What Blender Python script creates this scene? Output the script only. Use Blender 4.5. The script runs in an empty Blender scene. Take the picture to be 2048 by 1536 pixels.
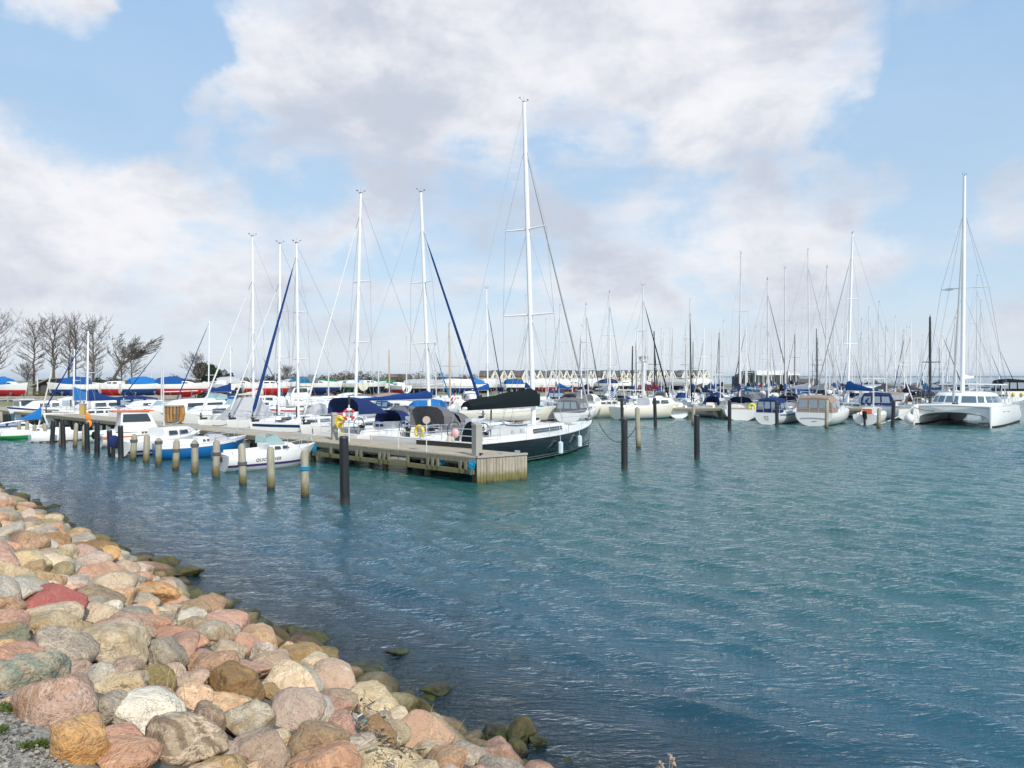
import bpy, math, random
import numpy as np
from mathutils import Vector, Matrix, noise as mnoise
random.seed(7); RNG = np.random.default_rng(7)
R = math.radians; PI = math.pi
scene = bpy.context.scene
COL = scene.collection
# ------------------------------------------------------------ camera, world, sun, exposure
F = 1365.333; HC = 4.0; HY = 754.0            # focal length in photo pixels, eye height (m), horizon row
cam_d = bpy.data.cameras.new('camera'); cam = bpy.data.objects.new('camera', cam_d); COL.objects.link(cam)
cam.location = (0, 0, HC); cam.rotation_euler = (R(90), 0, 0)
cam_d.sensor_width = 36; cam_d.lens = 24; cam_d.shift_y = -14/2048
cam_d.clip_start = 0.1; cam_d.clip_end = 30000
scene.camera = cam
SUN_EL, SUN_AZ = R(42), R(150)                # azimuth clockwise from +Y (the view): behind the camera, to the right
scene.view_settings.view_transform = 'Standard'; scene.view_settings.look = 'None'
scene.view_settings.exposure = 0.12; scene.view_settings.gamma = 1.0
scene.view_settings.use_curve_mapping = False
sd = bpy.data.lights.new('sun', 'SUN'); sd.energy = 3.7; sd.angle = R(2.0); sd.color = (1, .955, .88)
sun = bpy.data.objects.new('sun', sd); COL.objects.link(sun)
sdir = Vector((math.sin(SUN_AZ)*math.cos(SUN_EL), math.cos(SUN_AZ)*math.cos(SUN_EL), math.sin(SUN_EL)))
sun.rotation_euler = sdir.to_track_quat('Z', 'Y').to_euler()
sun.location = sdir*50

class NT:
    """small wrapper that makes node graphs short to write"""
    def __init__(s, nt): s.t = nt; s.n = nt.nodes; s.l = nt.links
    def add(s, typ, ins=None, **kw):
        nd = s.n.new(typ)
        for k, v in kw.items(): setattr(nd, k, v)
        if ins:
            for k, v in ins.items(): s.put(nd.inputs[k], v)
        return nd
    def put(s, sock, v):
        if isinstance(v, bpy.types.NodeSocket): s.l.new(v, sock)
        elif isinstance(v, bpy.types.Node): s.l.new(v.outputs[0], sock)
        else:
            if isinstance(v, (tuple, list)) and len(v) == 3 and sock.type == 'RGBA': v = (*v, 1)
            sock.default_value = v
    def m(s, op, a, b=0.0, c=0.0, clamp=False):
        nd = s.add('ShaderNodeMath', operation=op, use_clamp=clamp)
        for i, v in enumerate((a, b, c)): s.put(nd.inputs[i], v)
        return nd.outputs[0]
    def vm(s, op, a, b=None, scale=None):
        nd = s.add('ShaderNodeVectorMath', operation=op)
        s.put(nd.inputs[0], a)
        if b is not None: s.put(nd.inputs[1], b)
        if scale is not None: s.put(nd.inputs['Scale'], scale)
        return nd.outputs['Value'] if op in ('DOT_PRODUCT', 'LENGTH', 'DISTANCE') else nd.outputs['Vector']
    def mix(s, f, a, b, mode='MIX'):
        nd = s.add('ShaderNodeMix', data_type='RGBA', blend_type=mode)
        s.put(nd.inputs[0], f); s.put(nd.inputs[6], a); s.put(nd.inputs[7], b)
        return nd.outputs[2]
    def mapr(s, v, a, b, c=0.0, d=1.0, smooth=False):
        nd = s.add('ShaderNodeMapRange', clamp=True, interpolation_type='SMOOTHSTEP' if smooth else 'LINEAR')
        for i, x in enumerate((v, a, b, c, d)): s.put(nd.inputs[i], x)
        return nd.outputs[0]
    def noise(s, vec, scale, detail=3, rough=.5, dist=0.0):
        nd = s.add('ShaderNodeTexNoise', {'Scale': scale, 'Detail': detail, 'Roughness': rough, 'Distortion': dist})
        if vec is not None: s.put(nd.inputs['Vector'], vec)
        return nd.outputs[0]

world = bpy.data.worlds.new('World'); scene.world = world; world.use_nodes = True
def build_world():
    g = NT(world.node_tree); g.n.clear()
    out = g.add('ShaderNodeOutputWorld'); bg = g.add('ShaderNodeBackground'); bg.inputs['Strength'].default_value = 0.1
    g.l.new(bg.outputs[0], out.inputs[0])
    sky = g.add('ShaderNodeTexSky', sky_type='NISHITA', sun_disc=False, sun_elevation=SUN_EL, sun_rotation=SUN_AZ,
                air_density=1.0, dust_density=0.6, ozone_density=1.0)
    d = g.add('ShaderNodeTexCoord').outputs['Generated']
    sep = g.add('ShaderNodeSeparateXYZ', {0: d}); dz = sep.outputs[2]
    # noise laid on a cloud deck far above: stretches towards the horizon as real clouds do
    zz = g.m('ADD', g.m('MAXIMUM', dz, 0.0), 0.16)
    deck = g.add('ShaderNodeCombineXYZ', {0: g.m('DIVIDE', sep.outputs[0], zz), 1: g.m('DIVIDE', sep.outputs[1], zz), 2: 0.0})
    n1 = g.noise(deck, 1.15, 6, .56, .35)
    n2 = g.noise(g.vm('MULTIPLY', d, (1, 1, 1.5)), 6.0, 9, .62, .25)
    n3 = g.noise(g.vm('MULTIPLY', d, (1, 1, 2.2)), 3.4, 6, .58, .3)
    # cloud banks by direction in the sky: (azimuth px, row px, radius px, weight) measured off the photograph
    warp = g.vm('SUBTRACT', g.add('ShaderNodeTexNoise', {'Vector': d, 'Scale': 6.0, 'Detail': 5.0, 'Roughness': .6}).outputs['Color'], (.5, .5, .5))
    dw = g.vm('NORMALIZE', g.vm('ADD', d, g.vm('SCALE', warp, scale=.16)))
    blobs = [(440, 110, 120, .55), (620, 170, 170, .8), (620, 50, 150, .7), (830, 80, 190, .9), (1000, 120, 190, .9), (1200, 120, 200, 1.0), (1400, 130, 190, 1.0),
             (1590, 150, 160, .85), (1700, 60, 120, .4), (1850, 60, 75, .75), (90, 10, 125, .85), (100, 370, 160, .9), (230, 400, 130, .8), (40, 470, 200, .9),
             (400, 200, 90, .4), (720, 230, 140, .6), (1110, 410, 90, .55), (1320, 380, 110, .5), (1540, 350, 90, .6), (660, 390, 150, .45), (330, 540, 240, .6),
             (1250, 560, 240, .62), (900, 460, 150, .4), (2050, 400, 110, .4), (1520, 545, 220, .62)]
    acc = None
    for (px, py, r, w) in blobs:
        v = Vector(((px-1024)/F, 1, (HY-py)/F)); ang = r/F/(v.length*v.length)**.5; v.normalize()
        dot = g.vm('DOT_PRODUCT', dw, tuple(v))
        t = g.mapr(dot, math.cos(ang*1.6), math.cos(ang*.15), 0, w*.92, True)
        acc = t if acc is None else g.m('MAXIMUM', acc, t)
    for (px, py, r, w) in ((170, 190, 130, .55), (330, 80, 80, .6), (600, 300, 110, .35), (1180, 300, 110, .35), (1930, 200, 150, .5), (1740, 250, 90, .3)):
        v = Vector(((px-1024)/F, 1, (HY-py)/F)); ang = r/F/v.length; v.normalize()
        acc = g.m('SUBTRACT', acc, g.mapr(g.vm('DOT_PRODUCT', dw, tuple(v)), math.cos(ang*1.5), math.cos(ang*.2), 0, w, True))
    hz = g.mapr(dz, .0, .26, .46, 0.0, True)
    back = g.mapr(sep.outputs[1], -.2, .35, .45, 0.0, True)          # the sky behind the photographer: half cloud
    dens = g.m('ADD', g.m('MAXIMUM', g.m('MAXIMUM', acc, hz), back), g.m('MULTIPLY', g.m('SUBTRACT', n2, .5), 1.75))
    dens = g.m('ADD', dens, g.m('MULTIPLY', g.m('SUBTRACT', n1, .5), .9))
    dens = g.m('SUBTRACT', dens, g.mapr(dz, .5, .75, 0, .35, True))
    cov = g.m('MAXIMUM', g.mapr(dens, .12, .66, 0.10, 1.0, True), g.mapr(dz, .01, .13, .85, 0, True))
    shade = g.mapr(g.m('ADD', g.m('MULTIPLY', n3, .6), g.m('MULTIPLY', n2, .5)), .44, .68, 0, 1, True)
    cloud = g.mix(shade, (8.9, 8.75, 8.95), (5.5, 5.85, 6.7))
    blue = g.mix(.72, sky.outputs[0], g.mix(g.mapr(dz, .05, .5), (6.0, 7.7, 9.2), (3.3, 5.9, 9.2)))
    low = g.mix(g.mapr(dz, -.02, .12, 1, 0, True), cloud, (7.4, 7.9, 8.4))
    g.l.new(g.mix(g.m('MULTIPLY', cov, .93), blue, low), bg.inputs['Color'])
build_world()

# ------------------------------------------------------------ helpers
def P(px, py, z=0.0):                          # photo pixel -> point on the level z
    Z = F*(HC-z)/(py-HY); return Vector(((px-1024)*Z/F, Z, z))
def A(px, Z, z=0.0): return Vector(((px-1024)*Z/F, Z, z))
def PX(v): return 1024+F*v[0]/max(v[1], .1)
def PY(v): return HY+F*(HC-v[2])/max(v[1], .1)
def ZT(py, Z): return HC-(py-HY)*Z/F           # height of something at row py and depth Z

class MB:
    def __init__(s): s.v = []; s.f = []; s.mi = []; s.cm = 0
    def face(s, idx): s.f.append(tuple(idx)); s.mi.append(s.cm)
    def quad(s, *p):
        b = len(s.v); s.v += [tuple(q) for q in p]; s.face(range(b, b+len(p)))
    def box(s, c, sz, rz=0.0, M=None):
        x, y, z = sz[0]/2, sz[1]/2, sz[2]/2; b = len(s.v)
        cr, sr = math.cos(rz), math.sin(rz)
        for k in range(8):
            p = Vector(((x if k & 1 else -x), (y if k & 2 else -y), (z if k & 4 else -z)))
            if M is not None: p = M @ p
            p = Vector((p.x*cr-p.y*sr, p.x*sr+p.y*cr, p.z))
            s.v.append((c[0]+p.x, c[1]+p.y, c[2]+p.z))
        for q in ((0, 2, 3, 1), (4, 5, 7, 6), (0, 1, 5, 4), (2, 6, 7, 3), (0, 4, 6, 2), (1, 3, 7, 5)): s.face([b+i for i in q])
    def beam(s, a, b_, w, h):                  # rectangular bar from a to b
        a = Vector(a); b_ = Vector(b_); d = (b_-a); L = d.length; d.normalize()
        up = Vector((0, 0, 1)) if abs(d.z) < .95 else Vector((0, 1, 0))
        sx = d.cross(up).normalized(); uz = sx.cross(d); i = len(s.v)
        for q in (a, b_):
            for (u, v) in ((-1, -1), (1, -1), (1, 1), (-1, 1)): s.v.append(tuple(q+sx*u*w/2+uz*v*h/2))
        for q in ((3, 2, 1, 0), (4, 5, 6, 7), (0, 1, 5, 4), (1, 2, 6, 5), (2, 3, 7, 6), (3, 0, 4, 7)): s.face([i+k for k in q])
    def tube(s, pts, r, n=6, cap=True):
        pts = [Vector(p) for p in pts]; N = len(pts)
        rr = r if isinstance(r, (list, tuple)) else [r]*N; base = len(s.v); prev = None
        for i, p in enumerate(pts):
            d = (pts[min(i+1, N-1)]-pts[max(i-1, 0)])
            if d.length < 1e-9: d = Vector((0, 0, 1))
            d.normalize()
            if prev is None:
                up = Vector((0, 0, 1)) if abs(d.z) < .9 else Vector((1, 0, 0)); sx = d.cross(up).normalized()
            else: sx = (prev-d*prev.dot(d)).normalized()
            prev = sx; sy = d.cross(sx)
            for k in range(n):
                a = 2*PI*k/n; s.v.append(tuple(p+(sx*math.cos(a)+sy*math.sin(a))*rr[i]))
        for i in range(N-1):
            for k in range(n):
                k2 = (k+1) % n; s.face((base+i*n+k, base+i*n+k2, base+(i+1)*n+k2, base+(i+1)*n+k))
        if cap: s.face([base+k for k in reversed(range(n))]); s.face([base+(N-1)*n+k for k in range(n)])
    def loft(s, rings, closed=False, cap0=False, cap1=False):
        n = len(rings[0]); base = len(s.v)
        for r_ in rings: s.v += [tuple(p) for p in r_]
        for i in range(len(rings)-1):
            for k in range(n if closed else n-1):
                k2 = (k+1) % n; s.face((base+i*n+k, base+i*n+k2, base+(i+1)*n+k2, base+(i+1)*n+k))
        if cap0: s.face([base+k for k in reversed(range(n))])
        if cap1: s.face([base+(len(rings)-1)*n+k for k in range(n)])
    def ell(s, c, r, n=10, m=7):
        rings = []
        for i in range(m+1):
            a = PI*i/m-PI/2; cr = max(math.cos(a), .02)
            rings.append([(c[0]+r[0]*cr*math.cos(2*PI*k/n), c[1]+r[1]*cr*math.sin(2*PI*k/n), c[2]+r[2]*math.sin(a)) for k in range(n)])
        s.loft(rings, True, True, True)
    def prism(s, poly, z0, z1):
        b = len(s.v); n = len(poly)
        s.v += [(p[0], p[1], z0) for p in poly]+[(p[0], p[1], z1) for p in poly]
        s.face([b+k for k in reversed(range(n))]); s.face([b+n+k for k in range(n)])
        for k in range(n): k2 = (k+1) % n; s.face((b+k, b+k2, b+n+k2, b+n+k))
    def torus(s, c, Rr, r, M=None, n=14, m=6, a0=0.0, a1=2*PI):
        rings = []; full = abs(a1-a0-2*PI) < 1e-6
        for i in range(n+1):
            a = a0+(a1-a0)*i/n; ring = []
            for k in range(m):
                b = 2*PI*k/m; p = Vector(((Rr+r*math.cos(b))*math.cos(a), (Rr+r*math.cos(b))*math.sin(a), r*math.sin(b)))
                if M is not None: p = M @ p
                ring.append((c[0]+p.x, c[1]+p.y, c[2]+p.z))
            rings.append(ring)
        s.loft(rings, True, not full, not full)
    def build(s, name, mat, parent=None, smooth=False):
        me = bpy.data.meshes.new(name); me.from_pydata(s.v, [], s.f); me.update()
        mats = mat if isinstance(mat, (list, tuple)) else [mat]
        for q in mats: me.materials.append(q)
        if len(mats) > 1:
            for p, i in zip(me.polygons, s.mi): p.material_index = i
        if smooth:
            me.polygons.foreach_set('use_smooth', [True]*len(me.polygons))
            try: me.set_sharp_from_angle(angle=R(40 if smooth is True else smooth))
            except Exception: pass
        o = bpy.data.objects.new(name, me); COL.objects.link(o)
        if parent is not None: o.parent = parent
        return o

def tag(o, label=None, cat=None, group=None, kind=None):
    if label: o['label'] = label
    if cat: o['category'] = cat
    if group: o['group'] = group
    if kind: o['kind'] = kind
    return o
def empty(name, loc, rz=0.0):
    o = bpy.data.objects.new(name, None); COL.objects.link(o); o.empty_display_size = .3
    o.location = loc; o.rotation_euler = (0, 0, rz); return o
def hd(dx, dy): return math.atan2(dy, dx)
AUTO = []                                      # things whose label is completed once everything stands
def auto(o, base, cat, group, pt=None):
    o['category'] = cat; o['group'] = group; AUTO.append([o, base, pt if pt is not None else o.location.copy()]); return o

# ------------------------------------------------------------ materials
_M = {}
def mat(key, col=None, rough=.5, metal=0.0, var=.12, vs=6.0, bump=0.0, coat=0.0, alpha=1.0, island=0.0, emit=None):
    if key in _M: return _M[key]
    m = bpy.data.materials.new(key); m.use_nodes = True; g = NT(m.node_tree); b = g.n['Principled BSDF']
    tc = g.add('ShaderNodeTexCoord').outputs['Object']
    n = g.noise(tc, vs, 4, .6)
    c = g.mix(g.m('MULTIPLY', n, var*2), col, tuple(x*.55 for x in col))
    if island:
        ri = g.add('ShaderNodeNewGeometry').outputs['Random Per Island']
        c = g.mix(ri, c, tuple(min(1, x*(1-island)) for x in col))
        c = g.mix(g.m('MULTIPLY', n, var*2), c, tuple(x*.5 for x in col))
    g.put(b.inputs['Base Color'], c); b.inputs['Roughness'].default_value = rough; b.inputs['Metallic'].default_value = metal
    b.inputs['Coat Weight'].default_value = coat; b.inputs['Alpha'].default_value = alpha
    if rough >= .8: b.inputs['Specular IOR Level'].default_value = .15
    if bump:
        bp = g.add('ShaderNodeBump', {'Strength': bump, 'Distance': .02, 'Height': g.noise(tc, vs*4, 4, .6)}); g.put(b.inputs['Normal'], bp)
    _M[key] = m; return m
WHITE = mat('white_gelcoat', (.82, .82, .80), .28, var=.07, vs=1.5, coat=.3)
CREAM = mat('cream_gelcoat', (.76, .73, .62), .35, var=.07, vs=1.5, coat=.2)
DECKW = mat('deck_white', (.76, .76, .74), .6, var=.1, vs=4)
BLACKH = mat('black_gelcoat', (.006, .010, .014), .12, var=.1, coat=.6)
NAVYH = mat('navy_gelcoat', (.012, .035, .13), .22, var=.1, coat=.4)
BLUEH = mat('blue_boat_paint', (.008, .15, .42), .35, var=.15, coat=.2)
GREENH = mat('green_boat_paint', (.02, .30, .06), .4)
REDA = mat('red_antifouling', (.52, .03, .035), .8, var=.25, vs=3)
BLUEA = mat('blue_antifouling', (.02, .06, .22), .8, var=.25, vs=3)
BLACKA = mat('black_antifouling', (.02, .022, .026), .8, var=.25, vs=3)
TEALA = mat('teal_antifouling', (.02, .22, .28), .8, var=.25, vs=3)
ORANGE = mat('orange_paint', (.75, .16, .05), .5)
REDP = mat('red_paint', (.62, .04, .04), .5)
ALU = mat('mast_alloy', (.70, .70, .69), .38, metal=.25, var=.05)
MASTW = mat('mast_white', (.82, .82, .82), .4, var=.04)
DARKM = mat('carbon_black', (.03, .032, .035), .4)
TANM = mat('varnished_mast', (.55, .40, .26), .5)
STEEL = mat('stainless_steel', (.66, .67, .68), .3, metal=.7, var=.05)
WIRE = mat('rigging_wire', (.30, .32, .34), .5, metal=.2, var=.02)
GLASS = mat('dark_tinted_window', (.03, .045, .055), .08, var=.02, coat=.5)
CLEARV = mat('clear_vinyl', (.42, .50, .56), .1, var=.2, vs=2, alpha=.75)
FAB = {k: mat(k+'_canvas', c, .85, var=.18, vs=3, bump=.4) for k, c in dict(navy=(.018, .035, .12), blue=(.01, .085, .28), royal=(.012, .045, .18), black=(.007, .013, .015),
       grey=(.16, .16, .17), lightgrey=(.45, .46, .47), teal=(.02, .17, .30), white=(.72, .72, .70), tan=(.33, .25, .20), red=(.35, .04, .07),
       green=(.03, .16, .09), brightblue=(.02, .17, .46), cream=(.62, .57, .46)).items()}
RUBBER = mat('black_rubber', (.02, .02, .022), .7)
YELLOW = mat('yellow_plastic', (.80, .58, .04), .5)
TEAK = mat('teak_deck', (.36, .25, .16), .7, var=.3, vs=8)
ORNG2 = mat('orange_plastic', (.80, .26, .03), .5)
ROPE = mat('mooring_rope', (.12, .12, .13), .9)
PROPE = mat('pale_rope', (.5, .5, .46), .9)
BLUEROPE = mat('blue_rope', (.02, .24, .42), .9)

def stain_mat(key, col, alg, z0, z1, rough=.8, island=.25, stretch=(14, 14, 1.2), dark=(.02, .02, .015)):
    """weathered wood whose foot grows algae just above the water line (world height)"""
    if key in _M: return _M[key]
    m = bpy.data.materials.new(key); m.use_nodes = True; g = NT(m.node_tree); b = g.n['Principled BSDF']
    geo = g.add('ShaderNodeNewGeometry'); pos = geo.outputs['Position']
    z = g.add('ShaderNodeSeparateXYZ', {0: pos}).outputs[2]
    grain = g.noise(g.vm('MULTIPLY', pos, stretch), 1.0, 5, .65)
    c = g.mix(g.mapr(grain, .35, .7), col, tuple(x*.45 for x in col))
    c = g.mix(g.m('MULTIPLY', geo.outputs['Random Per Island'], island*2), c, tuple(x*.5 for x in col))
    zz = g.m('ADD', z, g.m('MULTIPLY', g.m('SUBTRACT', g.noise(pos, 5, 3), .5), .35))
    c = g.mix(g.mapr(zz, z0, z1, 1, 0, True), c, alg)
    c = g.mix(g.mapr(zz, z0-.25, z0+.02, 1, 0, True), c, dark)
    g.put(b.inputs['Base Color'], c); b.inputs['Roughness'].default_value = rough
    g.put(b.inputs['Normal'], g.add('ShaderNodeBump', {'Strength': .5, 'Distance': .02, 'Height': grain}))
    _M[key] = m; return m
PALEW = stain_mat('weathered_pile_wood', (.47, .44, .33), (.15, .125, .05), .24, .6)
BLACKP = stain_mat('black_sleeved_pile', (.018, .022, .028), (.035, .035, .03), .05, .3, .45, .1)
TEALP = stain_mat('teal_sleeved_pile', (.02, .12, .16), (.03, .06, .05), .05, .3, .5, .1)
FENDW = stain_mat('pier_end_boards', (.47, .42, .33), (.15, .14, .045), .15, .55, .85, .3)
UNDERW = stain_mat('algae_cross_beam', (.24, .23, .17), (.14, .13, .045), .3, .75, .85, .2, dark=(.06, .06, .03))
def deck_mat():
    m = bpy.data.materials.new('weathered_deck_planks'); m.use_nodes = True; g = NT(m.node_tree); b = g.n['Principled BSDF']
    geo = g.add('ShaderNodeNewGeometry'); pos = geo.outputs['Position']
    n = g.noise(pos, 3.0, 5, .7); n2 = g.noise(pos, .6, 3, .6)
    c = g.mix(geo.outputs['Random Per Island'], (.50, .42, .30), (.38, .32, .235))
    c = g.mix(g.mapr(n, .45, .75), c, (.26, .24, .20)); c = g.mix(g.mapr(n2, .5, .8, 0, .5), c, (.52, .47, .38))
    g.put(b.inputs['Base Color'], c); b.inputs['Roughness'].default_value = .85
    g.put(b.inputs['Normal'], g.add('ShaderNodeBump', {'Strength': .4, 'Distance': .01, 'Height': n})); return m
DECKP = deck_mat()
POSTW = mat('grey_post_wood', (.42, .40, .36), .85, var=.35, vs=9, bump=.4)

# ------------------------------------------------------------ ground, shore, sea bed
SH0 = Vector((0.1, 7.3)); SHN = Vector((-.68, -.733)); SHT = Vector((-.733, .68))     # shoreline point, landward normal, along it
def shore_n(x, y): return (x-SH0.x)*SHN.x+(y-SH0.y)*SHN.y
def gz(x, y):
    n = shore_n(x, y)
    if n > 0: return min(.5*n-.12, 2.22)
    return max(.42*n-.12, -2.6)
def ray_slope(px, py, up=0.0):
    d = Vector(((px-1024)/F, 1, (HY-py)/F)); lo, t = 0, 2.0
    while t < 80:
        p = d*t
        if HC+p.z <= gz(p.x, p.y)+up: break
        t += .02
    return Vector((d.x*t, d.y*t, HC+d.z*t))

def rock_ground():
    m = bpy.data.materials.new('shore_gravel'); m.use_nodes = True; g = NT(m.node_tree); b = g.n['Principled BSDF']
    pos = g.add('ShaderNodeNewGeometry').outputs['Position']
    z = g.add('ShaderNodeSeparateXYZ', {0: pos}).outputs[2]
    v = g.add('ShaderNodeTexVoronoi', {'Vector': pos, 'Scale': 22.0})
    c = g.mix(g.noise(pos, 9, 5, .7), (.44, .41, .35), (.27, .25, .21))
    c = g.mix(.35, c, g.mix(g.mapr(v.outputs['Distance'], 0, .6), (.12, .11, .10), (.42, .40, .36)))
    moss = g.mapr(g.noise(pos, 2.3, 4, .6), .57, .66)
    c = g.mix(g.m('MULTIPLY', moss, g.mapr(z, 1.4, 2.0)), c, (.12, .17, .03))
    c = g.mix(g.mapr(z, 1.95, 2.15, .8, 0), c, (.06, .052, .042))
    c = g.mix(g.mapr(z, -.1, .5, 1, 0), c, (.04, .045, .022))
    c = g.mix(g.mapr(z, -.9, -.2, .8, 0), c, (.14, .12, .075))
    g.put(b.inputs['Base Color'], c); b.inputs['Roughness'].default_value = .9
    g.put(b.inputs['Normal'], g.add('ShaderNodeBump', {'Strength': .6, 'Distance': .008, 'Height': g.m('ADD', v.outputs['Distance'], g.noise(pos, 40, 3))}))
    mb = MB(); rows = []
    ns = [-40, -25, -14, -9]+[x*.4-6.4 for x in range(34)]+[8, 12, 20, 40]
    ss = [-40+1.0*i for i in range(35)]+[-5+.4*i for i in range(80)]+[27+2*i for i in range(25)]
    for n_ in ns:
        r_ = []
        for s_ in ss:
            x = SH0.x+SHN.x*n_+SHT.x*s_; y = SH0.y+SHN.y*n_+SHT.y*s_
            r_.append((x, y, gz(x, y)+.05*mnoise.noise(Vector((x*1.3, y*1.3, 0)))))
        rows.append(r_)
    mb.loft(rows)
    o = mb.build('shore_ground', m, smooth=True); o['kind'] = 'structure'
    mb = MB(); mb.quad((-9000, -200, -2.9), (9000, -200, -2.9), (9000, 9000, -2.9), (-9000, 9000, -2.9))
    o = mb.build('sea_bed', mat('sea_bed_sand', (.12, .13, .09), .9)); o['kind'] = 'structure'
rock_ground()

# ------------------------------------------------------------ water
def build_water():
    def axis(a, b, h, lo, hi):
        v = list(np.arange(a, b, h)); s_, x = h, b
        while x < hi: v.append(x); s_ *= 1.13; x += s_
        v.append(hi); s_, x = h, a
        pre = []
        while x > lo: s_ *= 1.13; x -= s_; pre.append(max(x, lo))
        return np.array(sorted(set(pre))+v)
    xs = axis(-34, 42, .11, -9000, 9000); ys = axis(4.0, 62, .11, -60, 9000)
    X, Y = np.meshgrid(xs, ys); hx = np.gradient(xs)[None, :]; hy = np.gradient(ys)[:, None]; h = np.maximum(hx, hy)
    Zs = np.zeros_like(X); DX = np.zeros_like(X); DY = np.zeros_like(X)
    rng = np.random.default_rng(3)
    patch = .75+.35*np.sin(X*.11+1+.5*np.sin(Y*.13))*np.sin(Y*.09+.7*np.sin(X*.07))
    for i in range(84):
        lam = .26*(7.0)**((i % 60)/59)*rng.uniform(.9, 1.1)
        th = R(-134)+R(rng.normal(0, 13)) if i < 60 else R(-88)+R(rng.normal(0, 26)); k = 2*PI/lam; kx, ky = k*math.cos(th), k*math.sin(th)
        amp = lam*.0085*(1.0 if lam < .7 else .7/lam*.85); fade = np.clip((lam/h-2.5)/4, 0, 1)
        ph = kx*X+ky*Y+rng.uniform(0, 6.28); Zs += amp*fade*np.cos(ph)*patch
        DX -= amp*fade*.9*math.cos(th)*np.sin(ph); DY -= amp*fade*.9*math.sin(th)*np.sin(ph)
    shal = np.clip(-((X-SH0.x)*SHN.x+(Y-SH0.y)*SHN.y)*.5, .25, 1)
    Zs *= shal; V = np.stack([X+DX*shal, Y+DY*shal, Zs], -1).reshape(-1, 3)
    ny, nx = X.shape; idx = np.arange(nx*ny).reshape(ny, nx)
    q = np.stack([idx[:-1, :-1], idx[:-1, 1:], idx[1:, 1:], idx[1:, :-1]], -1).reshape(-1, 4)
    me = bpy.data.meshes.new('water'); me.vertices.add(len(V)); me.vertices.foreach_set('co', V.astype(np.float32).ravel())
    me.loops.add(q.size); me.loops.foreach_set('vertex_index', q.astype(np.int32).ravel())
    me.polygons.add(len(q)); me.polygons.foreach_set('loop_start', np.arange(0, q.size, 4, dtype=np.int32))
    me.polygons.foreach_set('use_smooth', np.ones(len(q), bool)); me.update(calc_edges=True)
    m = bpy.data.materials.new('sea_water'); m.use_nodes = True; g = NT(m.node_tree); g.n.clear()
    out = g.add('ShaderNodeOutputMaterial'); pos = g.add('ShaderNodeNewGeometry').outputs['Position']
    mp = g.add('ShaderNodeMapping', {'Vector': pos, 'Rotation': (0, 0, R(40)), 'Scale': (.42, 1.75, 1)})
    n1 = g.noise(mp, 2.6, 4, .62, .4); n2 = g.noise(mp, 9.0, 3, .6, .2); n3 = g.noise(mp, .55, 3, .55, .3)
    hgt = g.m('ADD', g.m('ADD', g.m('MULTIPLY', n1, .075), g.m('MULTIPLY', n2, .042)), g.m('MULTIPLY', n3, .10))
    bump = g.add('ShaderNodeBump', {'Strength': .78, 'Distance': 1.0, 'Height': hgt})
    off = g.vm('SUBTRACT', pos, (SH0.x, SH0.y, 0)); dep = g.m('MULTIPLY', g.vm('DOT_PRODUCT', off, (SHN.x, SHN.y, 0)), -1)
    depn = g.m('ADD', dep, g.m('MULTIPLY', g.m('SUBTRACT', g.noise(pos, .7, 3), .5), 1.5))
    tr = g.mapr(depn, -.3, 3.8, .90, 0.0, True)
    big = g.noise(pos, .10, 3, .5)
    sx = g.add('ShaderNodeSeparateXYZ', {0: pos})
    body = g.mix(g.mapr(big, .35, .65), (.012, .078, .078), (.024, .106, .088))
    body = g.mix(g.mapr(depn, 1, 13, 1, 0, True), body, (.012, .070, .105))
    dif = g.add('ShaderNodeBsdfDiffuse', {'Color': body, 'Normal': bump})
    tra = g.add('ShaderNodeBsdfTransparent', {'Color': (.55, .74, .72)})
    bm = g.add('ShaderNodeMixShader', {0: tr}); g.l.new(dif.outputs[0], bm.inputs[1]); g.l.new(tra.outputs[0], bm.inputs[2])
    soft = g.add('ShaderNodeBump', {'Strength': .72, 'Distance': 1.0, 'Height': hgt})
    fr = g.add('ShaderNodeFresnel', {'IOR': 1.55, 'Normal': soft})
    gl = g.add('ShaderNodeBsdfGlossy', {'Color': (.95, .97, 1), 'Roughness': .035, 'Normal': bump})
    mx = g.add('ShaderNodeMixShader', {0: fr.outputs[0]}); g.l.new(bm.outputs[0], mx.inputs[1]); g.l.new(gl.outputs[0], mx.inputs[2])
    g.l.new(mx.outputs[0], out.inputs[0])
    me.materials.append(m); o = bpy.data.objects.new('water', me); COL.objects.link(o); o['kind'] = 'structure'
build_water()

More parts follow.
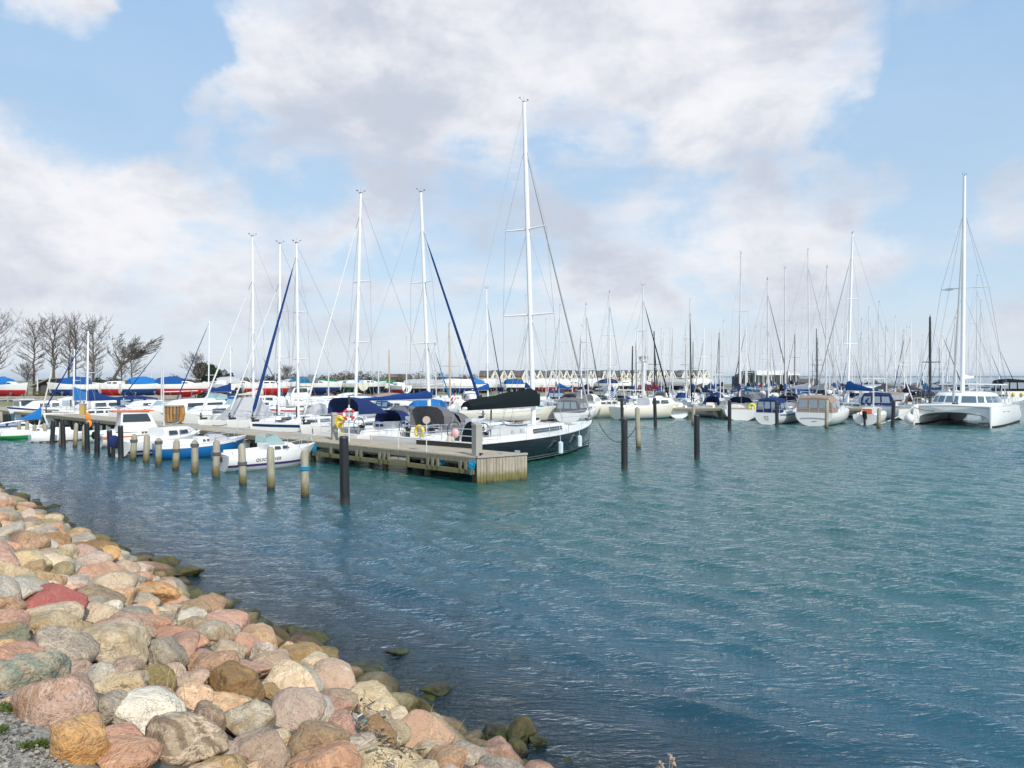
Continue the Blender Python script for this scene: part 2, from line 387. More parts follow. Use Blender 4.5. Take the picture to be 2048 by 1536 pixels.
# ------------------------------------------------------------ far land, breakwater, coast
def far_land():
    poly = [(-400, 60), (-75, 70), (-56, 80), (-40, 84), (-20, 93), (0, 101), (16, 118), (34, 138), (52, 160), (66, 180), (96, 186), (104, 215), (92, 330), (60, 700), (-400, 700)]
    m = bpy.data.materials.new('grass_and_gravel'); m.use_nodes = True; g = NT(m.node_tree); b = g.n['Principled BSDF']
    pos = g.add('ShaderNodeNewGeometry').outputs['Position']; z = g.add('ShaderNodeSeparateXYZ', {0: pos}).outputs[2]
    c = g.mix(g.mapr(g.noise(pos, .12, 4, .6), .42, .58), (.11, .13, .045), (.30, .27, .21))
    c = g.mix(g.mapr(z, .3, .93, 1, 0), c, g.mix(g.noise(pos, 1.6, 4, .7), (.36, .31, .26), (.13, .12, .10)))
    g.put(b.inputs['Base Color'], c); b.inputs['Roughness'].default_value = .95
    mb = MB(); n = len(poly); cx, cy = -80, 300; ring = []
    for (k, z_) in ((0.0, -1.5), (.0, -.2), (2.4, 1.0)):
        rr = []
        for (x, y) in poly:
            d = Vector((cx-x, cy-y)).normalized(); rr.append((x+d.x*k, y+d.y*k, z_))
        ring.append(rr)
    mb.loft(ring, True, False, True); tag(mb.build('far_shore', m), kind='structure')
    # low boulder breakwater running right behind the marina
    random.seed(5); mb = MB()
    for i in range(420):
        t = random.random(); x = 92+t*70; y = 236+t*16+random.gauss(0, 1.4); r_ = random.uniform(.5, 1.1)
        mb.ell((x, y, max(.1, 1.15-abs(y-236-t*16)*.55+random.uniform(-.15, .3))), (r_, r_*.8, r_*.55), 6, 4)
    tag(mb.build('breakwater', mat('breakwater_stone', (.38, .30, .24), .9, island=.5)), 'low breakwater of reddish stones closing the marina on the right', 'breakwater')
    mb = MB(); pts = []
    random.seed(11)
    for i in range(121):
        x = 1100+i*65; h_ = 17*(.45+.55*abs(mnoise.noise(Vector((i*.11, 3.3, 0))))*2)*min(1, i/25)+3
        pts.append((x, h_))
    rings = [[(x, 6900, -2), (x, 7000, h_*.8), (x, 7300, h_), (x, 8200, -2)] for x, h_ in pts]
    mb.loft(rings); tag(mb.build('distant_coast', mat('wooded_coast', (.06, .085, .05), .95, var=.3, vs=.01)), kind='structure')
far_land()

def haze():
    mb = MB(); mb.box((0, 4400, 18), (18600, 9300, 44)); m = bpy.data.materials.new('pale_sea_haze'); m.use_nodes = True; g = NT(m.node_tree); g.n.clear()
    v = g.add('ShaderNodeVolumePrincipled', {'Color': (.80, .88, 1.0), 'Density': 1.0e-4}); o = g.add('ShaderNodeOutputMaterial'); g.l.new(v.outputs[0], o.inputs['Volume'])
    tag(mb.build('haze', m), kind='stuff')
haze()
# ------------------------------------------------------------ boulders
def rock_mat(key, c1, c2, c3=None, speck=0.0, band=0.0, patch=0.0, pc=(.5, .25, .06), rough=.82, sc=1.0):
    m = bpy.data.materials.new(key); m.use_nodes = True; g = NT(m.node_tree); b = g.n['Principled BSDF']
    geo = g.add('ShaderNodeNewGeometry'); pos = geo.outputs['Position']
    tc = g.add('ShaderNodeTexCoord').outputs['Object']
    rnd = g.add('ShaderNodeObjectInfo').outputs['Random']
    vec = g.vm('ADD', tc, g.add('ShaderNodeCombineXYZ', {0: g.m('MULTIPLY', rnd, 37.0), 1: g.m('MULTIPLY', rnd, 91.0), 2: g.m('MULTIPLY', rnd, 13.0)}))
    n1 = g.noise(vec, 3.2*sc, 5, .65, .4); n2 = g.noise(vec, 60*sc, 4, .7); n3 = g.noise(vec, 2.0, 4, .6, .6); n4 = g.noise(vec, 15, 5, .65)
    c = g.mix(g.mapr(n1, .36, .64), c1, c2)
    c = g.mix(g.mapr(n4, .48, .72, 0, .7), c, c3 or tuple(x*.6 for x in c2))
    if band:
        w = g.add('ShaderNodeTexWave', {'Vector': vec, 'Scale': 3.2*sc, 'Distortion': 5.0, 'Detail': 4.0, 'Detail Scale': 1.6}, wave_type='BANDS', bands_direction='DIAGONAL')
        c = g.mix(g.mapr(w.outputs['Fac'] if 'Fac' in w.outputs else w.outputs[1], .35, .8, 0, band), c, c3 or tuple(x*.4 for x in c2))
    sp = g.mapr(n2, .56, .66, 0, 1); sp2 = g.mapr(n2, .44, .34, 0, 1)
    c = g.mix(g.m('MULTIPLY', sp, .25+speck), c, tuple(x*.28 for x in c2)); c = g.mix(g.m('MULTIPLY', sp2, .18+speck*.7), c, (.80, .76, .72))
    if patch: c = g.mix(g.mapr(n3, .60-.1*patch, .70-.05*patch), c, pc)
    vein = g.m('ABSOLUTE', g.m('SUBTRACT', g.noise(vec, 2.6*sc, 5, .6, 1.2), .5)); c = g.mix(g.mapr(vein, .004, .022, .55, 0), c, tuple(min(.8, x*1.5) for x in c1))
    crk = g.m('ABSOLUTE', g.m('SUBTRACT', g.noise(vec, 3.4*sc, 6, .7, .8), .46)); c = g.mix(g.mapr(crk, .002, .012, .65, 0), c, tuple(x*.25 for x in c2))
    big = g.mapr(g.noise(vec, 1.4, 4, .6), .35, .62); c = g.mix(g.m('MULTIPLY', big, .38), c, tuple(x*.45 for x in c2))
    # stones vary in tone; lichen and grime in blotches
    hs = g.add('ShaderNodeHueSaturation', {'Hue': g.m('ADD', .492, g.m('MULTIPLY', rnd, .016)), 'Saturation': g.m('ADD', .90, g.m('MULTIPLY', rnd, .34)),
               'Value': g.m('ADD', .98, g.m('MULTIPLY', g.m('FRACT', g.m('MULTIPLY', rnd, 7.31)), .26)), 'Color': c})
    c = g.mix(g.mapr(g.noise(vec, 5.5, 5, .7), .60, .74, 0, .55), hs.outputs[0], (.20, .18, .12))
    c = g.mix(1.0, c, (1.03, .93, .79), 'MULTIPLY')
    z = g.add('ShaderNodeSeparateXYZ', {0: pos}).outputs[2]
    zz = g.m('ADD', z, g.m('MULTIPLY', g.m('SUBTRACT', g.noise(pos, 2.4, 4, .6), .5), .5))
    alg = g.mix(g.mapr(g.noise(pos, 7, 4), .4, .62), (.016, .017, .008), (.060, .072, .010))
    c = g.mix(g.mapr(zz, .10, .46, 1, 0, True), c, g.mix(.55, alg, (.12, .085, .03)))
    c = g.mix(g.mapr(zz, .0, .24, 1, 0, True), c, alg)
    c = g.mix(g.mapr(z, -.7, -.05, .9, 0), c, (.075, .068, .035))
    g.put(b.inputs['Base Color'], c)
    g.put(b.inputs['Roughness'], g.mapr(zz, .05, .4, .35, rough))
    h = g.m('ADD', g.m('ADD', g.m('MULTIPLY', n1, .6), g.m('MULTIPLY', n4, .35)), g.m('MULTIPLY', n2, .07))
    g.put(b.inputs['Normal'], g.add('ShaderNodeBump', {'Strength': 1.0, 'Distance': .11, 'Height': h}))
    return m
RK = dict(
 red=rock_mat('red_porphyry', (.50, .16, .15), (.42, .13, .12), (.52, .24, .21)),
 pink=rock_mat('pink_granite', (.62, .40, .32), (.55, .33, .27), (.50, .38, .33), .15),
 palepink=rock_mat('pale_pink_granite', (.66, .54, .47), (.60, .46, .40), (.52, .45, .40), .15),
 peach=rock_mat('peach_granite', (.68, .50, .36), (.62, .42, .30), (.52, .38, .28), .12),
 peachorange=rock_mat('peach_stone_rust_patch', (.68, .50, .36), (.62, .40, .26), (.60, .32, .12), .1, 0, 1, (.55, .20, .03)),
 salmon=rock_mat('salmon_granite', (.58, .38, .29), (.52, .33, .25), (.60, .42, .34), .1),
 orange=rock_mat('orange_sandstone', (.60, .36, .16), (.58, .42, .27), (.42, .20, .08), .06),
 mustard=rock_mat('mustard_stone', (.44, .32, .17), (.38, .27, .14), (.28, .19, .08), .05),
 tan=rock_mat('tan_granite', (.48, .36, .23), (.40, .30, .19), (.34, .26, .18), .25),
 tanpink=rock_mat('tan_pink_granite', (.52, .37, .28), (.46, .31, .23), (.36, .27, .21), .35),
 brown=rock_mat('brown_granite', (.36, .24, .14), (.31, .21, .13), (.27, .19, .12), .12),
 darkbrown=rock_mat('dark_brown_stone', (.17, .11, .07), (.13, .09, .06), (.09, .07, .05)),
 grey=rock_mat('grey_granite', (.42, .39, .34), (.36, .33, .28), (.27, .25, .22), .25),
 palegrey=rock_mat('pale_grey_granite', (.56, .54, .50), (.49, .46, .42), (.40, .37, .34), .2),
 bluegrey=rock_mat('blue_grey_slate', (.37, .37, .34), (.31, .31, .28), (.42, .41, .37), .1, .3),
 greyspeck=rock_mat('speckled_grey_granite', (.50, .45, .40), (.36, .32, .29), (.22, .19, .18), .6),
 greybrown=rock_mat('grey_brown_granite', (.38, .31, .24), (.33, .27, .21), (.25, .21, .17), .3),
 lichen=rock_mat('lichen_spotted_rock', (.55, .52, .46), (.38, .33, .27), (.25, .22, .16), .4, 0, 1, (.42, .27, .10), sc=1.6),
 white=rock_mat('white_limestone', (.80, .79, .73), (.74, .72, .66), (.60, .57, .48), .05),
 cream=rock_mat('cream_stone', (.66, .57, .44), (.60, .50, .37), (.54, .42, .28), .08),
 creamtan=rock_mat('cream_stone_yellow_stain', (.62, .54, .41), (.56, .46, .33), (.52, .36, .15), .06, 0, 1, (.50, .32, .10)),
 creamband=rock_mat('cream_banded_gneiss', (.72, .66, .53), (.66, .58, .45), (.40, .31, .20), .05, .6, sc=.8),
 bandbrown=rock_mat('brown_banded_gneiss', (.50, .44, .38), (.36, .29, .23), (.17, .13, .10), .15, .9, sc=1.2),
 greenstripe=rock_mat('green_grey_gneiss', (.25, .29, .26), (.19, .22, .21), (.52, .46, .38), .15, .8, sc=.9),
 greenrust=rock_mat('green_grey_stone_rust_patch', (.30, .33, .24), (.25, .28, .22), (.40, .38, .28), .1, 0, 1, (.52, .25, .05)),
 tanband=rock_mat('tan_stone_dark_band', (.46, .35, .23), (.40, .30, .21), (.13, .10, .08), .1, .7, sc=.5),
 olive=rock_mat('olive_stone', (.30, .25, .12), (.25, .21, .11), (.18, .16, .08), .08),
 olivegrey=rock_mat('olive_grey_granite', (.40, .36, .24), (.34, .31, .21), (.26, .24, .15), .25),
 mauve=rock_mat('mauve_granite', (.50, .34, .29), (.43, .28, .26), (.52, .40, .36), .1),
 greypink=rock_mat('grey_pink_granite', (.52, .44, .38), (.48, .37, .31), (.55, .40, .33), .2),
 algae=rock_mat('algae_covered_stone', (.13, .14, .03), (.09, .09, .02), (.16, .17, .02), .02, rough=.5),
 pinkbrown=rock_mat('pink_stone_brown_patches', (.58, .43, .38), (.52, .38, .32), (.45, .25, .13), .3, 0, 1, (.42, .24, .12)))
KN = dict(red='dark red', pink='pink', palepink='pale pink', peach='peach coloured', peachorange='rust patched peach', salmon='salmon coloured', orange='orange', mustard='mustard brown', tan='tan',
 tanpink='tan and pink', brown='brown', darkbrown='wet dark brown', grey='grey', palegrey='pale grey', bluegrey='blue grey', greyspeck='speckled grey', greybrown='grey brown', lichen='lichen spotted',
 white='white', cream='cream', creamtan='yellow stained cream', creamband='banded cream', bandbrown='brown banded', greenstripe='green and grey striped', greenrust='rust patched green grey', tanband='dark banded tan',
 olive='olive', olivegrey='olive grey', mauve='mauve', greypink='grey and pink', algae='algae covered', pinkbrown='brown patched pink')

_ICO = {}
def ico(n):
    if n in _ICO: return _ICO[n]
    import bmesh
    bm = bmesh.new(); bmesh.ops.create_icosphere(bm, subdivisions=n, radius=1); bm.verts.ensure_lookup_table()
    V = np.array([v.co[:] for v in bm.verts]); Fc = [tuple(v.index for v in f.verts) for f in bm.faces]; bm.free()
    _ICO[n] = (V, Fc); return _ICO[n]
def rock_verts(sub, rng, angular):
    """a rounded stone: the unit ball cut by random planes with softened edges, then dented"""
    V, Fc = ico(sub); n = rng.integers(8, 13)
    N = rng.normal(size=(n, 3)); N /= np.linalg.norm(N, axis=1)[:, None]
    D = rng.uniform(.52, .95, n); dots = V @ N.T
    r = D[None, :]/np.maximum(dots, 1e-3); r = np.where(dots > .05, r, 99.0)
    k = 17+angular*30
    r = np.concatenate([r, np.full((len(V), 1), 1.06)], 1)
    rad = -np.log(np.sum(np.exp(-k*np.minimum(r, 3)), 1))/k
    off = rng.uniform(-50, 50, 3)
    nz = np.array([mnoise.noise(Vector(v*1.5+off))*.09+mnoise.noise(Vector(v*3.6+off))*.055+(mnoise.noise(Vector(v*9+off))*.026+abs(mnoise.noise(Vector(v*5+off)))*-.04 if sub > 3 else 0) for v in V])
    W = V*(rad+nz)[:, None]
    W /= (W.max(0)-W.min(0))[None, :]/2; W -= (W.max(0)+W.min(0))[None, :]/2
    return W, Fc
HAND = [  # photo x, y, w, h, stone, tilt in degrees (positive: right end lower), angular
 (154, 1492, 118, 108, 'orange', 40, 0), (131, 1418, 178, 118, 'pinkbrown', 38, 0), (58, 1350, 118, 96, 'greenstripe', 25, .6), (124, 1312, 120, 84, 'greyspeck', 20, .3),
 (229, 1303, 142, 96, 'creamband', 10, .2), (300, 1438, 150, 96, 'white', 15, .7), (221, 1424, 60, 90, 'grey', 60, .2), (370, 1494, 160, 96, 'bandbrown', 28, 1), (247, 1522, 125, 60, 'salmon', 5, .2),
 (248, 1380, 112, 70, 'cream', 5, .2), (191, 1364, 76, 64, 'palegrey', 0, 0), (311, 1371, 72, 66, 'olive', 25, .4), (470, 1384, 110, 84, 'brown', 20, .2), (383, 1400, 94, 56, 'peach', 0, .4),
 (379, 1366, 76, 40, 'palepink', 0, .1), (412, 1450, 84, 70, 'tanband', 10, .4), (450, 1420, 96, 50, 'peach', 0, .2), (492, 1454, 92, 86, 'lichen', 30, .5), (588, 1433, 120, 94, 'palepink', -8, .1),
 (635, 1496, 122, 98, 'tan', 10, .1), (670, 1420, 88, 52, 'mauve', 20, .7), (690, 1458, 80, 50, 'mauve', 35, .6), (525, 1506, 112, 76, 'greypink', 8, .2), (668, 1370, 100, 74, 'palepink', 35, .2),
 (600, 1370, 94, 54, 'palegrey', 25, .2), (605, 1326, 82, 58, 'mustard', 10, .3), (573, 1307, 46, 38, 'peach', 0, .1), (500, 1299, 66, 48, 'pink', 30, .1), (531, 1316, 62, 48, 'greyspeck', 30, .4),
 (505, 1346, 94, 34, 'salmon', 12, .3), (428, 1279, 78, 62, 'grey', 30, .3), (448, 1252, 74, 42, 'pink', 30, .1), (432, 1214, 66, 42, 'olivegrey', 30, .6), (752, 1490, 76, 84, 'brown', 40, 1),
 (725, 1512, 84, 64, 'greyspeck', 35, .2), (848, 1480, 116, 90, 'peach', 25, .1), (793, 1441, 62, 40, 'cream', 20, .3), (797, 1412, 80, 38, 'olivegrey', 10, .2), (762, 1372, 84, 34, 'darkbrown', 35, .3),
 (742, 1390, 58, 40, 'mustard', 20, .2), (711, 1360, 42, 40, 'peach', 40, 0), (846, 1420, 58, 40, 'algae', 35, .2), (1000, 1464, 68, 36, 'algae', 0, 0), (1042, 1463, 46, 60, 'algae', 60, .3),
 (1036, 1494, 46, 32, 'algae', 30, .2), (1004, 1518, 90, 72, 'pink', 35, .8), (947, 1484, 58, 42, 'cream', 30, .2), (902, 1462, 64, 38, 'peach', 30, .3), (846, 1438, 64, 24, 'olivegrey', 10, 0),
 (923, 1517, 62, 38, 'greyspeck', 20, .3), (830, 1446, 42, 22, 'salmon', 20, .2), (114, 1214, 118, 76, 'red', 18, .1), (41, 1192, 90, 60, 'palegrey', -8, .1), (112, 1258, 122, 62, 'creamtan', 8, .1),
 (98, 1234, 112, 38, 'cream', -5, .3), (188, 1160, 82, 52, 'salmon', 5, .7), (203, 1203, 92, 52, 'greybrown', 5, .1), (311, 1192, 88, 48, 'peachorange', 12, .3), (280, 1236, 72, 38, 'bluegrey', 25, .4),
 (220, 1229, 46, 42, 'white', -25, .2), (334, 1242, 44, 36, 'greyspeck', 0, .2), (378, 1242, 46, 30, 'white', 8, .1), (360, 1280, 108, 38, 'pink', 10, .5), (266, 1259, 96, 54, 'tanpink', 22, .1),
 (326, 1321, 88, 72, 'grey', 10, .2), (401, 1332, 64, 52, 'tanpink', 10, .3), (410, 1273, 106, 58, 'greybrown', 20, .2), (60, 1146, 72, 38, 'tan', -12, .1), (124, 1151, 58, 52, 'olivegrey', 35, .2),
 (128, 1113, 52, 46, 'cream', 10, .7), (86, 1104, 50, 32, 'palegrey', -20, .2), (101, 1056, 52, 30, 'olivegrey', 25, .1), (68, 1043, 36, 26, 'tan', 15, .1), (34, 1068, 50, 30, 'palepink', 15, 0),
 (41, 1000, 42, 22, 'olivegrey', 0, .1), (184, 1087, 58, 28, 'olive', 5, 0), (232, 1103, 54, 26, 'olivegrey', 5, .1), (326, 1124, 76, 32, 'algae', 10, .1), (376, 1141, 58, 22, 'algae', 0, 0),
 (382, 1184, 40, 24, 'algae', 0, 0), (424, 1193, 44, 20, 'algae', 5, 0), (202, 1119, 62, 36, 'orange', -20, .5), (318, 1150, 88, 34, 'salmon', 18, .2), (290, 1157, 42, 24, 'orange', 10, .4),
 (259, 1165, 58, 32, 'bluegrey', 0, .1), (360, 1209, 66, 30, 'peachorange', 0, .2), (259, 1129, 36, 32, 'bluegrey', 20, .4), (14, 1336, 84, 66, 'pink', 15, .1), (18, 1272, 90, 56, 'greenrust', 20, .4),
 (150, 1372, 40, 36, 'mauve', 0, .2), (176, 1396, 34, 26, 'mustard', 0, .1), (20, 1100, 40, 30, 'pink', 10, .2), (150, 1340, 50, 36, 'greypink', 10, .4), (590, 1262, 34, 24, 'algae', 0, .1),
 (665, 1322, 44, 28, 'algae', 20, .2), (560, 1278, 60, 34, 'darkbrown', 35, .3), (536, 1282, 74, 28, 'mustard', 35, .8), (492, 1248, 44, 32, 'olivegrey', -20, .3), (520, 1248, 30, 24, 'peach', 10, .1),
 (118, 1038, 34, 22, 'algae', 20, .1), (464, 1262, 40, 24, 'bluegrey', 10, .1), (340, 1222, 40, 26, 'palepink', 10, .2), (145, 1185, 46, 30, 'pink', 10, .2), (160, 1275, 60, 40, 'palepink', 10, .1),
 (560, 1485, 50, 40, 'cream', 10, .2), (350, 1345, 46, 30, 'palepink', 0, .1), (455, 1318, 56, 30, 'peach', 15, .3), (545, 1390, 50, 34, 'mustard', 10, .2), (440, 1510, 70, 50, 'greypink', 10, .3), (872, 1374, 62, 16, 'algae', 5, .1), (792, 1302, 46, 10, 'algae', 0, .1), (1075, 1478, 40, 16, 'algae', 10, .1)]
ROCKS = []
def make_rock(p, a, b, c, yaw, tilt, kind, ang, sub, seed):
    rng = np.random.default_rng(seed); W, Fc = rock_verts(sub, rng, ang)
    M = Matrix.Rotation(yaw, 3, 'Z') @ Matrix.Rotation(tilt, 3, 'Y')
    W = (W*np.array([a, b, c])) @ np.array(M).T
    return W, Fc
def rock_object(p, W, Fc, kind):
    me = bpy.data.meshes.new('boulder'); me.from_pydata(W.tolist(), [], Fc); me.update(); me.materials.append(RK[kind])
    me.polygons.foreach_set('use_smooth', [True]*len(Fc))
    o = bpy.data.objects.new('boulder', me); o.location = p; COL.objects.link(o); return o
def boulders():
    placed = []; GR = ray_slope(20, 1500)
    for i, (px, py, w, h, kind, tilt, ang) in enumerate(HAND):
        q = ray_slope(px, py+h*.12, .02)
        if kind == 'algae' and q.z < .06: q = P(px, py+h*.25, .02)
        Z = q.y; a = w*Z/F/2*1.06; c = h*Z/F/2*1.02; b = (a*.55+c*.45)*random.uniform(.95, 1.15)
        W, Fc = make_rock(q, a, b, c*.98, 0, 0, kind, ang, 4, 100+i)
        # tilt about the view axis: right end lower for positive angles
        n = (Vector((q.x, q.y, 0))).normalized(); T = Matrix.Rotation(R(tilt)*1.0, 3, n)
        W = W @ np.array(T).T
        lo = (T @ Vector((0, 0, 0)))
        pos = Vector((q.x, q.y, q.z+c*.42))
        o = rock_object(pos, W, Fc, kind); placed.append((pos.x, pos.y, (a+b)/2*.86, o, kind, w*h, pos))
    # smaller stones in between
    rng = random.Random(42); fill = []; kinds = ['palepink']*6+['peach']*5+['pink']*4+['cream']*5+['palegrey']*4+['grey']*3+['tan']*3+['tanpink']*4+['greypink']*4+['salmon']*2+['white', 'orange', 'mustard', 'brown', 'olivegrey', 'olivegrey', 'greyspeck', 'greyspeck', 'bluegrey', 'mauve', 'greybrown', 'lichen', 'creamtan', 'peachorange', 'creamband']
    grid = {}
    def near(x, y, r):
        for i in range(int(x//.8)-1, int(x//.8)+2):
            for j in range(int(y//.8)-1, int(y//.8)+2):
                for (u, v, rr) in grid.get((i, j), ()):
                    if (u-x)**2+(v-y)**2 < ((r+rr)*.78)**2: return True
        return False
    def addg(x, y, r): grid.setdefault((int(x//.8), int(y//.8)), []).append((x, y, r))
    for p in placed: addg(p[0], p[1], p[2])
    for (r0, r1, tries) in ((.26, .36, 2500), (.18, .26, 6500), (.11, .17, 4500)):
        for _ in range(tries):
            s_ = rng.uniform(-6, 30); n_ = rng.uniform(-1.7, 5.1)
            x = SH0.x+SHN.x*n_+SHT.x*s_; y = SH0.y+SHN.y*n_+SHT.y*s_
            if math.hypot(x, y) < 2.3: continue
            r = rng.uniform(r0, r1)*min(1, max(.5, y/7.5))
            if (x-GR.x)**2+(y-GR.y)**2 < .52**2: continue
            if n_ > 4.3 and rng.random() < .8: continue
            if s_ > 14 and r < .16: continue
            if near(x, y, r): continue
            addg(x, y, r); fill.append((x, y, r, n_))
    out = []
    for i, (x, y, r, n_) in enumerate(fill):
        z = gz(x, y)+r*(.06 if r > .17 else .0); kind = rng.choice(kinds)
        if n_ < .55: kind = rng.choice(['algae', 'algae', 'darkbrown', 'olive', 'olivegrey', 'mustard', 'tan'])
        px, py = PX((x, y)), PY((x, y, z)); wpx = 2*r*F/max(y, .5)
        vis = y > .5 and -40 < px < 2080 and 900 < py < 1560 and n_ > -.12
        out.append((wpx if vis else 0, x, y, z, r, kind, i))
    out.sort(reverse=True); indiv = [q for q in out if q[0] > 0][:298-len(placed)]; ids = {q[6] for q in indiv}
    V, FF, mi, mats = [], [], [], []; base = 0
    for q in out:
        wpx, x, y, z, r, kind, i = q
        sub = 4 if wpx > 50 else 3 if wpx > 10 else 2
        W, Fc = make_rock(None, r*rng.uniform(1.02, 1.32), r*rng.uniform(.85, 1.08), r*rng.uniform(.6, .85), rng.uniform(0, 6.28), rng.uniform(-.35, .35), kind, rng.choice([.1, .3, .5, .8, 1.1]), sub, 900+i)
        if i in ids:
            o = rock_object(Vector((x, y, z)), W, Fc, kind); placed.append((x, y, r, o, kind, wpx*wpx*.7, Vector((x, y, z))))
        else:
            if kind not in mats: mats.append(kind)
            V.append(W+np.array([x, y, z])); FF += [tuple(v+base for v in f) for f in Fc]; mi += [mats.index(kind)]*len(Fc); base += len(W)
    me = bpy.data.meshes.new('small_boulders'); me.from_pydata(np.concatenate(V).tolist(), [], FF); me.update()
    for k in mats: me.materials.append(RK[k])
    me.polygons.foreach_set('use_smooth', [True]*len(FF)); me.polygons.foreach_set('material_index', mi)
    o = bpy.data.objects.new('small_boulders', me); COL.objects.link(o); tag(o, 'smaller stones filling the gaps of the boulder slope and the shallows', 'boulders', kind='stuff')
    # labels: stone and size, and where it lies from the nearest easily found stone
    LM = {0: 'orange oval boulder', 51: 'dark red boulder', 5: 'big white boulder', 4: 'banded cream boulder', 18: 'smooth pale pink boulder', 12: 'big brown boulder', 33: 'angular brown block',
          42: 'mossy green boulder', 63: 'scribbled pink boulder', 2: 'striped green boulder', 7: 'brown banded block', 25: 'mustard boulder', 76: 'large algae boulder', 31: 'slanted pink boulder',
          55: 'salmon boulder', 35: 'big peach boulder', 45: 'pink angular boulder'}
    lm = []
    for k, nm in LM.items():
        if k < len(HAND): lm.append((HAND[k][0], HAND[k][1], nm, k))
    txt = {0: 'orange oval boulder lying on the gravel at the lower left corner', 51: 'dark red rounded boulder, the only red one on the slope', 5: 'big white boulder with sharp ridge beside the brown banded block',
           4: 'big cream boulder with curved bands in the middle of the left slope', 18: 'large smooth pale pink rounded boulder low in the middle of the slope', 12: 'big smooth brown boulder left of the large smooth pale pink one',
           33: 'angular flat faced brown block beside the drift debris', 42: 'mossy green boulder standing in the water at the lower end of the slope', 63: 'flat pink boulder with a black scribble on it',
           2: 'green and grey striped boulder at the edge of the gravel', 7: 'brown banded square cut block at the bottom beside the white boulder', 25: 'shiny wet mustard boulder with dark patches near the water',
           76: 'large algae covered boulder lying alone in the water beyond the slope', 31: 'slanted oval pink boulder above the grey brown boulder', 55: 'blocky salmon boulder up the slope behind the red boulder',
           35: 'big smooth peach boulder right of the drift debris', 45: 'angular pink boulder at the lower right end of the slope'}
    for j, (x, y, r, o, kind, area, p) in enumerate(placed):
        o['category'] = 'boulder'; o['group'] = 'boulders of the shore slope'
        if j in txt: o['label'] = txt[j]; continue
        px, py = PX(p), PY(p)
        best = min(lm, key=lambda q: (q[0]-px)**2+(q[1]-py)**2); dx, dy = px-best[0], py-best[1]
        ang = math.atan2(dy, dx); D8 = ['right of', 'lower right of', 'below', 'lower left of', 'left of', 'upper left of', 'above', 'upper right of']
        dirw = D8[int(round(ang/(PI/4))) % 8]; d = math.hypot(dx, dy)
        size = 'large' if area > 6500 else 'medium' if area > 2200 else 'small' if area > 600 else 'tiny'
        far = 'close ' if d < 90 else '' if d < 170 else 'well '
        ROCKS.append([o, f"{size} {KN[kind]} boulder", f"{far}{dirw} {best[2]}", d])
    from collections import defaultdict
    dd = defaultdict(list)
    for q in ROCKS: dd[(q[1], q[2])].append(q)
    words = ['nearest', 'second nearest', 'third nearest', 'fourth nearest', 'fifth nearest', 'sixth nearest', 'seventh nearest', 'eighth nearest']
    for (b, c), L in dd.items():
        L.sort(key=lambda q: q[3])
        for i, q in enumerate(L):
            q[0]['label'] = f"{b} {c}" if len(L) == 1 else f"{b} {c}, {words[min(i, 7)]}"
boulders()

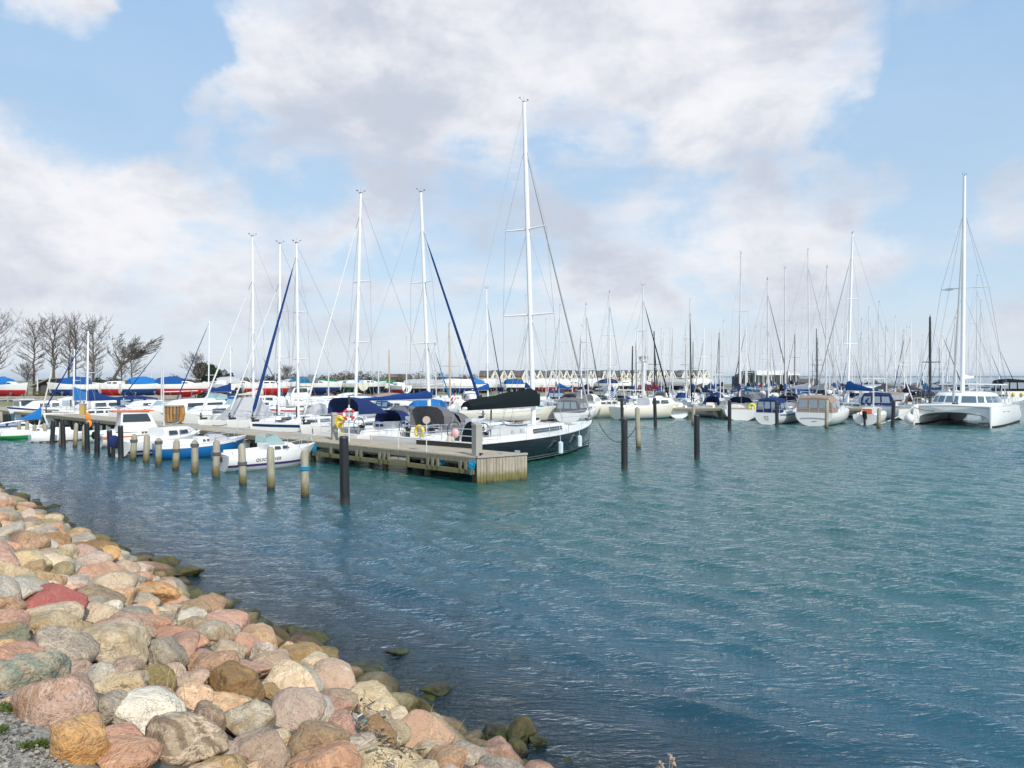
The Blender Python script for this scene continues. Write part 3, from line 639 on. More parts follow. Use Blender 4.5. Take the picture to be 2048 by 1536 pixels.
def shore_details():
    # dark scribble painted on the flat pink stone
    q = ray_slope(348, 1272, .0); mb = MB()
    host = [p for p in bpy.data.objects if p.get('label', '').startswith('flat pink boulder with a black')][0]
    me = host.data; vs = [host.location+v.co for v in me.vertices]
    def on(px, py):                                  # point on the stone seen through that photo pixel
        d = Vector(((px-1024)/F, 1, (HY-py)/F)).normalized(); o = Vector((0, 0, HC))
        hit, loc, nrm, _ = host.ray_cast(o-host.location, d)
        return (loc+host.location+nrm*.004) if hit else None
    bpy.context.view_layer.update()
    for st in ([(328, 1279), (334, 1275), (340, 1278), (346, 1277), (352, 1281)], [(326, 1285), (333, 1283), (338, 1286), (344, 1283)], [(350, 1286), (356, 1281), (362, 1283), (358, 1287)], [(338, 1275), (336, 1281), (341, 1285)], [(347, 1276), (345, 1284)]):
        pts = [on(*p) for p in st]; pts = [p-host.location for p in pts if p is not None]
        if len(pts) > 1: mb.tube(pts, .007, 5)
    if mb.v: mb.build('scribble', mat('black_marker_paint', (.02, .02, .025), .6), host)
    # drift debris: twigs, plastic scraps, seaweed caught between stones
    rng = random.Random(9)
    mb = MB()
    for i in range(330):
        t = rng.random(); px = 722+t*78+rng.gauss(0, 16); py = 1408+t*110+rng.gauss(0, 12)
        if py > 1545: continue
        q = ray_slope(px, py, .20)
        mb.cm = rng.choices([0, 1, 2, 3], [8, 1.6, 4, .7 if t > .35 and t < .62 else .1])[0]
        d = Vector((rng.uniform(-1, 1), rng.uniform(-1, 1), rng.uniform(-.3, .5))).normalized()*rng.uniform(.015, .05)
        w = Vector((rng.uniform(-1, 1), rng.uniform(-1, 1), rng.uniform(-1, 1)))*rng.uniform(.003, .010)
        q = q+Vector((0, 0, rng.uniform(-.08, .05)))
        mb.quad(q-d-w, q+d-w, q+d+w, q-d+w)
    tag(mb.build('drift_debris', [mat('dry_twig', (.30, .24, .16), .9), mat('plastic_scrap_white', (.62, .62, .60), .6), mat('dried_seaweed', (.07, .06, .04), .9), mat('teal_plastic_scrap', (.02, .34, .36), .5)]),
        'drift debris of twigs, white plastic scraps and teal cord among boulders', 'debris', kind='stuff')
    # moss and grass on the gravel corner, little green weed between stones
    mb = MB()
    for (cx, cy, rx, ry, n) in ((22, 1411, 26, 9, 420), (50, 1492, 10, 5, 120), (82, 1488, 18, 7, 240), (6, 1458, 8, 5, 90), (222, 1497, 12, 10, 260), (395, 1470, 10, 10, 60), (700, 1330, 10, 8, 40), (575, 1508, 7, 10, 70)):
        for i in range(n):
            px = cx+rng.gauss(0, rx*.5); py = cy+rng.gauss(0, ry*.5); q = ray_slope(px, py, .01)
            hgt = rng.uniform(.008, .026); a = rng.uniform(0, 6.28); w = .004; dx, dy = math.cos(a)*w, math.sin(a)*w
            lx, ly = rng.gauss(0, .02), rng.gauss(0, .02)
            mb.quad((q.x-dx, q.y-dy, q.z-.01), (q.x+dx, q.y+dy, q.z-.01), (q.x+lx, q.y+ly, q.z+hgt))
    tag(mb.build('grass', mat('green_grass', (.12, .17, .035), .8, island=.5)), 'patches of moss and short grass on the gravel and between stones', 'grass', kind='stuff')
    mb = MB()
    for _ in range(2200):
        px = rng.uniform(-60, 150); py = rng.uniform(1385, 1560); q = ray_slope(px, py, .0); s = rng.choice([.002, .003, .004, .006, .011])*rng.uniform(.7, 1.3)
        mb.ell((q.x+rng.gauss(0, .02), q.y+rng.gauss(0, .02), q.z+s*.2), (s, s*rng.uniform(.6, 1), s*.6), 6, 4)
    tag(mb.build('gravel', mat('pebble_gravel', (.46, .42, .36), .9, island=.75)), 'loose pebbles scattered on the ground at the lower left corner', 'gravel', kind='stuff')
    # dry grass stalks between the boulders and the dried plant at the lower edge
    mb = MB()
    for (px, py, L, lean) in ((330, 1400, .3, .2), (340, 1398, .35, .35), (375, 1450, .4, -.15), (905, 1490, .24, .5), (860, 1440, .16, .2), (688, 1415, .15, 0)):
        q = ray_slope(px, py, .15); mb.tube([q, q+Vector((lean*L*.4, 0, L*.6)), q+Vector((lean*L, .02, L))], [.003, .0025, .001], 4)
    tag(mb.build('dry_grass_stalks', mat('dry_straw', (.45, .36, .2), .9)), 'thin dry grass stalks sticking up between boulders', 'grass', kind='stuff')
    root = empty('dried_plant', (1.02, 3.05, .9)); tag(root, 'dried brown plant with curled seed heads at the bottom edge of the photo', 'plant')
    b = Vector((1.02, 3.05, .9)); mb = MB(); hd_ = MB()
    tips = [A(1322, 3.2, ZT(1530, 3.2)), A(1340, 3.2, ZT(1512, 3.2)), A(1346, 3.25, ZT(1524, 3.25)), A(1316, 3.2, ZT(1534, 3.2))]
    base = A(1326, 3.1, ZT(1600, 3.1))
    for t in tips:
        mb.tube([base-b, (base+t)/2-b+Vector((.01, 0, .01)), t-b], [.003, .0025, .0015], 5)
        for k in range(9):
            a = rng.uniform(0, 6.28); e = rng.uniform(-.6, 1.2); d = Vector((math.cos(a)*math.cos(e), math.sin(a)*math.cos(e), math.sin(e)))*rng.uniform(.012, .026)
            s = Vector((-math.sin(a), math.cos(a), .3))*.006; c = t-b; m_ = c+d*.55
            hd_.quad(c, m_+s, c+d, m_-s)
    mb.build('stalk', mat('dry_stalk', (.28, .20, .12), .9), root); hd_.build('seed_head', mat('dry_seed_head', (.52, .40, .29), .9, island=.4), root)
shore_details()
# ------------------------------------------------------------ boats
class Hull:
    def __init__(s, L, B, fb, bowrise=.25, draft=.35, tr=.78, rake=.35, full=2.3, keelrise=0.0, sugar=0.0):
        s.L, s.B, s.fb, s.br, s.dr, s.tr, s.rake, s.full, s.sg = L, B, fb, bowrise, draft, tr, rake, full, sugar
    def hb(s, t):
        if t < .42: return s.B/2*(s.tr+(1-s.tr)*math.sin(t/.42*PI/2))
        u = (t-.42)/.58; return max(s.B/2*(1-u**s.full), .015)
    def sheer(s, t): return s.fb*(1+s.br*t*t-.06*math.sin(t*PI))
    def draft(s, t): return s.dr*max(.02, 1-abs(2*t-.85)**2.6) if t < .92 else s.dr*.05
    def pt(s, t, u, side):                     # u 0 at the sheer, 1 at the keel
        zs = s.sheer(t); z = zs-(zs+s.draft(t))*u; y = s.hb(t)*(1-u**2.6)**.62*(1 if t < .6 else (1-(t-.6)*.9*u))
        x = s.L*(t-.5)-s.rake*u*max(0, (t-.75)/.25)**1.3+(s.sg*(1-min(1, z/s.fb)) if t < .02 and s.sg else 0)*-1
        return (x, side*y, z)
    def mesh(s, n=14, m=7):
        mb = MB(); rings = []
        for i in range(n+1):
            t = i/n; ring = [s.pt(t, u/m, 1) for u in range(m+1)]+[s.pt(t, u/m, -1) for u in reversed(range(m))]
            rings.append(ring)
        mb.loft(rings); mb.face([k for k in range(2*m+1)])
        return mb
    def side_y(s, x, z):
        t = x/s.L+.5; zs = s.sheer(t); u = min(.98, max(0, (zs-z)/(zs+s.draft(t)))); return s.hb(t)*(1-u**2.6)**.62*(1 if t < .6 else (1-(t-.6)*.9*u))
    def stripe(s, z0, z1, out=.008, t0=0.0, t1=.985, n=20, rel=False, transom=False):
        mb = MB()
        for side in (1, -1):
            a = []
            for i in range(n+1):
                t = t0+(t1-t0)*i/n; x = s.L*(t-.5)
                if rel: zz0, zz1 = s.sheer(t)+z0, s.sheer(t)+z1
                else: zz0, zz1 = z0, z1
                def q(z):
                    zs = s.sheer(t); u = min(.98, max(0, (zs-z)/(zs+s.draft(t)))); p = s.pt(t, u, side); return (p[0], p[1]+side*out, p[2])
                nr = max(2, int((zz1-zz0)/.12)); a.append([q(zz0+(zz1-zz0)*k/nr) for k in range(nr+1)])
            mb.loft(a)
        return mb
    def deck(s, cz=None, n=20, camber=.05, coam=.22, floor=.45):
        """deck with a cockpit well between fractions cz"""
        mb = MB(); rings = []
        ts = sorted(set([i/n for i in range(n+1)]+([cz[0], cz[0]+.004, cz[1], cz[1]+.004] if cz else [])))
        for t in ts:
            z = s.sheer(t)-.01; h = s.hb(t)-.01; x = s.L*(t-.5); inn = cz and cz[0] < t <= cz[1]+.001
            w = min(h*.92, h-.25) if h > .5 else h*.6; w2 = w*.8
            if inn: r = [(x, h, z), (x, w, z+.02), (x, w*.98, z+coam), (x, w2, z+coam), (x, w2*.96, z-floor)]
            else: r = [(x, h, z), (x, w, z+camber*.3), (x, w*.98, z+camber*.4), (x, w2, z+camber*.5), (x, w2*.96, z+camber*.5)]
            rings.append(r+[(p[0], -p[1], p[2]) for p in reversed(r)])
        mb.loft([list(reversed(r)) for r in rings]); return mb

def coach(mb, x0, x1, w0, w1, z0, h, slope=.5, front=.8, zf=None):
    """cabin trunk: tapered in plan, sloping ends"""
    zf = z0 if zf is None else zf
    rings = []
    for (x, w, z, hh) in ((x0, w0, z0, h*.05), (x0+.02, w0, z0, h), (x0+(x1-x0)*.6, (w0*.45+w1*.55), z0*.5+zf*.5, h*.88), (x1-front, w1*1.05, zf, h*.72), (x1, w1*.8, zf, .02)):
        i = hh*slope*.5
        rings.append([(x, w/2, z-.03), (x, w/2-i*.5, z+hh*.75), (x, w/2-i, z+hh), (x, 0, z+hh*1.06), (x, -w/2+i, z+hh), (x, -w/2+i*.5, z+hh*.75), (x, -w/2, z-.03)])
    mb.loft([list(reversed(r)) for r in rings]); mb.face(range(7))
def strip_windows(mb, x0, x1, w0, w1, z0, z1, n=3, gap=.18, out=.012, tilt=.06, sides=(1, -1)):
    for side in sides:
        for i in range(n):
            a = x0+(x1-x0)*(i+gap*.5)/n; b = x0+(x1-x0)*(i+1-gap*.5)/n
            def y(x): return (w0+(w1-w0)*(x-x0)/(x1-x0))/2+out
            mb.quad((a, side*y(a), z0), (b, side*y(b), z0), (b-.04, side*(y(b)-tilt), z1-.02), (a+.02, side*(y(a)-tilt), z1))
def canvas_hood(mb, x0, x1, w, z0, h, n=6, m=8, back=.2, open_back=True):
    """sprayhood or tent: arched in section, sloping down forward"""
    rings = []
    for i in range(n+1):
        t = i/n; x = x0+(x1-x0)*t; hh = h*(1-(max(0, t-.35)/.65)**1.7)+.02; ww = w/2*(1-.12*t)
        rings.append([(x, ww*math.copysign(abs(math.cos(PI*k/m))**.55, math.cos(PI*k/m)), z0+hh*(math.sin(PI*k/m))**.6) for k in range(m+1)])
    mb.loft(rings)
    if not open_back: mb.face(range(m+1))
def sail_cover(x0, x1, z, r0, r1, up, curve=1.6, n=10, seedv=0):
    """sail bundle on the boom: x0 at the mast, x1 at the boom end (x1 < x0)"""
    rings = []; rg = random.Random(seedv)
    for i in range(n+1):
        t = i/n; x = x0+(x1-x0)*t; h = up*(1-t)**curve+r0*(1-t)+r1*t; w = (r0*(1-t)+r1*t)*.62; h *= rg.uniform(.94, 1.06)
        rings.append([(x, w*1.0, z), (x, w*1.15, z+h*.4), (x, w*.55, z+h*.85), (x, 0, z+h), (x, -w*.55, z+h*.85), (x, -w*1.15, z+h*.4), (x, -w*1.0, z)])
    return rings
def outboard(parent, x, z, s=1.0, cm='grey'):
    mb = MB(); c = x-.28*s
    rings = []
    for (dz, a, b) in ((.0, .16, .12), (.12, .24, .16), (.34, .26, .17), (.50, .22, .15), (.56, .12, .09)):
        rings.append([(c+a*s*math.cos(2*PI*k/10), b*s*math.sin(2*PI*k/10), z+dz*s) for k in range(10)])
    mb.loft(rings, True, True, True)
    o = mb.build('outboard_motor', FAB[cm] if cm in FAB else mat(cm, (.1, .1, .1)), parent, True)
    mb = MB(); mb.beam((c, 0, z+.02), (c, 0, z-.75*s), .12*s, .16*s); mb.box((c-.05, 0, z-.62*s), (.34*s, .2*s, .03)); mb.tube([(c-.18*s, 0, z-.78*s), (c+.16*s, 0, z-.78*s)], [.03, .07*s], 6)
    mb.box((x-.05, 0, z), (.24*s, .26*s, .22*s)); mb.build('motor_leg', RUBBER, o)
    mb = MB()
    for k in range(3):
        a = 2*PI*k/3; mb.box((c-.2*s, .08*s*math.cos(a), z-.78*s+.08*s*math.sin(a)), (.02, .07*s, .12*s), M=Matrix.Rotation(a, 3, 'X'))
    mb.build('propeller', DARKM, o); return o
def fender(parent, x, side, y, z, r=.11, L=.55, m=None, zdeck=None):
    mb = MB(); mb.tube([(x, side*(y+r), z+L/2), (x, side*(y+r), z+L/2-.06), (x, side*(y+r), z-L/2+.06), (x, side*(y+r), z-L/2)], [r*.35, r, r, r*.35], 8)
    if zdeck: mb.tube([(x, side*(y+r*.5), zdeck), (x, side*(y+r), z+L/2)], .012, 4)
    return mb.build('fender', m or mat('pale_blue_fender', (.55, .66, .72), .5), parent, True)
def steering_wheel(parent, x, y, z, r=.42):
    mb = MB(); M = Matrix.Rotation(R(90), 3, 'Y')
    mb.torus((x, y, z), r, .022, M, 16, 5)
    for k in range(5):
        a = 2*PI*k/5; mb.tube([(x, y, z), (x, y+r*math.sin(a), z+r*math.cos(a))], .014, 4)
    mb.tube([(x, y, z), (x+.2, y, z)], .04, 6); mb.beam((x+.2, y, z), (x+.2, y, z-.75), .12, .2)
    return mb.build('steering_wheel', DARKM, parent)
def flag(parent, x, y, z, h, colors, w=.7, staff=True, hang=.6, name='flag'):
    root = MB(); root.tube([(x, y, z), (x-.2, y, z+h)], .018, 5); st = root.build('flag_staff', ALU, parent)
    mb = MB(); rows = []
    nu, nv = 6, 6
    for i in range(nu+1):
        r = []
        for j in range(nv+1):
            u = i/nu; v = j/nv
            r.append((x-.2-u*w*.45, y+.10*math.sin(u*7+v*2)*u*2, z+h-.03-v*w*.62-u*w*hang))
        rows.append(r)
    b = 0
    for i in range(nu):
        for j in range(nv):
            mb.cm = colors[1][i][j]
            mb.quad(rows[i][j], rows[i+1][j], rows[i+1][j+1], rows[i][j+1])
    mb.build(name, colors[0], st); return st
DANE = ([REDP, mat('flag_white', (.8, .8, .8), .7)], [[1 if (i == 2 or j == 2 or j == 3) else 0 for j in range(6)] for i in range(6)])
BWST = ([mat('flag_blue', (.02, .10, .36), .7), mat('flag_white2', (.75, .78, .8), .7)], [[j % 2 for j in range(6)] for i in range(6)])
def rails(parent, H, x0, x1, h=.6, n=6, bow=True, stern=True, r=.016):
    mb = MB(); L = H.L
    for side in (1, -1):
        tops = []
        for i in range(n+1):
            t = (x0+(x1-x0)*i/n); z = H.sheer(t); y = side*(H.hb(t)-.07); x = L*(t-.5)
            mb.tube([(x, y, z), (x, y, z+h)], r, 4); tops.append((x, y, z))
        for hh in (h, h*.52): mb.tube([(p[0], p[1], p[2]+hh) for p in tops], r*.55, 3)
    o = mb.build('guard_rail', STEEL, parent)
    if bow:
        mb = MB(); ts = (x1, min(.97, x1+.05), .985)
        for hh in (h, h*.5):
            pts = [(L*(t-.5), H.hb(t)-.07, H.sheer(t)+hh) for t in ts]+[(L*.5+.05, 0, H.sheer(1)+hh)]
            mb.tube(pts+[(p[0], -p[1], p[2]) for p in reversed(pts[:-1])], r*1.1, 4)
        mb.build('pulpit', STEEL, parent)
    if stern:
        mb = MB()
        for hh in (h, h*.5):
            pts = [(L*(x0-.5), H.hb(x0)-.07, H.sheer(0)+hh), (-L*.49, H.hb(0)-.08, H.sheer(0)+hh), (-L*.49, .35, H.sheer(0)+hh)]
            for s_ in (1, -1): mb.tube([(p[0], s_*p[1], p[2]) for p in pts], r*1.1, 4)
        for s_ in (1, -1):
            for yy in (H.hb(0)-.08, .35): mb.tube([(-L*.49, s_*yy, H.sheer(0)), (-L*.49, s_*yy, H.sheer(0)+h)], r, 4)
        mb.build('pushpit', STEEL, parent)
    return o
def masthead(parent, x, z, s=1.0):
    s *= .62
    mb = MB(); mb.tube([(x, 0, z), (x-.35*s, .1, z+.28*s)], .012*s, 4); mb.tube([(x, 0, z), (x+.3*s, -.1, z+.2*s)], .012*s, 4)
    mb.tube([(x, 0, z), (x, 0, z+.55*s)], .008*s, 4); mb.ell((x-.35*s, .1, z+.3*s), (.06*s, .06*s, .05*s), 6, 4); mb.box((x+.3*s, -.1, z+.26*s), (.2*s, .02, .07*s)); mb.box((x, 0, z+.03*s), (.22*s, .12*s, .1*s))
    return mb.build('wind_instruments', DARKM, parent)

def sailboat(x, y, ang, L=10, B=3.2, fb=1.05, hull=None, anti=None, boot=None, sheerm=None, mast=13, mx=.6, mr=.085, rake=.012, mastm=None, jib=None, jr=.06, jfrac=1.0, cover=None, cup=.5, cr=(.24, .13), cc=1.6,
             hood=None, hoodw=None, bimini=None, spr=2, sprw=.95, det=1, boomz=None, cock=True, fl=None, fenders=0, name='sailboat', win=True, winc=None, tent=None, rig=1, boomL=None, deckm=None, winn=3, sugar=0, tr=.78, wheels=0, heel=0, jibdir=1, lean=0.0):
    root = empty(name, (x, y, 0), ang); H = Hull(L, B, fb, tr=tr, sugar=sugar)
    hull = hull or WHITE; H.mesh(14 if det else 10, 7 if det else 5).build('hull', hull, root, True)
    if anti: H.stripe(-.12, .07, .006, n=12 if det else 8).build('antifouling', anti, root)
    if boot: H.stripe(.10, .2, .009, n=12 if det else 8).build('boot_stripe', boot, root)
    if sheerm: H.stripe(-.24 if det else -.28, -.08, .010, rel=True).build('sheer_stripe', sheerm, root)
    cz = (.05, .33) if cock else None
    H.deck(cz, 20 if det else 12).build('deck', deckm or DECKW, root)
    zc = H.sheer(.45); xm = L*(mx-.5); w0 = B*.62; w1 = B*.30; xc0 = L*(.34-.5); xc1 = L*(.74-.5); hc = .42
    mb = MB(); coach(mb, xc0, xc1, w0, w1, zc-.02, hc, zf=H.sheer(.72)-.02); cab = mb.build('cabin', hull if hull in (CREAM,) else WHITE, root)
    if win:
        for sd_ in ((1,), (-1,)) if det else ((1, -1),):
            mb = MB(); strip_windows(mb, xc0+.35, xc1-.9, w0-.02, w1*1.35, zc+.10, zc+.30, winn if det else 1, sides=sd_); mb.build('cabin_window', winc or GLASS, cab)
    if det:
        mb = MB(); mb.box((xc0+.9, 0, zc+hc+.03), (.9, .7, .05)); mb.box((xc1-1.2, 0, zc+hc*.9+.03), (.5, .5, .05)); mb.build('hatch', GLASS, cab)
    # mast, boom, spreaders, rigging
    zt = mast; mtm = mastm or MASTW; tip = (xm-rake*mast+lean, 0, zt)
    def mp(f, dx=0, dy=0): return (xm+(tip[0]-xm)*f+dx, dy, zc+(zt-zc)*f)
    if mast:
        mb = MB(); mb.tube([(xm, 0, zc), mp(.75), tip], [mr, mr*.95, mr*.7], 8 if det else 6); mo = mb.build('mast', mtm, root, True)
        if det >= 1 or mast > 11: masthead(mo, tip[0], tip[2], 1.0 if det else .8)
        bz = boomz or zc+hc+.55; bl = boomL or L*.36
        mb = MB(); mb.tube([(xm-.12, 0, bz), (xm-bl, 0, bz+.08)], mr*.75, 6); bo = mb.build('boom', mtm, root)
        if cover:
            rg = sail_cover(xm+.02, xm-bl*.97, bz+.02, cr[0], cr[1], cup, cc, seedv=int(x*7+y)); mb = MB(); mb.loft(rg, True, True, True); mb.build('sail_cover', FAB[cover] if isinstance(cover, str) else cover, bo, True)
        fr = [.62, .36] if spr == 2 else [.5] if spr == 1 else [.72, .48, .25] if spr == 3 else []
        for k, f in enumerate(fr):
            mb = MB()
            for s_ in (1, -1): mb.tube([mp(f), mp(f, -.22, s_*sprw*(.8 if k == 0 and spr > 1 else 1.0))], [mr*.42, mr*.25], 4)
            mb.build('spreader', mtm, mo)
        if rig and (det or mast > 12.5):
            r = .010 if det else .008; mb = MB(); by = H.hb(.55)-.1; zb = H.sheer(.55)
            for s_ in (1, -1):
                pts = [mp(jfrac*.99)]+[mp(f, -.22, s_*sprw*(.8 if k == 0 and spr > 1 else 1.0)) for k, f in enumerate(fr)]+[(xm-.15, s_*by, zb)]
                mb.tube(pts, r, 3, False)
                if fr: mb.tube([mp(fr[-1]), (xm+.3, s_*by, zb)], r, 3, False); mb.tube([mp(fr[-1]), (xm-.5, s_*by, zb)], r, 3, False)
                if len(fr) > 1: mb.tube([mp(fr[0]), mp(fr[1], -.22, s_*sprw)], r, 3, False)
            mb.tube([mp(.995), (-L*.49, 0, H.sheer(0))], r, 3, False)
            mb.build('rigging', WIRE, mo)
        sx = L*.5-.25; top = mp(jfrac*.97, .05)
        if jib:
            bot = (sx, 0, H.sheer(.98)+.45); t1 = Vector(top); b1 = Vector(bot); pts = [b1, b1.lerp(t1, .04), b1.lerp(t1, .35), b1.lerp(t1, .85), b1.lerp(t1, .93)]
            mb = MB(); mb.tube(pts, [.02, jr*1.15, jr, jr*.6, .02], 6); mb.build('furled_foresail', jib if not isinstance(jib, str) else FAB[jib], mo, True)
            mb = MB(); mb.tube([(sx, 0, H.sheer(.98)), bot], .05, 6); mb.ell((sx, 0, H.sheer(.98)+.25), (.11, .11, .07), 8, 4); mb.tube([b1.lerp(t1, .92), t1], .014, 4); mb.build('forestay', DARKM, mo)
        elif rig:
            mb = MB(); mb.tube([(sx, 0, H.sheer(.98)), top], .012 if det else .009, 3); mb.build('forestay', WIRE, mo)
    if hood:
        mb = MB(); canvas_hood(mb, xc0-.55, xc0+.85, w0*.98, zc+.12, .95); ho = mb.build('sprayhood', FAB[hood], root, True)
        if det:
            for sd_ in ((1,), (-1,)):
                mb = MB(); strip_windows(mb, xc0-.35, xc0+.35, w0*.98, w0*.92, zc+.42, zc+.78, 1, .1, .03, .02, sides=sd_); mb.build('hood_window', CLEARV, ho)
    if bimini:
        mb = MB(); canvas_hood(mb, -L*.47, -L*.47+2.0, B*.7, zc+1.0, .8, open_back=True); mb.build('bimini', FAB[bimini], root, True)
    if tent:
        mb = MB(); xa, xb = -L*.47, xc0+.7; w = B*.4; zt2 = zc+1.35
        mb.quad((xa, w, zc+.1), (xb, w, zc+.1), (xb-.2, .1, zt2), (xa+.7, .1, zt2)); mb.quad((xa, -w, zc+.1), (xa+.7, -.1, zt2), (xb-.2, -.1, zt2), (xb, -w, zc+.1))
        mb.quad((xa+.7, .1, zt2), (xb-.2, .1, zt2), (xb-.2, -.1, zt2), (xa+.7, -.1, zt2)); mb.quad((xa, w, zc+.1), (xa+.7, .1, zt2), (xa+.7, -.1, zt2), (xa, -w, zc+.1)); mb.quad((xb, w, zc+.1), (xb, -w, zc+.1), (xb-.2, -.1, zt2), (xb-.2, .1, zt2))
        mb.build('cockpit_cover', FAB[tent], root)
    if det:
        rails(root, H, .12, .86, n=5)
        for s_ in (1, -1):
            mb = MB()
            for xx in (xc0-.5, xc0-1.2): mb.tube([(xx, s_*B*.33, zc+.2), (xx, s_*B*.33, zc+.38)], [.08, .06], 8)
            mb.build('winch', STEEL, root)
        rq = random.Random(int(x*31+y)); mb = MB()
        for k in range(5): mb.torus((L*.30+rq.uniform(-.1, .1), rq.uniform(-.3, .3), H.sheer(.8)+.06+k*.02), rq.uniform(.12, .22), .02, None, 9, 4)
        mb.build('coiled_line', rq.choice([BLUEROPE, ROPE, PROPE, REDP]), root)
        mb = MB(); mb.tube([(xm+.3, .25, zc+.45), (xm+.32, .25, zc+1.1)], .05, 5); mb.box((L*.5-.45, 0, H.sheer(.96)+.1), (.35, .18, .12)); mb.build('deck_gear', DARKM, root)
    for k in range(wheels):
        steering_wheel(root, -L*.38, (k-.5)*1.7 if wheels == 2 else 0, zc+.35)
    if fl: flag(root, -L*.5+.1, 0 if not wheels else .5, H.sheer(0), 1.5, fl, .9)
    for k in range(fenders):
        t = .3+.4*k/max(1, fenders-1)
        for s_ in (1, -1): fender(root, L*(t-.5), s_, H.hb(t), H.sheer(t)-.6, zdeck=H.sheer(t))
    root['_H'] = 1; del root['_H']
    return root, H

def motorboat(x, y, ang, L=6, B=2.3, fb=.8, hull=None, anti=None, stripe=None, cabin=.5, cabh=.7, canopy=None, glass=True, ob=None, flybridge=False, name='motorboat', winc=None, hardtop=False, det=1, canopyh=1.1, open_bow=False, deckm=None, trim=None):
    root = empty(name, (x, y, 0), ang); H = Hull(L, B, fb, .35, .25, .92, .55, 2.6); hull = hull or WHITE
    H.mesh(14, 6).build('hull', hull, root, True)
    if anti: H.stripe(-.1, .09, .006, n=12).build('antifouling', anti, root)
    if stripe: H.stripe(.20, .30, .010, n=14).build('hull_stripe', stripe, root)
    if trim: H.stripe(-.16, -.01, .02, rel=True, t1=1.0).build('rubbing_strake', trim, root)
    H.deck((.06, .42), 14, coam=.16, floor=.3).build('deck', deckm or DECKW, root)
    zc = H.sheer(.5); x0 = L*(.42-.5); x1 = L*(.42+cabin*.85-.5)
    mb = MB(); coach(mb, x0, x1, B*.78, B*.42, zc-.02, cabh, .55, .25*(x1-x0), H.sheer(.8)-.02); cab = mb.build('cabin', WHITE, root)
    for sd_ in ((1,), (-1,)):
        mb = MB(); strip_windows(mb, x0+.2, x1-.35*(x1-x0), B*.78, B*.60, zc+cabh*.35, zc+cabh*.75, 2, .16, sides=sd_); mb.build('cabin_window', winc or GLASS, cab)
    if glass:       # raked windscreen on the cabin
        mb = MB(); zb = zc+cabh*.95; w = B*.36; h = .42
        for s_ in (1, -1): mb.quad((x0-.1, s_*w, zb), (x0+.75, s_*w*.85, zb), (x0+.35, s_*w*.78, zb+h), (x0-.1, s_*w*.9, zb+h*.7))
        mb.quad((x0+.75, w*.85, zb), (x0+.75, -w*.85, zb), (x0+.35, -w*.78, zb+h), (x0+.35, w*.78, zb+h)); ws = mb.build('windscreen', mat('green_tinted_glass', (.35, .50, .50), .08, alpha=.75), root)
        mb = MB()
        for s_ in (1, -1): mb.tube([(x0-.1, s_*w*.9, zb+h*.7), (x0+.35, s_*w*.78, zb+h), (x0+.75, s_*w*.85, zb)], .02, 4)
        mb.tube([(x0+.35, w*.78, zb+h), (x0+.35, -w*.78, zb+h)], .02, 4); mb.build('windscreen_frame', STEEL, ws)
    if hardtop:
        mb = MB(); zb = zc+cabh*.8; hh = 1.15
        rr = [[(xx, yy*(B*.38-s_*.10), zb+s_*hh) for xx, yy in ((x0-.9+.1*s_, 1), (x0+1.2-.55*s_, .9), (x0+1.2-.55*s_, -.9), (x0-.9+.1*s_, -1))] for s_ in (0, .45, .46, 1)]
        mb.loft(rr, True, True, True); wh = mb.build('wheelhouse', WHITE, root)
        mb = MB(); a, b = .5, .9
        for s_ in (1, -1):
            mb.quad((x0-.75, s_*(B*.38-a*.1+.012), zb+a*hh), (x0+.75, s_*(B*.35-a*.1+.03), zb+a*hh), (x0+.55, s_*(B*.35-b*.1+.03), zb+b*hh), (x0-.72, s_*(B*.38-b*.1+.012), zb+b*hh))
        mb.quad((x0+1.2-.55*a+.02, B*.27, zb+a*hh), (x0+1.2-.55*a+.02, -B*.27, zb+a*hh), (x0+1.2-.55*b+.02, -B*.25, zb+b*hh), (x0+1.2-.55*b+.02, B*.25, zb+b*hh))
        mb.build('wheelhouse_window', winc or GLASS, wh)
        mb = MB(); mb.box((x0-.15, 0, zb+hh+.04), (2.1, B*.68, .07)); mb.build('wheelhouse_roof', trim or WHITE, wh)
    if flybridge:
        mb = MB(); coach(mb, x0-1.2, x0+1.6, B*.66, B*.4, zc+cabh+.0, .9, .5, .8); fb_ = mb.build('flybridge', WHITE, root)
        mb = MB(); strip_windows(mb, x0-.9, x0+.7, B*.66, B*.55, zc+cabh+.25, zc+cabh+.62, 2, .15); mb.build('flybridge_window', GLASS, fb_)
        mb = MB()
        for s_ in (1, -1): mb.beam((x0-1.3, s_*B*.3, zc+cabh), (x0-1.7, s_*B*.3, zc+cabh+1.6), .12, .08)
        mb.beam((x0-1.7, -B*.32, zc+cabh+1.6), (x0-1.7, B*.32, zc+cabh+1.6), .14, .08); mb.build('radar_arch', WHITE, root)
    if canopy:
        mb = MB(); xa = -L*.46; xb = x0+.5; zb = zc+.12; hh = canopyh; w = B*.41; n = 5
        rings = []
        for i in range(n+1):
            t = i/n; x_ = xa+(xb-xa)*t; hh2 = hh*(1-(.25*(1-t)**3)-.30*t**4)
            rings.append([(x_, w, zb), (x_-.0, w*.97, zb+hh2*.55), (x_, w*.8, zb+hh2*.92), (x_, 0, zb+hh2), (x_, -w*.8, zb+hh2*.92), (x_, -w*.97, zb+hh2*.55), (x_, -w, zb)])
        mb.loft(rings, False); mb.face(range(7)); cn = mb.build('canopy', FAB[canopy], root)
        mb = MB()
        for s_ in (1, -1):
            for i in range(3):
                a = xa+(xb-xa)*(.06+.31*i); b = a+(xb-xa)*.25; mb.quad((a, s_*(w*.99+.015), zb+hh*.18), (b, s_*(w*.99+.015), zb+hh*.18), (b, s_*(w*.93+.02), zb+hh*.66), (a+.05, s_*(w*.93+.02), zb+hh*.62))
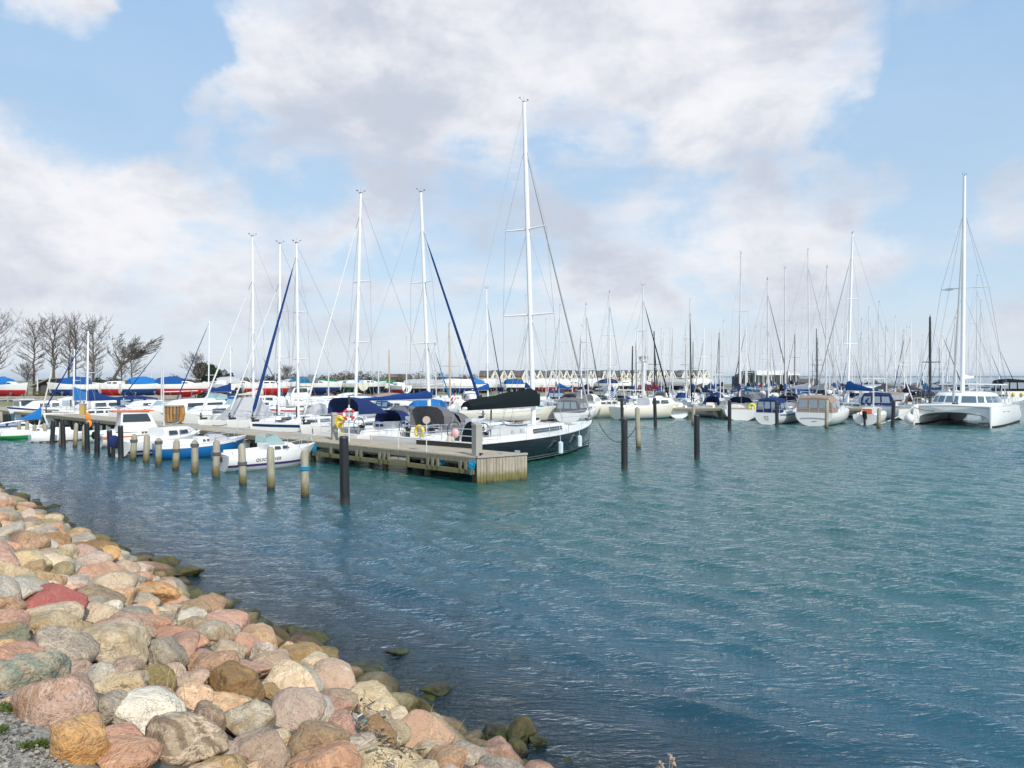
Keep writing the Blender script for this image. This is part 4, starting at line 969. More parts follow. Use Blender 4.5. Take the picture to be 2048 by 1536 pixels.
        for i in range(3):
            y0 = w*(.86-.6*i); y1 = y0-w*.52; mb.quad((xa-.012, y0, zb+hh*.12), (xa-.012, y1, zb+hh*.12), (xa-.012, y1*.92, zb+hh*.60), (xa-.012, y0*.92, zb+hh*.60))
        mb.build('canopy_window', CLEARV, cn)
    if ob: outboard(root, -L*.5, fb*.72, 1.0 if L > 4.5 else .8, ob)
    if det:
        mb = MB(); pts = [(L*(t-.5), H.hb(t)-.08, H.sheer(t)+.35) for t in (.6, .75, .88, .97)]+[(L*.5, 0, H.sheer(1)+.38)]
        mb.tube(pts+[(p[0], -p[1], p[2]) for p in reversed(pts[:-1])], .014, 4)
        for t in (.6, .75, .88, .97):
            for s_ in (1, -1): mb.tube([(L*(t-.5), s_*(H.hb(t)-.08), H.sheer(t)), (L*(t-.5), s_*(H.hb(t)-.08), H.sheer(t)+.35)], .012, 4)
        mb.build('bow_rail', STEEL, root)
    return root, H

def stored_boat(x, y, ang, L=8, B=2.8, anti=None, hull=None, tarp=None, keel=True, gz_=1.0, lift=1.15, win=True, mast=None, hood=None):
    """yacht laid up ashore in a cradle"""
    root = empty('laid_up_boat', (x, y, gz_), ang); H = Hull(L, B, 1.05, draft=.6); hull = hull or WHITE; z0 = lift
    def sh(mb): mb.v = [(p[0], p[1], p[2]+z0) for p in mb.v]; return mb
    sh(H.mesh(12, 6)).build('hull', hull, root, True)
    sh(H.stripe(-.57, .40, .012, t0=.02, n=12)).build('antifouling', anti or REDA, root)
    if keel:
        mb = MB(); mb.loft([[(x_-.5*k, .09*(1-k*.4), .15+k*0) if 0 else (a, b_, z_) for a, b_, z_ in ((-L*.05-.0, .10, z0-.5), (L*.12, .10, z0-.5), (L*.16, 0, z0-.5), (L*.12, -.10, z0-.5), (-L*.05, -.10, z0-.5), (-L*.09, 0, z0-.5))] for x_, k in ((0, 0),)]+
                [[(a, b_, .22) for a, b_ in ((-L*.06, .08), (L*.08, .08), (L*.11, 0), (L*.08, -.08), (-L*.06, -.08), (-L*.10, 0))]], True, True, True)
        mb.build('keel', anti or REDA, root)
        mb = MB(); mb.box((-L*.42, 0, z0-.35), (.4, .06, 1.0)); mb.build('rudder', anti or REDA, root)
    sh(H.deck(None, 10)).build('deck', DECKW, root)
    mb = MB(); coach(mb, -L*.2, L*.24, B*.6, B*.3, H.sheer(.45)-.02+z0, .42); cab = mb.build('cabin', WHITE, root)
    if win: mb = MB(); strip_windows(mb, -L*.14, L*.1, B*.6, B*.4, H.sheer(.45)+.08+z0, H.sheer(.45)+.28+z0, 2); mb.build('cabin_window', GLASS, cab)
    mb = MB()
    for xx in (-L*.22, L*.18):
        for s_ in (1, -1): mb.beam((xx, s_*B*.46, .0), (xx, s_*B*.36, z0+.05), .09, .09); mb.box((xx, s_*B*.37, z0), (.3, .08, .25))
        mb.beam((xx, -B*.46, .06), (xx, B*.46, .06), .12, .12)
    mb.build('cradle', mat('cradle_steel', (.12, .14, .18), .7), root)
    if tarp:
        mb = MB(); za = H.sheer(.5)+z0; rings = []
        xa, xb = {'all': (-L*.5, L*.47), 'aft': (-L*.5, -L*.02), 'mid': (-L*.3, L*.2)}[tarp[1]]
        for i in range(7):
            t = i/6; xx = xa+(xb-xa)*t; tt = xx/L+.5; w = H.hb(min(.97, max(0, tt)))*(1.03 if tarp[1] == 'all' else .9); hh = .75+.25*math.sin(t*PI)+.04*math.sin(i*2.1); dp = -.35 if tarp[1] == 'all' else 0
            rings.append([(xx, w+.02, za+dp), (xx, w*.96, za+.2), (xx, w*.45, za+hh*.8), (xx, 0, za+hh), (xx, -w*.45, za+hh*.8), (xx, -w*.96, za+.2), (xx, -w-.02, za+dp)])
        mb.loft(rings); mb.face(range(7)); mb.face([6*7+k for k in reversed(range(7))]); mb.build('tarpaulin', FAB[tarp[0]], root)
    if mast:
        mb = MB(); mb.tube([(L*.08, 0, z0+1.4), (L*.07, 0, z0+mast)], [.08, .06], 6); mb.build('mast', ALU, root)
    return root, H
# ------------------------------------------------------------ the long pier
N0 = Vector((-1.35, 25.6)); U = Vector((-.778, .628)); Wv = Vector((.628, .778)); PW = 2.09
def near_p(t, d=0.0): p = N0+U*t+Wv*d; return (p.x, p.y)
def far_p(t, d=0.0): return near_p(t, PW+d)
def deck_boards(mb, x0, x1, y0, y1, z, w=.145, seg=4.2, th=.045, skew=0.0):
    n = max(1, int(abs(y1-y0)/w)); w = abs(y1-y0)/n; rg = random.Random(int(x1*10))
    for i in range(n):
        y = min(y0, y1)+w*(i+.5); s = x0+skew*(-y)/PW; x = s; off = rg.uniform(.4, seg)
        while x < x1:
            e = min(x+off, x1); off = seg*rg.uniform(.9, 1.1)
            if e-x > .05: mb.box(((x+e)/2, y, z-th/2+rg.uniform(-.004, .004)), (e-x-.008, w-.012, th))
            x = e
def wooden_dock(name, x, y, ang, L, W, label, cat, posts=3.0, z=1.0, skew=0.0, end=False, lower=False, group=None):
    root = empty(name, (x, y, 0), ang)
    mb = MB(); deck_boards(mb, 0, L, -W, 0, z, skew=skew); mb.build('deck_boards', DECKP, root)
    mb = MB()
    for yy in (-.03, -W+.03): mb.beam((0 if yy > -1 else skew, yy, z-.15), (L, yy, z-.15), .07, .2)
    for k in range(1, 4): mb.beam((0+skew*k/4, -W*k/4, z-.16), (L, -W*k/4, z-.16), .1, .2)
    mb.build('stringer', UNDERW, root)
    mb = MB(); n = int(L/posts)
    for i in range(n+1):
        xx = min(L-.2, .35+i*posts)
        mb.box((xx, -W/2, z-.36), (.16, W-.1, .18))
    mb.build('cross_beam', UNDERW, root)
    for i in range(n+1):
        xx = min(L-.2, .35+i*posts)
        for yy in (-.35, -W+.35):
            if xx > 60: continue
            mb = MB(); mb.tube([(xx, yy, -2.7), (xx, yy, z-.28)], .13, 8); mb.build('support_pile', stain_mat('dark_support_pile', (.09, .08, .06), (.08, .08, .02), .1, .5), root, True)
    if lower:
        mb = MB(); mb.beam((.1, .02, .42), (lower, .02, .42), .12, .17); mb.beam((.1, -.2, .68), (lower, -.2, .68), .06, .07)
        rg = random.Random(4); xx = .5
        while xx < lower:
            for k in range(rg.choice([1, 2, 2, 3])): mb.beam((xx+k*.28, .03, .34), (xx+k*.28, .03, z-.2), .10, .10)
            xx += rg.uniform(1.1, 2.4)
        mb.build('fender_beam', UNDERW, root)
    if end:
        mb = MB(); a = Vector((0, 0, 0)); b = Vector((skew, -W, 0)); d = (b-a); Ld = d.length; d.normalize(); n = int(Ld/.135); nz = Vector((-d.y, d.x, 0)); nz = nz if nz.x < 0 else -nz
        rg = random.Random(8)
        for i in range(n):
            c = a+d*(Ld*(i+.5)/n)+nz*(.05+rg.uniform(0, .012)); zt = z-.02-rg.uniform(0, .04)
            mb.box((c.x, c.y, (zt-.6)/2), (Ld/n-.012, .05, zt+.6), rz=math.atan2(d.y, d.x))
        mb.build('end_boards', FENDW, root)
        mb = MB(); mb.beam(a+nz*.06+Vector((0, 0, z-.0)), b+nz*.06+Vector((0, 0, z-.0)), .14, .07); mb.build('end_cap_beam', POSTW, root)
        for (dx) in (.25, 1.1, 1.9):
            c = a+d*dx-nz*.12; mb = MB(); mb.tube([(c.x, c.y, z), (c.x, c.y, z+.1)], .035, 6); mb.tube([(c.x-.12, c.y, z+.1), (c.x+.12, c.y, z+.1)], .03, 6); mb.build('mooring_cleat', STEEL if dx > 1 else RUBBER, root)
    tag(root, label, cat, group); return root
pang = hd(U.x, U.y)
wooden_dock('pier', N0.x, N0.y, pang, 96, PW, 'long weathered wooden pier running from the centre to the left edge with boarded end', 'pier', 2.6, skew=-.756, end=True, lower=15)

def post_box(x, y, rz, w, h, label, name='pier_post', lean=.12):
    r = empty(name, (x, y, 1.0), rz); mb = MB(); mb.box((0, 0, h/2), (w, w, h)); mb.build('post', POSTW, r)
    mb = MB(); mb.loft([[(-w*.55, -w*.55, h), (w*.55, -w*.55, h), (w*.55, w*.55, h), (-w*.55, w*.55, h)], [(-w*.5, -w*.5, h+.05), (w*.5, -w*.5, h+.05), (w*.5, w*.5, h+lean), (-w*.5, w*.5, h+lean)]], True, True, True); mb.build('post_cap', POSTW, r)
    tag(r, label, 'post', 'square posts on the pier'); return r
p = A(954, 25.95); post_box(p.x, p.y, R(38), .29, 1.16, 'square grey wooden post on the end corner of the pier')
p = A(669, 32.6); post_box(p.x, p.y, R(30), .26, 1.18, 'square brown grey post with yellow rope beside the life ring pole')

def life_ring():
    p = A(698, 31.6); r = empty('life_ring_pole', (p.x, p.y, 1.0)); mb = MB(); mb.tube([(0, 0, 0), (0, 0, 1.75)], .035, 6); mb.build('pole', ALU, r)
    mb = MB(); mb.tube([(0, 0, 1.72), (0, 0, 2.1)], .05, 6); mb.build('pole_tip', RUBBER, r); tag(r, 'thin pole carrying the life ring on the pier', 'pole')
    q = empty('life_ring', (p.x+.03, p.y-.10, 2.27), R(20)); M = Matrix.Rotation(R(90), 3, 'X'); m1 = REDP; m2 = mat('ring_white', (.8, .8, .78), .6); mb = MB(); mb2 = MB()
    for k in range(8):
        a0 = k*PI/4+PI/8; (mb if k % 2 == 0 else mb2).torus((0, 0, 0), .23, .065, M, 4, 7, a0, a0+PI/4)
    mb.build('red_band', m1, q, True); mb2.build('white_band', m2, q, True)
    tag(q, 'red and white life ring hanging on a thin pole on the pier', 'life ring')
    # coil of yellow rope and orange strap on the square post
    p = A(681, 32.2); mb = MB(); rg = random.Random(2)
    for k in range(9): mb.torus((p.x+rg.uniform(-.05, .05), p.y-.15+rg.uniform(-.04, .04), 1.95+rg.uniform(-.25, .12)), rg.uniform(.12, .2), .022, Matrix.Rotation(R(90+rg.uniform(-14, 14)), 3, 'X') @ Matrix.Rotation(rg.uniform(-.3, .3), 3, 'Y'), 12, 4)
    mb.tube([(p.x, p.y-.15, 1.9), (p.x+.1, p.y-.16, 1.5), (p.x+.16, p.y-.2, 1.1)], .03, 5)
    tag(mb.build('rope_coil', YELLOW, None, True), 'yellow rope coil hanging beside the square post near the life ring', 'rope')
life_ring()
def round_sign():
    p = A(853, 27.3); r = empty('round_sign', (p.x, p.y, 0.3)); mb = MB(); mb.tube([(0, 0, 0), (0, 0, 1.95)], .022, 6); mb.build('pole', ALU, r)
    mb = MB(); mb.tube([(0, -.03, 1.98), (0, .0, 1.98)], .155, 18); mb.build('disc', mat('tan_sign_back', (.52, .42, .36), .7), r); tag(r, 'round tan sign disc on a thin pole at the pier edge', 'sign')
round_sign()
for i, (px, Z, z0, z1, lab) in enumerate(((797, 28.6, .35, 1.75, 'thin steel rod standing at the pier edge right of the twin wheel yacht'), (623, 32.6, .3, 1.7, 'thin steel rod at the pier edge above the bow of the white runabout'), (476, 37.2, .5, 1.7, 'thin steel rod at the pier edge left of the white runabout'))):
    q = A(px, Z); mb = MB(); mb.tube([(q.x, q.y, z0), (q.x, q.y, z1)], .02, 5); mb.tube([(q.x, q.y, z1-.04), (q.x+.16, q.y, z1-.04)], .016, 4); tag(mb.build('steel_rod', ALU), lab, 'pole')
for px, Z, lab, m in ((884, 27.0, 'bright blue rope bundle hanging under the pier near its end', BLUEROPE), (943, 25.5, 'teal blue rope end hanging at the outer end of the pier', BLUEROPE), (628, 31.9, 'blue rope bundle at the bow of the white runabout', BLUEROPE)):
    q = A(px, Z); mb = MB(); rg = random.Random(px)
    for k in range(7): mb.torus((q.x+rg.uniform(-.05, .05), q.y-.12, .72+rg.uniform(-.12, .1)), rg.uniform(.05, .12), .022, Matrix.Rotation(R(90)+rg.uniform(-.5, .5), 3, 'X'), 9, 4)
    mb.tube([(q.x, q.y-.1, .95), (q.x+.02, q.y-.12, .6), (q.x-.03, q.y-.1, .35)], .02, 5); tag(mb.build('hanging_rope', m), lab, 'rope')
def slatted_bin():
    q = P(348, 848, 1.0); r = empty('slatted_bin', (q.x, q.y, 1.0), R(20)); n = 18
    for nm, a, b, m in (('slats', 0, 1, mat('orange_slat_wood', (.50, .27, .08), .7, island=.6)),):
        mb = MB()
        for k in range(n):
            an = 2*PI*k/n; c, s = math.cos(an), math.sin(an); mb.beam((c*.50, s*.50, .16), (c*.60, s*.60, .65), .12, .03); mb.beam((c*.60, s*.60, .65), (c*.54, s*.54, 1.16), .12, .03)
        mb.build(nm, m, r)
    mb = MB(); mb.tube([(0, 0, 1.14), (0, 0, 1.2)], .6, 18); mb.build('lid', mat('tan_lid', (.5, .38, .24), .7), r)
    mb = MB(); mb.box((0, 0, .08), (.8, .8, .16)); mb.tube([(0, 0, .1), (0, 0, 1.1)], .47, 14); mb.build('liner', mat('dark_grey_bin', (.10, .11, .12), .7), r)
    tag(r, 'barrel shaped bin with orange wooden slats standing on the pier', 'bin')
slatted_bin()
q = P(166, 829, 1.0); r = empty('yellow_cabinet', (q.x, q.y, 1)); mb = MB(); mb.box((0, 0, .4), (.36, .36, .8)); mb.build('body', mat('ochre_cabinet', (.52, .36, .12), .7), r); mb = MB(); mb.box((0, 0, .84), (.42, .42, .08)); mb.build('lid', mat('grey_lid', (.4, .4, .4), .6), r); tag(r, 'small yellow cabinet standing on the pier far to the left', 'cabinet')
q = A(176, 42.5); mb = MB(); mb.ell((q.x, q.y, 1.5), (.16, .12, .30), 8, 6); mb.ell((q.x+.05, q.y, 1.1), (.20, .14, .25), 8, 6); mb.tube([(q.x, q.y, 1.7), (q.x, q.y, 2.1)], .02, 4); tag(mb.build('orange_float', ORNG2, None, True), 'orange float hanging on a black pile left of the wheelhouse boat', 'float')

# ------------------------------------------------------------ mooring piles
def pile(px, yb, yt, kind, r=None, band=None):
    q = P(px, yb, 0); zt = ZT(yt, q.y); r = r or {'pale': .135, 'black': .15, 'teal': .14}[kind]*(.82 if px < 260 else 1); m = {'pale': PALEW, 'black': BLACKP, 'teal': TEALP}[kind]
    root = empty('mooring_pile', q); rg = random.Random(px); lx, ly = rg.uniform(-.05, .05), rg.uniform(-.04, .04)
    mb = MB(); n = 12
    pts = [(lx*z, ly*z, z) for z in (-2.4, -.4, .1, zt*.5, zt-.10, zt)]
    mb.tube(pts, [r*1.05, r*1.05, r*1.02, r, r*.97, r*(.45 if kind == 'pale' else .92)], n); mb.build('shaft', m, root, 50)
    if kind != 'pale': mb = MB(); mb.tube([(lx*zt, ly*zt, zt-.02), (lx*zt, ly*zt, zt+.05)], [r*1.08, r*.8], n); mb.build('cap', mat('pile_cap', (.03, .035, .045) if kind == 'black' else (.02, .15, .18), .5), root, 50)
    if band:
        mb = MB(); 
        for k in range(3): mb.torus((lx*band, ly*band, band+.045*k), r*1.08, .026, None, 14, 5)
        mb.build('rope_lashing', BLUEROPE if px == 610 else ROPE, root)
    return root, q, zt
FRONT = [(4, 866, 823, 'pale'), (10, 866, 828, 'black'), (18, 869, 828, 'black'), (24, 869, 828, 'teal'), (39, 874, 837, 'pale'), (54, 877, 842, 'pale'), (69, 879, 849, 'pale'), (91, 882, 846, 'pale'),
 (104, 887, 842, 'black'), (122, 892, 842, 'pale'), (127, 896, 839, 'black'), (150, 894, 846, 'pale'), (168, 897, 849, 'pale'), (175, 905, 846, 'black'), (194, 912, 844, 'black'), (221, 912, 862, 'black'),
 (242, 917, 853, 'black'), (266, 921, 868, 'pale'), (292, 926, 869, 'pale'), (317, 931, 876, 'pale'), (351, 940, 879, 'pale'), (390, 948, 880, 'pale'), (432, 955, 880, 'pale'), (486, 970, 887, 'pale'), (542, 979, 893, 'pale'), (610, 994, 900, 'pale'), (690, 1008, 875, 'black')]
bands = {610: .92, 390: 1.15, 317: 1.0, 351: .8, 486: .75, 432: .9, 266: .9}
ordn = ['first', 'second', 'third', 'fourth', 'fifth', 'sixth', 'seventh', 'eighth', 'ninth', 'tenth', 'eleventh', 'twelfth', 'thirteenth', 'fourteenth', 'fifteenth', 'sixteenth', 'seventeenth']
pal = sorted([f for f in FRONT if f[3] == 'pale'], reverse=True); bla = sorted([f for f in FRONT if f[3] == 'black'], reverse=True)
for f in FRONT:
    r_, q_, zt_ = pile(*f, band=bands.get(f[0]))
    if f[0] == 690: L = 'tall thick black mooring pile standing alone before the pier'
    elif f[3] == 'teal': L = 'teal sleeved mooring pile in the cluster at the left edge of the photo'
    elif f[0] == 610: L = 'pale mooring pile with blue rope band, nearest pale pile of the front row'
    elif f[3] == 'pale': L = f"pale weathered mooring pile, {ordn[pal.index(f)]} pale one from the right in the front row"
    else: L = f"black front row mooring pile, {ordn[bla.index(f)-1]} black one left of the tall lone pile"
    tag(r_, L, 'mooring pile', 'mooring piles of the row in front of the pier')
RP = [(1249, 938, 838, 'black', 'nearest thick black mooring pile right of the black yacht, lower top'), (1246, 880, 797, 'black', 'slim black mooring pile right behind the thick black pile beside the black yacht'), (1277, 896, 814, 'pale', 'pale mooring pile holding the black yacht bow rope'),
 (1311, 855, 797, 'black', 'black mooring pile at the bow of the cream sloop left of the open dock'), (1386, 850, 807, 'pale', 'short pale mooring pile left of the striped navy covered sailboat dock'), (1394, 918, 831, 'black', 'thick black mooring pile standing alone in open water in the centre right'),
 (1459, 859, 802, 'black', 'black mooring pile before the right hand dock'), (1554, 853, 803, 'black', 'black mooring pile at the stern of the blue canopy yacht'), (1653, 857, 800, 'pale', 'pale mooring pile at the stern of the brown canopy yacht'),
 (1757, 857, 816, 'pale', 'pale mooring pile at the small boat with orange cushions'), (1785, 855, 802, 'black', 'black mooring pile left of the catamaran'), (1119, 842, 800, 'pale', 'pale mooring pile beyond the bow of the black yacht')]
for (px, yb, yt, k, lab) in RP: tag(pile(px, yb, yt, k, r=.14 if px != 1246 else .10)[0], lab, 'mooring pile', 'mooring piles of the right basin')
rg = random.Random(77); npl = 0
for Zr, xa, xb in ((76, -8, 58), (98, 0, 62), (122, 8, 78)):
    x = xa
    while x < xb:
        r_ = empty('mooring_pile', (x, Zr+rg.uniform(-1, 1), 0)); mb = MB(); h_ = rg.uniform(1.7, 2.5); mb.tube([(0, 0, -1), (0, 0, h_), (0, 0, h_+.08)], [.14, .14, .06], 7); mb.build('shaft', rg.choice([PALEW, PALEW, BLACKP]), r_)
        auto(r_, 'distant mooring pile between the rear boat rows', 'mooring pile', 'distant mooring piles between the boats'); x += rg.uniform(4.0, 6.5)
# rope from the black yacht to its pile, sagging
a = Vector((5.0, 39.2, 1.35)); b = Vector((8.05, 38.45, 1.0)); q = P(1277, 896); b = Vector((q.x-.1, q.y, 1.25))
mb = MB(); mb.tube([a.lerp(b, t/16)-Vector((0, 0, 1.0*4*(t/16)*(1-t/16))) for t in range(17)], .028, 5); tag(mb.build('mooring_line', ROPE), 'dark sagging mooring line from the black yacht bow to a pale pile', 'rope')

# ------------------------------------------------------------ boats on the far side of the pier
wa = hd(Wv.x, Wv.y)
def at_bowout(t, L, gap=.35): c = far_p(t, L/2+gap); return c[0], c[1], wa
def at_bowin(t, L, gap=.35): c = far_p(t, L/2+gap); return c[0], c[1], wa+PI
BOWOUT = Vector((.6, .8)).normalized()
# black racing yacht
S = Vector((-2.85, 29.4)); Lb = 12.8; hv = Vector((.585, .811)); c = S+hv*Lb/2
GREYST = mat('boot_stripe_grey', (.42, .46, .48), .4)
r, H = sailboat(c.x, c.y, hd(hv.x, hv.y), L=Lb, B=3.9, fb=1.2, hull=BLACKH, anti=None, mast=17.75, mx=.53, mr=.125, rake=.050, mastm=MASTW, jib=mat('grey_furled_sail', (.42, .43, .44), .8), jr=.055, jfrac=.88, cover='black', cup=.42, cr=(.50, .42), cc=.9,
    spr=2, sprw=1.55, boomz=2.5, boomL=5.6, name='racing_yacht', winn=1, wheels=2, fenders=0, winc=GLASS, tr=.9, rig=1)
H.stripe(-.02, .03, .02, rel=True, t1=1.0, n=20).build('toe_rail', WHITE, r)
H.stripe(.10, .17, .010, t0=.02).build('boot_stripe', GREYST, r); H.stripe(.24, .29, .010, t0=.02).build('boot_stripe', GREYST, r)
for t, dz in ((.47, -.62), (.64, -.55)): fender(r, Lb*(t-.5), -1, H.hb(t), H.sheer(t)+dz, .13, .62, zdeck=H.sheer(t)+.6)
mb = MB(); mb.torus((-Lb*.5+.55, -.95, H.sheer(0)+.15), .42, .06, Matrix.Rotation(R(90), 3, 'Y'), 16, 5); rings = [[(-Lb*.5+.50, -.95+a_*math.cos(PI*k/8), H.sheer(0)-.15+z_*math.sin(PI*k/8)) for k in range(9)] for a_, z_ in ((.52, 1.05),)]
mb.v += [tuple(p) for p in rings[0]]; mb.face(range(len(mb.v)-9, len(mb.v)))
mb.build('wheel_cover', FAB['black'], r)
for (dx, dy, dz, m_) in ((.5, -.1, .35, mat('pink_buoy', (.72, .42, .40), .6)), (.7, .3, .1, mat('pink_buoy', None)), (.3, .0, .05, FAB['cream'])):
    mb = MB(); mb.ell((-Lb*.5+dx, dy, H.sheer(0)+dz), (.16, .2, .22), 8, 6); mb.build('float', m_, r, True)
# bow name mark, pale and too small to read in the photograph
mb = MB()
for i in range(5): x_ = Lb*(.905-.5)+i*.055; y_ = H.side_y(x_, .98)+.02; mb.quad((x_, -y_, .94), (x_+.04, -y_+.004, .94), (x_+.055, -y_+.006, 1.02), (x_+.015, -y_+.002, 1.02))
mb.build('bow_mark', GREYST, r)
mb = MB()
for i in range(9): x_ = -Lb*.5+2.2+i*.085; y_ = H.side_y(x_, .62)+.02; mb.quad((x_, -y_, .58), (x_+.06, -y_, .58), (x_+.07, -y_, .66), (x_+.012, -y_, .66))
mb.build('hull_lettering', GREYST, r)
tag(r, 'large black hulled racing yacht with tall white mast and black sail cover at pier end', 'yacht')
# twin wheel white yacht with grey sprayhood
x_, y_, a_ = at_bowout(7.3, 11.5); r, H = sailboat(x_, y_, a_, L=11.5, B=3.7, fb=1.15, anti=BLUEA, mast=0, hood='grey', bimini=None, wheels=2, name='cruising_yacht', tr=.9, fenders=2)
mb = MB(); canvas_hood(mb, -3.7, -2.2, 2.5, 1.45, 1.1, back=.2); mb.build('cockpit_hood', FAB['grey'], r)
mb = MB(); mb.torus((-5.6, -1.5, 1.5), .25, .08, Matrix.Rotation(R(90), 3, 'Y'), 10, 6, .7, 5.6); mb.build('horseshoe_buoy', YELLOW, r, True)
tag(r, 'white twin wheel yacht with grey sprayhood left of the black yacht, no mast in view', 'yacht')
# navy hood yacht with blue sail cover
M0 = A(860, 39.2); Lq = 11.3; mx = .57; dv = Wv; c = Vector((M0.x, M0.y))-dv*(Lq*(mx-.5))
r, H = sailboat(c.x, c.y, wa, L=Lq, B=3.6, fb=1.15, anti=BLUEA, boot=NAVYH, mast=ZT(390, 39.2), mx=mx, mr=.105, rake=.050, jib='royal', jr=.085, jfrac=.87, cover='royal', cup=.22, boomz=2.75, boomL=5.3, hood='navy', bimini='navy', spr=2, sprw=1.1, name='cruising_yacht', wheels=1, tr=.88, fenders=2)
tag(r, 'white yacht with navy sprayhood and blue furled foresail, mast right of the life ring', 'yacht')
# bow in boats, from right to left
def bowin(pxm, Z, ytop, L, **k):
    lab = k.pop('lab'); mx = k.get('mx', .62); M0 = A(pxm, Z); dv = -Wv; c = Vector((M0.x, M0.y))-dv*(L*(mx-.5))
    r, H = sailboat(c.x, c.y, wa+PI, L=L, mast=ZT(ytop, Z), name='cruising_yacht', **k); tag(r, lab, 'yacht'); return r, H
r, H = bowin(710, 39.4, 384, 10.8, lab='white yacht with white sail roll and bright blue cockpit cover left of the life ring', B=3.5, fb=1.15, anti=BLUEA, boot=GREYST, mx=.66, mr=.095, rake=.028, jib='white', jr=.05, jfrac=.93, cover=None, hood='grey', spr=2, sprw=1.0, boomz=2.7, boomL=4.8, fenders=2)
mb = MB(); canvas_hood(mb, -4.6, -2.2, 2.6, 1.2, 1.35, open_back=False); mb.build('cockpit_cover', FAB['brightblue'], r)
r, H = bowin(597, 42.3, 487, 9.8, lab='white yacht with broad navy sheer stripe and dark blue furled foresail, bow to pier', B=2.9, fb=1.1, anti=TEALA, sheerm=NAVYH, mx=.66, mr=.085, rake=-.012, jib='royal', jr=.085, jfrac=.95, cover=None, hood='red', spr=2, sprw=.9, boomz=2.6, boomL=4.2)
r, H = bowin(558, 44.6, 487, 9.6, lab='white yacht with white furled foresail between the navy striped yacht and the grey tented yacht', B=2.7, fb=1.1, anti=REDA, mx=.62, mr=.085, rake=.006, jib='white', jr=.045, jfrac=.8, cover='white', cup=.3, hood='lightgrey', spr=2, sprw=.8)
r, H = bowin(507, 45.8, 473, 9.6, lab='white yacht with a pale grey winter tent over its cockpit, leftmost of the tall masts', B=2.9, fb=1.05, anti=BLUEA, mx=.60, mr=.08, rake=-.006, jib='white', jr=.05, jfrac=.78, tent=None, hood=None, spr=1, sprw=.9)
mb = MB(); za = 1.0
for (x0_, x1_) in ((-.2, 3.2),):
    mb.quad((x0_, 1.5, za), (x1_, 1.2, za), (x1_-1.2, .05, za+1.65), (x0_+.8, .05, za+1.65)); mb.quad((x0_, -1.5, za), (x0_+.8, -.05, za+1.65), (x1_-1.2, -.05, za+1.65), (x1_, -1.2, za)); mb.quad((x1_, 1.2, za), (x1_, -1.2, za), (x1_-1.2, -.05, za+1.65), (x1_-1.2, .05, za+1.65)); mb.quad((x0_, 1.5, za), (x0_+.8, .05, za+1.65), (x0_+.8, -.05, za+1.65), (x0_, -1.5, za))
mb.build('winter_tent', FAB['lightgrey'], r)
for i, (t0, dt, lab) in enumerate(((14.6, 1.3, 'mooring line from the life ring side yacht bow to the pier'), (14.4, -1.3, 'mooring line right of the white roll yacht bow'), (19.6, 1.1, 'mooring line from the navy striped yacht bow to the pier'), (22.6, .9, 'mooring line at the bow between the striped and the tented yacht'), (25.2, 1.0, 'mooring line at the bow of the tented yacht'))):
    a = Vector((*far_p(t0, .75), 1.25)); b = Vector((*far_p(t0+dt, -.1), 1.04)); mb = MB(); mb.tube([a.lerp(b, k/8)-Vector((0, 0, .12*4*k/8*(1-k/8))) for k in range(9)], .022, 4); tag(mb.build('mooring_line', ROPE if i % 2 else PROPE), lab, 'rope')
# cruisers and small yachts further left behind the pier
def mfar(t, L, lab, inn=False, **k):
    x_, y_, a_ = (at_bowin if inn else at_bowout)(t, L); r, H = motorboat(x_, y_, a_, L=L, **k); tag(r, lab, 'motorboat'); return r
mfar(30.0, 8.5, 'white cabin cruiser with dark windscreen right of the slatted bin', B=2.9, fb=1.2, cabin=.55, cabh=.75, canopy=None, anti=BLUEA, inn=True)
mfar(33.4, 9.0, 'large white cabin cruiser with long windows left of the slatted bin', B=3.0, fb=1.25, cabin=.6, cabh=1.1, hardtop=False, anti=BLUEA, inn=True)
mfar(37.2, 8.0, 'white cruiser with two blue deck cushions behind the wheelhouse boat', B=2.8, fb=1.1, cabin=.5, cabh=.7, canopy='lightgrey', canopyh=.8, inn=True)
r = mfar(40.6, 7.5, 'low white cruiser with folded grey hood behind the pier, left of the blue cushioned cruiser', B=2.6, fb=1.0, cabin=.5, cabh=.6, canopy='cream', canopyh=.7, inn=True)
def sfar(pxm, Z, ytop, L, lab, **k):
    M0 = A(pxm, Z); mx = .6; inn = k.pop('inn', True); dv = -Wv if inn else Wv; c = Vector((M0.x, M0.y))-dv*(L*(mx-.5)); r, H = sailboat(c.x, c.y, hd(dv.x, dv.y), L=L, mast=ZT(ytop, Z), mx=mx, **k); tag(r, lab, 'sailboat')
sfar(174, 57, 662, 8.0, 'small white sailboat with royal blue sail cover and blue furled foresail before bare trees', B=2.6, fb=.9, anti=BLUEA, mr=.085, jib='royal', jr=.05, cover='royal', cup=.8, spr=1, boomz=2.0)
sfar(147, 61, 698, 7.4, 'small sailboat with bright blue sail cover, second white mast before the bare trees', B=2.5, fb=.9, mr=.07, jib=None, cover='brightblue', cup=1.1, spr=1, boomz=1.9, hood='navy')
r, H = motorboat(A(50, 66).x, 66, hd(.8, -.6), L=4.5, B=1.8, cabin=.3, cabh=.3, hardtop=True, fb=.4); tag(r, 'small white boat with wheelhouse behind the pier at the far left', 'motorboat')

